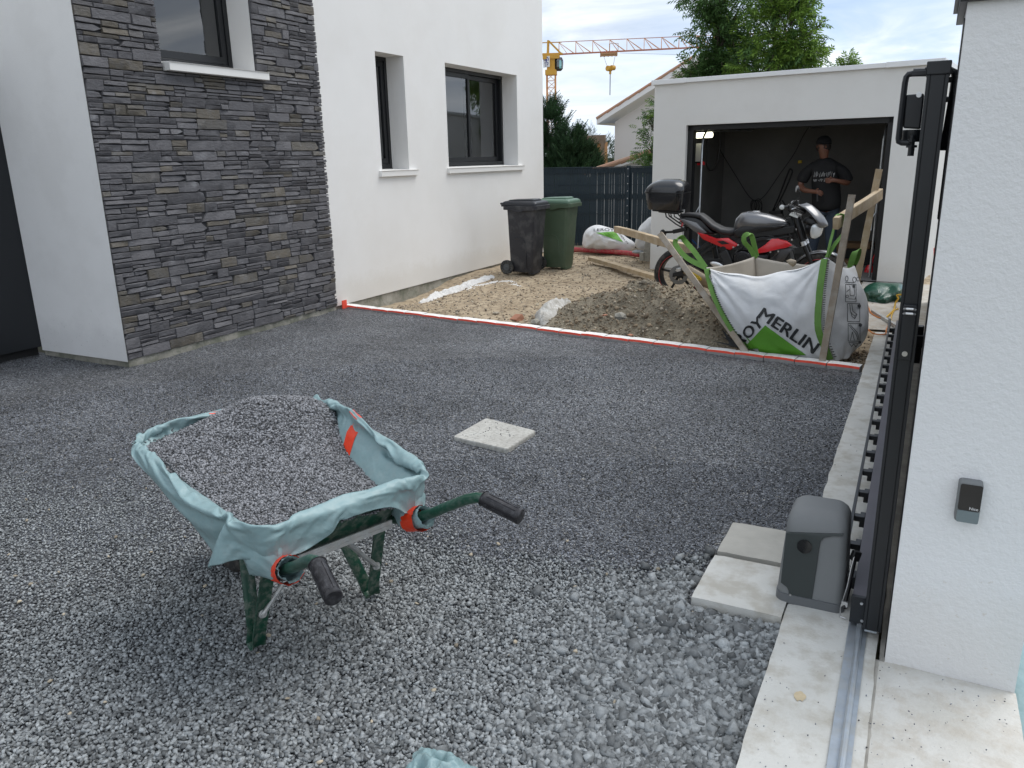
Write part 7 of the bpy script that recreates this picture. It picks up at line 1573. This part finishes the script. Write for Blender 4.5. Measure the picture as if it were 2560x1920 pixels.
# ================= bins =================
def bin_(name, label, wx, fxp, mats, loc):
    t = thing(name, label, 'wheelie bin', loc, 0, 'wheelie bins at the house corner'); mm, ml = mats
    def ring(z, x0, x1, hy, r_): return [(x, y, z) for x, y in rrect((x0+x1)/2, 0, (x1-x0)/2, hy, r_, 4)]
    m = MB(); m.loft([ring(z, x0, x1, hy, .035) for z, x0, x1, hy in ((.03, -.17, .165, .165), (.05, -.175, .17, .17), (.45, -.185, .20, .19), (.70, -.19, .215, .202), (.90, -.195, .235, .212), (.935, -.197, .237, .213))]); m.loft([ring(z, .08, .17, .12, .02) for z in (.0, .04)])
    body = obj('body', m, mm, t, local=True, smooth=50)
    m = MB(); a = [(x, -.208-.004, z) for x, z in ()]; pts = [(-.02, .05), (-.02, .36), (0.0, .47), (.05, .50)]
    m.tube([(-.16, -.192, .50), (-.02, -.196, .52), (.05, -.196, .49), (.085, -.194, .42), (.09, -.187, .20), (.085, -.178, .05)], .0055, 6); obj('moulded_rib', m, mm, t, local=True)
    m = MB(); n = 28
    def edge(x): return .905-.028*math.exp(-((x-.03)/.09)**2)
    P_ = rrect(.02, 0, .262, .240, .03, 4); xs_ = [(x, y, (.900-.030*math.exp(-((x-.02)/.08)**2) if abs(y) > .2 else .885)) for x, y in P_]
    # subdivided skirt with a wavy lower edge
    loop = []
    for i in range(len(P_)):
        a = Vector(P_[i]); b = Vector(P_[(i+1) % len(P_)]); k = max(1, int((b-a).length/.03))
        for j in range(k): loop.append(a.lerp(b, j/k))
    lo = [(p.x, p.y, .905-.035*math.exp(-((p.x-.0)/.085)**2)-.012*math.exp(-((p.x-.18)/.05)**2)) for p in loop]; hi = [(p.x*1.0, p.y, .955) for p in loop]; hi2 = [(p.x*.97, p.y*.97, .960) for p in loop]
    m.loft([lo, hi, hi2], caps=True); obj('rim', m, mm, t, local=True, smooth=40)
    m = MB(); rings = []
    for z, e, dz in ((.962, .012, 0), (.985, .012, 0), (.992, .018, 0), (1.004, .05, .006), (1.010, .10, .012)):
        rings.append([((x-.0)*(1-e*1.6)-(.02), y*(1-e*2), z+.016*(.3-x)*.4+dz*(.5)) for x, y in rrect(.02, 0, .275, .232, .035, 5)])
    m.loft(rings); 
    m.loft([[(x, y, z+.02*math.sin((x+.25)*5.2)) for x, y in rrect(-.01, 0, .21-e, .13-e, .03, 4)] for z, e in ((1.0, 0), (1.022, .004), (1.028, .02))]); obj('lid', m, ml, t, local=True, smooth=45)
    m = MB(); m.tube([(-.285, -.20, .985), (-.295, 0, .985), (-.285, .20, .985)], .015, 8)
    for y in (-.19, -.07, .07, .19): m.beam((-.19, y, .93), (-.285, y, .985), .03, .02)
    m.tube([(-.19, -.16, .96), (-.30, -.15, .955), (-.30, .15, .955), (-.19, .16, .96)], .013, 8); obj('handle', m, mm, t, local=True)
    for sy in (-1, 1):
        m = MB(); c = (-.205, sy*.215, .10); m.lathe([(.058, -.02), (.062, -.026), (.070, -.020), (.086, -.022), (.100, -.018), (.100, .018), (.086, .022), (.070, .020), (.055, .012), (0, .012)], c, (0, sy, 0), 28); wl = obj('wheel', m, m_tyre2, t, local=True, smooth=40)
        m = MB()
        for q in range(14): a = 2*math.pi*q/14; m.beam((c[0]+.066*math.cos(a), c[1]+sy*.0225, c[2]+.066*math.sin(a)), (c[0]+.088*math.cos(a), c[1]+sy*.0225, c[2]+.088*math.sin(a)), .007, .006)
        m.lathe([(.045, .013), (.05, .018), (.045, .02), (.02, .014), (.012, .02), (0, .02)], c, (0, sy, 0), 20); obj('spokes', m, M('bin_wheel_grey', (.075, .085, .09), .6), wl, local=True, smooth=40)
    return t
m_tyre2 = M('bin_wheel_black', (.020, .022, .024), .6, dirt=(.18, .16, .13), dscale=14, damt=.35)
m_bb = M('bin_black_plastic', (.020, .021, .027), .50, var=.15, vs=3, dirt=(.10, .10, .10), dscale=6, damt=.5, rvar=.08); m_bl = M('bin_black_lid', (.026, .028, .034), .42, var=.1, vs=5)
m_gb = M('bin_green_plastic', (.062, .098, .058), .52, var=.12, vs=3, dirt=(.10, .13, .09), dscale=5, damt=.35, rvar=.08); m_gl = M('bin_green_lid', (.11, .19, .135), .45, var=.1, vs=5)
bin_('black_bin', 'black wheelie bin standing in front of the green one by the house wall', 0, 0, (m_bb, m_bl), (-5.055, 10.26, .005))
bin_('green_bin', 'dark green wheelie bin half hidden behind the black one', 0, 0, (m_gb, m_gl), (-4.84, 10.92, .0))
# ================= sacks, pipe, tarp =================
def pillow(name, label, out, Y, depth, mat, cat, seed=1, back=.6, rough=.10, group=None, n=12, fold=.02):
    P_ = [Vector((PY(a, b, Y).x, 0, PY(a, b, Y).z)) for a, b in out]; pl = smooth_poly([(p.x, p.z) for p in P_], 2); cx = sum(a for a, b in pl)/len(pl); cz = sum(b for a, b in pl)/len(pl)
    m = MB(); rings = []
    for sg in (-1, 1):
        ks = np.linspace(0, 1, n+1) if sg < 0 else np.linspace(1, 0, n+1)[1:]
        for k in ks:
            s = max(.02, math.sin(k*math.pi/2)); yy = math.cos(k*math.pi/2)*(depth if sg < 0 else depth*back); rg = []
            for a, b in pl:
                x = cx+(a-cx)*s; z = cz+(b-cz)*s; f = fold*(.7*ridge(vnoise(x*4, z*4, 1, seed))+.35*tri(9*x+7*z+seed+vn1(x*3, z*3, seed))+.28*tri(-8*x+15*z+vn1(x*4, z*4, seed+1))+.3*vnoise(x*11, z*11, 1, seed+2)); rg.append((x, Y+sg*(yy+f*min(1, (1-k)*4)*(.5+.5*(yy > 0))), z))
            rings.append(rg)
    m.loft(rings); return obj(name, m, mat, smooth=28, label=label, cat=cat, org=(cx, Y, min(b for a, b in pl)), group=group)
def k1(x, y): return 1350+x*.19286, 400+y*.19286
so_out = [k1(*p) for p in ((548, 1140), (570, 980), (590, 915), (650, 865), (720, 838), (800, 848), (900, 880), (1000, 905), (1110, 1000), (1240, 1075), (1230, 1150), (1150, 1200), (900, 1190), (700, 1160))]
SY = 13.0
pillow('sand_bag', 'white builder bag with a green triangle slumped against the back fence', so_out, SY, .26, m_bag, 'builder bag', 3, fold=.03)
def onY(pts, yoff, mb):
    P_ = []
    for a, b in pts: p = PY(a, b, SY-yoff); P_.append(p)
    return P_
cx_ = PY(*k1(860, 1010), SY)
def sack_y(x, z):      # front of the slumped bag, for its print
    best = None; return SY
sb_ = D.objects['sand_bag']; import mathutils.bvhtree as _bv2
mtx = sb_.location; tr_ = _bv2.BVHTree.FromPolygons([Vector(v.co)+mtx for v in sb_.data.vertices], [tuple(p.vertices) for p in sb_.data.polygons])
def hitp(px, py, tree_, off=.006):
    d = ray(px, py).normalized(); h = tree_.ray_cast(CAM, d); return (h[0]-d*off) if h[0] is not None else PY(px, py, SY-.2)
def tri_fill(poly, tree_, off):
    from mathutils.geometry import tessellate_polygon
    m = MB(); tris = tessellate_polygon([[Vector((a, b, 0)) for a, b in poly]])
    def rec(a, b, c, d):
        if d == 0: m.add([hitp(*a, tree_, off), hitp(*b, tree_, off), hitp(*c, tree_, off)], [(0, 1, 2)]); return
        ab = (a[0]+b[0])/2, (a[1]+b[1])/2; bc = (b[0]+c[0])/2, (b[1]+c[1])/2; ca = (a[0]+c[0])/2, (a[1]+c[1])/2
        for t_ in ((a, ab, ca), (ab, b, bc), (ca, bc, c), (ab, bc, ca)): rec(*t_, d-1)
    for t_ in tris: rec(poly[t_[0]], poly[t_[1]], poly[t_[2]], 3)
    return m
obj('green_print', tri_fill([k1(*p) for p in ((722, 942), (975, 925), (1080, 1066))], tr_, .012), m_gtri, sb_, smooth=0)
vs_, fs_ = refine(*text_mesh('LEROY', 1.0, .02, 3), .3); w_ = max(v.x for v in vs_); m = MB()
m.add([hitp(*k1(690+(960-690)*v.x/w_, 925-8*math.sin(v.x/w_*3)-v.y*48), tr_, .014) for v in vs_], fs_); obj('lettering', m, m_btext, sb_, smooth=0)
vs_, fs_ = refine(*text_mesh('MERLIN', 1.0, .02, 2), .3); w_ = max(v.x for v in vs_); m = MB()
m.add([hitp(*k1(1020+115*v.x/w_+v.y*22, 960+128*v.x/w_-v.y*18), tr_, .014) for v in vs_], fs_); obj('lettering', m, m_btext, sb_, smooth=0)
pillow('sand_bag', 'white bag half hidden behind the left corner of the garage', [k1(*p) for p in ((1290, 900), (1310, 840), (1370, 790), (1440, 720), (1520, 760), (1520, 1180), (1400, 1190), (1250, 1150), (1240, 1050))], 12.2, .22, m_bag, 'builder bag', 8)
pillow('grey_bag', 'small grey bag on the ground at the end of the red pipe', [k1(*p) for p in ((1190, 1190), (1230, 1160), (1320, 1165), (1360, 1195), (1300, 1215), (1210, 1205))], 12.0, .10, M('grey_bag_mat', (.35, .36, .37), .6, var=.2, vs=9), 'bag', 5)
m = MB(); p = PY(*k1(1370, 1160), 11.9); m.beam(p+Vector((0, 0, -.18)), p+Vector((.05, .02, .12)), .12, .03, up=(0, 1, 0)); m.beam(PY(*k1(1300, 1250), 11.7), PY(*k1(1350, 1250), 11.7), .1, .12); obj('block', m, m_conk, label='grey block and slab left leaning at the foot of the garage corner', cat='block', bevel=.006, org=tuple(p), smooth=0)
m_rp = M('red_conduit', (.42, .022, .045), .5, var=.12, vs=7, dirt=(.38, .26, .18), dscale=14, damt=.5)
pts = curve([PZ(*k1(250, 1150), .04), PZ(*k1(500, 1165), .04), PZ(*k1(800, 1180), .04), PZ(*k1(1060, 1200), .04), PZ(*k1(1300, 1228), .04)], 120)
m = MB(); m.tube(pts, [.044 if i % 2 else .0405 for i in range(121)], 12); obj('red_pipe', m, m_rp, label='long red plastic pipe lying on the earth before the back fence', cat='pipe', org=tuple(pts[0]), smooth=60)
def k4(x, y): return 1900+x*.27125, 700+y*.27125
m_tarp = M('dark_green_tarp', (.012, .075, .045), .28, var=.25, vs=5, bump=.012, bs=14, bdet=5, spec=.55, dirt=(.10, .18, .14), dscale=10, damt=.3)
pillow('green_tarp', 'crumpled dark green tarp bundle lying in front of the garage wall', [k4(*p) for p in ((925, 130), (960, 70), (1010, 35), (1080, 22), (1200, 28), (1330, 35), (1350, 150), (1290, 240), (1180, 262), (1080, 248), (980, 240), (955, 190))], 9.75, .30, m_tarp, 'tarp', 4, fold=.085, n=20)
m_oc = M('orange_cable', (.62, .20, .04), .5); m_yc = M('yellow_cable', (.70, .42, .03), .5)
def gz2(x, y, z=.012): p = PZ(*k4(x, y), z); return p
m = MB(); m.tube(curve([gz2(1000, 250), gz2(1020, 300), gz2(1070, 335), gz2(1110, 350), gz2(1165, 352), gz2(1185, 400), gz2(1165, 455), gz2(1155, 495), gz2(1100, 502), gz2(1040, 490), gz2(995, 455)], 70), .006, 6); obj('orange_cable', m, m_oc, label='thin orange cable looping over the ground right of the big bag', cat='cable', org=tuple(gz2(1100, 350)))
m = MB(); m.tube(curve([gz2(1165, 345), gz2(1190, 320), gz2(1235, 270), PY(*k4(1250, 210), 9.3), PY(*k4(1275, 170), 9.2), PY(*k4(1262, 140), 9.3), PY(*k4(1300, 135), 9.1)], 50), .009, 6); m.tube(curve([gz2(1210, 385), gz2(1212, 330), gz2(1240, 280), gz2(1275, 265)], 30), .006, 6); obj('yellow_cable', m, m_yc, label='yellow and orange cable coming off the tarp behind the gate post', cat='cable', org=tuple(gz2(1200, 330)))
m = MB(); m.beam(gz2(1035, 285, .02), gz2(1262, 428, .02), .03, .03); obj('steel_bar', m, m_strut, label='grey bar lying on the ground between the bag and the gate', cat='bar', org=tuple(gz2(1100, 330)), smooth=0)
m_slabc = M('pale_slab', (.50, .47, .42), .9, var=.2, vs=6, dirt=(.35, .28, .2), dscale=9, damt=.6)
mb = MB(); mb.grid(lambda u, v: (-.62+.76*u, 7.92+3.0*v, .004+.006*vnoise(u*5, v*9, 1, 3)), 20, 40); obj('dusty_slab', mb, m_slabc, kind='structure', smooth=60)
# leafy rubble at the strip end, beneath the bag corner
n = 260; x = rng.uniform(-.62, -.30, n); y = rng.uniform(6.5, 7.3, n); s = rng.uniform(.008, .022, n); v, f = stones(np.stack([x, y, yard_z(x, y)+s*.4], 1), s, flat=(.3, .6)); npmesh('corner_rubble', v, f, [m_clod, m_peb], kind='stuff', label='brown clods and dead leaves at the bag corner beside the concrete strip', cat='rubble', midx=np.repeat((rng.uniform(size=n) < .4).astype(int), 20))

# ================= inside the garage =================
def GPx(px, py, dep): return PP(px, py, G(0, dep, 0), GN)
lamp = thing('garage_lamp', 'lit strip lamp on the inner left side of the garage', 'lamp', tuple(GPx(1758, 338, .62)))
m_lit = D.materials.new('lit_diffuser'); m_lit.use_nodes = True; b_ = m_lit.node_tree.nodes['Principled BSDF']; b_.inputs['Emission Color'].default_value = (1.0, .97, .72, 1); b_.inputs['Emission Strength'].default_value = 2.2
a, b = GPx(1738, 339, .62), GPx(1781, 337, .62); m = MB(); m.tube([a, a.lerp(b, .03), a.lerp(b, .97), b], [.030, .038, .038, .030], 12); obj('diffuser', m, m_lit, lamp)
m = MB(); m.beam(a+Vector((0, .03, .055)), b+Vector((0, .03, .055)), .07, .025); m.beam(a.lerp(b, .3)+Vector((0, .03, .06)), a.lerp(b, .3)+Vector((0, .03, .30)), .01, .01); obj('housing', m, m_blk, lamp)
m_daylight = M('painted_daylight', (.62, .62, .60), .6)
def gquad(c, dep, th=.02): P_ = [GPx(*q, dep) for q in c]; m = MB(); bk_ = [p+GN*th for p in P_]; m.add(P_+bk_, [(0, 1, 2, 3), (4, 7, 6, 5), (0, 4, 5, 1), (1, 5, 6, 2), (2, 6, 7, 3), (3, 7, 4, 0)]); return m
bd = obj('garage_window', gquad([(1731, 357), (1757, 355), (1756, 408), (1730, 408)], .72, .03), m_blk, label='small window in a black frame under the lit lamp, its daylight painted pale', cat='board', org=tuple(GPx(1745, 380, .72)), smooth=0)
obj('panel', gquad([(1732, 359), (1754, 358), (1753, 404), (1731, 404)], .71, .008), m_daylight, bd, smooth=0)  # pale pane of the window, daylight put into its colour
m = MB(); c = GPx(1757, 410, .68); m.lathe([(.0, -.02), (.03, -.015), (.03, .02), (.012, .035)], c, (0, 0, 1), 10); m.beam(c+GU*-.08, c+GU*.02, .035, .03); obj('red_tool', m, m_red, label='small red tool hanging below the small window', cat='tool', org=tuple(c))
m = MB(); m.tube(curve([GPx(1770, 330, 1.2), GPx(1766, 380, 1.2), GPx(1768, 415, 1.2), GPx(1778, 427, 1.2), GPx(1790, 415, 1.2), GPx(1798, 380, 1.2), GPx(1800, 350, 1.2), GPx(1796, 322, 1.2)], 40), .011, 6); obj('black_hose', m, m_blk, label='black hose hanging in a loop right of the garage lamp', cat='hose', org=tuple(GPx(1780, 340, 1.2)))
m = MB(); dpt = 2.30
m.tube(curve([GPx(1790, 345, dpt), GPx(1802, 378, dpt), GPx(1840, 440, dpt), GPx(1868, 485, dpt), GPx(1884, 501, dpt)], 40), .006, 5)
m.tube(curve([GPx(1895, 503, dpt), GPx(1915, 485, dpt), GPx(1950, 435, dpt), GPx(1985, 385, dpt), GPx(2008, 340, dpt), GPx(2024, 315, dpt)], 40), .006, 5)
for cx, cy, rx, ry in ((1888, 515, 10, 15), (1896, 513, 9, 16), (1884, 513, 8, 13), (1892, 518, 13, 17)):
    m.tube([GPx(cx+rx*math.cos(a_), cy+ry*math.sin(a_), dpt) for a_ in np.linspace(0, 6.283, 20, endpoint=False)], .006, 5, closed=True)
obj('extension_lead', m, m_blk, label='black cord slung across the back wall of the garage, coiled at its low point', cat='cord', org=tuple(GPx(1888, 500, dpt)))
m = MB(); m.tube(curve([GPx(1928, 536, 1.9), GPx(1950, 485, 1.9), GPx(1972, 428, 1.9), GPx(1978, 424, 1.9), GPx(1980, 432, 1.9), GPx(1965, 470, 1.9), GPx(1948, 505, 1.9)], 36), .012, 8); m.tube([GPx(1930, 535, 1.8), GPx(1950, 502, 1.8), GPx(1958, 540, 1.8)], .010, 6); m.tube([GPx(1955, 500, 1.8), GPx(1975, 530, 1.8)], .010, 6)
m.beam(GPx(1925, 532, 1.8), GPx(1955, 530, 1.8), .12, .05); m.beam(GPx(1928, 536, 1.8), Vector((GPx(1928, 536, 1.8).x, GPx(1928, 536, 1.8).y, .03)), .02, .02); m.beam(GPx(1975, 530, 1.8), Vector((GPx(1975, 530, 1.8).x, GPx(1975, 530, 1.8).y, .03)), .02, .02); obj('push_mower', m, m_blk, label='folded black handle of a mower standing inside the garage', cat='mower', org=tuple(GPx(1950, 540, 1.8)))
m = MB(); m.beam(GPx(2000, 401, 2.5), GPx(2000, 408, 2.5), .055, .02, up=GN); obj('wall_box', m, m_yel, label='tiny yellow box on the back wall of the garage', cat='box', org=tuple(GPx(2000, 404, 2.5)), smooth=0)
m_card = M('brown_cardboard', (.24, .15, .08), .85, var=.15, vs=6)
for (x0, y0, x1, y1), dep, lab in (((2094, 607, 2182, 648), 1.7, 'wide brown cardboard box on the garage floor by the right jamb'), ((2085, 650, 2140, 690), 1.3, 'lower cardboard box half behind the upright stake')):
    p0 = GPx(x0, y1, dep); p1 = GPx(x1, y0, dep); zb = min(p0.z, .02) if p0.z > .3 else p0.z; m = MB(); cc = (p0+p1)/2; m.beam(Vector((p0.x, p0.y, cc.z)), Vector((p1.x, p1.y, cc.z))+Vector((0, 0, 0)), .35, abs(p1.z-p0.z)); obj('cardboard_box', m, m_card, label=lab, cat='box', bevel=.004, org=tuple(cc), smooth=0)
m = MB(); cc = GPx(2160, 655, 1.6); m.beam(Vector((cc.x-.3, cc.y+.1, .13)), Vector((cc.x+.28, cc.y+.06, .13)), .5, .22); obj('low_crate', m, m_blk, label='dark low crate under the cardboard box', cat='crate', bevel=.004, org=tuple(cc), smooth=0)
m = MB(); cc = GPx(2172, 690, .8); m.lathe([(.06, 0), (.07, .05), (.05, .12), (.03, .15)], cc, (0, 0, 1), 10); m.beam(cc+Vector((0, 0, .1)), cc+Vector((.12, .15, .55)), .02, .02); obj('red_tool', m, m_red, label='red tool with a slanted dark handle on the floor at the garage doorway', cat='tool', org=tuple(cc))
m = MB(); m.tube(curve([GPx(1722, 590, .9), GPx(1735, 605, .9), GPx(1750, 618, .9)], 10), .012, 6); obj('blue_hose', m, M('blue_plastic', (.02, .12, .35), .5), label='short blue hose end inside the garage behind the rear wheel', cat='hose', org=tuple(GPx(1735, 600, .9)))

# ================= person =================
m_skin = M('tanned_skin', (.16, .068, .042), .55, var=.1, vs=12); m_shirt = M('black_tshirt', (.005, .005, .006), .85, var=.2, vs=14, bump=.003, bs=18); m_jean = M('dark_jeans', (.035, .05, .075), .85, var=.25, vs=10, bump=.002, bs=40); m_hair = M('dark_hair', (.02, .015, .012), .7)
PYY = 11.72; pers = thing('person', 'man in a black t-shirt and cap standing inside the dark garage looking to the right', 'person', (-1.28, PYY, 0))
def skin(name, verts, edges, rad, mat, parent, sub=2, root=0):
    me = D.meshes.new(name); off = ORG[parent.name]; me.from_pydata([Vector(v)-off for v in verts], edges, []); me.materials.append(mat); o = D.objects.new(name, me); COL.objects.link(o); o.parent = parent; ORG[o.name] = off
    s = o.modifiers.new('skin', 'SKIN'); s.use_smooth_shade = True; s.branch_smoothing = .3
    for i, r_ in enumerate(rad): me.skin_vertices[0].data[i].radius = (r_, r_) if not isinstance(r_, tuple) else r_
    me.skin_vertices[0].data[root].use_root = True
    u = o.modifiers.new('smooth', 'SUBSURF'); u.levels = sub; u.render_levels = sub; return o
y = PYY; V = []; E = []; Rr = []
def vtx(p, r_): V.append(Vector(p)); Rr.append(r_); return len(V)-1
def chain(pts, start=None):
    prev = start; out = []
    for p, r_ in pts:
        i = vtx(p, r_); out.append(i)
        if prev is not None: E.append((prev, i))
        prev = i
    return out
pel = vtx((-1.22, y, .93), (.13, .085)); sp = chain([((-1.23, y, 1.08), (.12, .08)), ((-1.26, y, 1.26), (.14, .085)), ((-1.285, y, 1.39), (.12, .075)), ((-1.295, y-.01, 1.485), .058), ((-1.30, y-.03, 1.56), .055), ((-1.305, y-.04, 1.63), (.072, .088)), ((-1.315, y-.035, 1.71), (.074, .092)), ((-1.318, y-.03, 1.765), (.055, .065))], pel)
chest = sp[2]
# near arm on the left of the picture bends at the elbow to a hand at the belt; the other is raised to the chest
aL = chain([((-1.44, y, 1.435), .065), ((-1.52, y-.01, 1.33), .052), ((-1.575, y-.03, 1.16), .042), ((-1.50, y-.14, 1.105), .038), ((-1.39, y-.22, 1.095), .028), ((-1.335, y-.24, 1.085), (.036, .018))], chest)
aR = chain([((-1.13, y, 1.42), .065), ((-1.03, y, 1.33), .052), ((-.965, y-.04, 1.19), .042), ((-1.02, y-.15, 1.21), .037), ((-1.10, y-.22, 1.235), .028), ((-1.150, y-.24, 1.235), (.034, .018))], chest)
for base, sx, dz in ((aL[-1], 1, -.012), (aR[-1], -1, .0)):
    bp_ = V[base]
    for i in range(4):
        zf = .026-.017*i; ln = (.062, .072, .068, .052)[i]; chain([(bp_+Vector((sx*.030, -.006, zf)), .0105), (bp_+Vector((sx*(.030+ln*.5), -.016, zf+dz)), .0092), (bp_+Vector((sx*(.030+ln*.85), .006, zf+dz*2)), .0078)], base)
    chain([(bp_+Vector((sx*.002, -.018, .030)), .012), (bp_+Vector((sx*.028, -.030, .052)), .0095)], base)
for sx, fx in ((-1, -1.36), (1, -1.10)):
    chain([((-1.23+sx*.085, y, .84), (.090, .095)), ((-1.23+sx*.10, y-.015, .50), .062), ((fx, y+.01, .28), .052), ((fx, y+.02, .09), .036), ((fx-.01, y-.06, .045), (.045, .035)), ((fx-.01, y-.15, .035), (.045, .028))], pel)
skin('body', V, E, Rr, m_skin, pers)
V, E, Rr = [], [], []; pel = vtx((-1.22, y, .80), (.20, .15)); sp = chain([((-1.22, y, .93), (.205, .155)), ((-1.23, y, 1.05), (.20, .15)), ((-1.26, y, 1.25), (.215, .155)), ((-1.285, y, 1.385), (.205, .15)), ((-1.293, y, 1.475), (.12, .11)), ((-1.295, y, 1.53), (.075, .075))], pel)
chain([((-1.44, y, 1.425), .105), ((-1.515, y-.01, 1.33), .090), ((-1.555, y-.012, 1.235), .085), ((-1.565, y-.012, 1.20), .08)], sp[3]); chain([((-1.13, y, 1.41), .105), ((-1.035, y, 1.33), .090), ((-.985, y-.012, 1.235), .085), ((-.975, y-.012, 1.20), .08)], sp[3]); shirt = skin('tshirt', V, E, Rr, m_shirt, pers)
V, E, Rr = [], [], []; pel = vtx((-1.22, y, .92), (.165, .118)); 
for sx, fx in ((-1, -1.36), (1, -1.10)): chain([((-1.23+sx*.085, y, .83), (.104, .108)), ((-1.23+sx*.10, y-.015, .50), .080), ((fx, y+.01, .28), .070), ((fx, y+.02, .10), .064)], pel)
skin('jeans', V, E, Rr, m_jean, pers)
hc = Vector((-1.315, y-.035, 1.70)); m = MB(); m.lathe([(.0, .105), (.045, .098), (.080, .07), (.096, .03), (.099, .0), (.094, -.012)], hc+Vector((0, .008, .005)), (0.0, 0, 1), 20); m.loft([[hc+Vector((math.cos(a)*r_*.9+.02, -abs(math.sin(a))*r_*1.25-.06, z)) for a in np.linspace(0, math.pi, 10)] for r_, z in ((.05, .012), (.078, .004))], caps=False, ring_closed=False); obj('cap', m, m_shirt, pers)
m = MB(); m.lathe([(.092, -.010), (.096, -.05), (.080, -.085), (.03, -.10)], hc+Vector((0, .020, .0)), (0, 0, 1), 18); obj('hair', m, m_hair, pers)
fdv = Vector((.45, -.89, .12)).normalized(); sdv = Vector((.89, .45, 0)); m = MB(); nb_ = hc+fdv*.088+Vector((0, 0, -.045)); m.add([nb_+Vector((0, 0, .03)), nb_+fdv*.022+Vector((0, 0, -.012)), nb_-sdv*.014+Vector((0, 0, -.014)), nb_+sdv*.014+Vector((0, 0, -.014)), nb_+Vector((0, 0, -.018))], [(0, 2, 1), (0, 1, 3), (1, 2, 4), (1, 4, 3)]); obj('nose', m, m_skin, pers)
m = MB()
for s in (-1, 1): m.lathe([(.0, -.006), (.011, 0), (.0, .006)], hc+fdv*.080+sdv*s*.032+Vector((0, 0, -.018)), fdv, 10)
obj('eyes', m, M('eye_dark', (.05, .04, .04), .3), pers)
m = MB(); m.beam(hc+fdv*.088-sdv*.024+Vector((0, 0, -.085)), hc+fdv*.088+sdv*.024+Vector((0, 0, -.085)), .008, .007); obj('mouth', m, M('lips', (.25, .09, .07), .5), pers)
for s in (-1, 1): m = MB(); m.lathe([(.012, -.006), (.022, 0), (.012, .006)], hc+sdv*s*.084-fdv*.005+Vector((0, 0, -.03)), sdv, 10); obj('ear', m, m_skin, pers)
# faded two line print on the chest, too worn to read
m = MB(); rp = random.Random(4)
for row, (z0, hgt, n_) in enumerate(((1.275, .075, 9), (1.215, .045, 9))):
    for i in range(n_):
        x = -1.385+.245*i/(n_-1)
        for q in range(3):
            xa = x+rp.uniform(-.010, .010); m.beam((xa, y-.148, z0+rp.uniform(0, .3)*hgt), (xa+rp.uniform(-.004, .012), y-.148, z0+hgt*rp.uniform(.6, 1)), .0045, .003, up=(0, 1, 0))
obj('shirt_print', m, M('faded_print', (.30, .30, .30), .8), pers, smooth=0, kind='stuff')
m = MB(); c = Vector((-1.315, y-.27, 1.06)); m.beam(c, c+Vector((.01, -.01, -.09)), .03, .015); obj('tool', m, m_blk, pers)

# ================= neighbour across the lane, seen only in the window glass =================
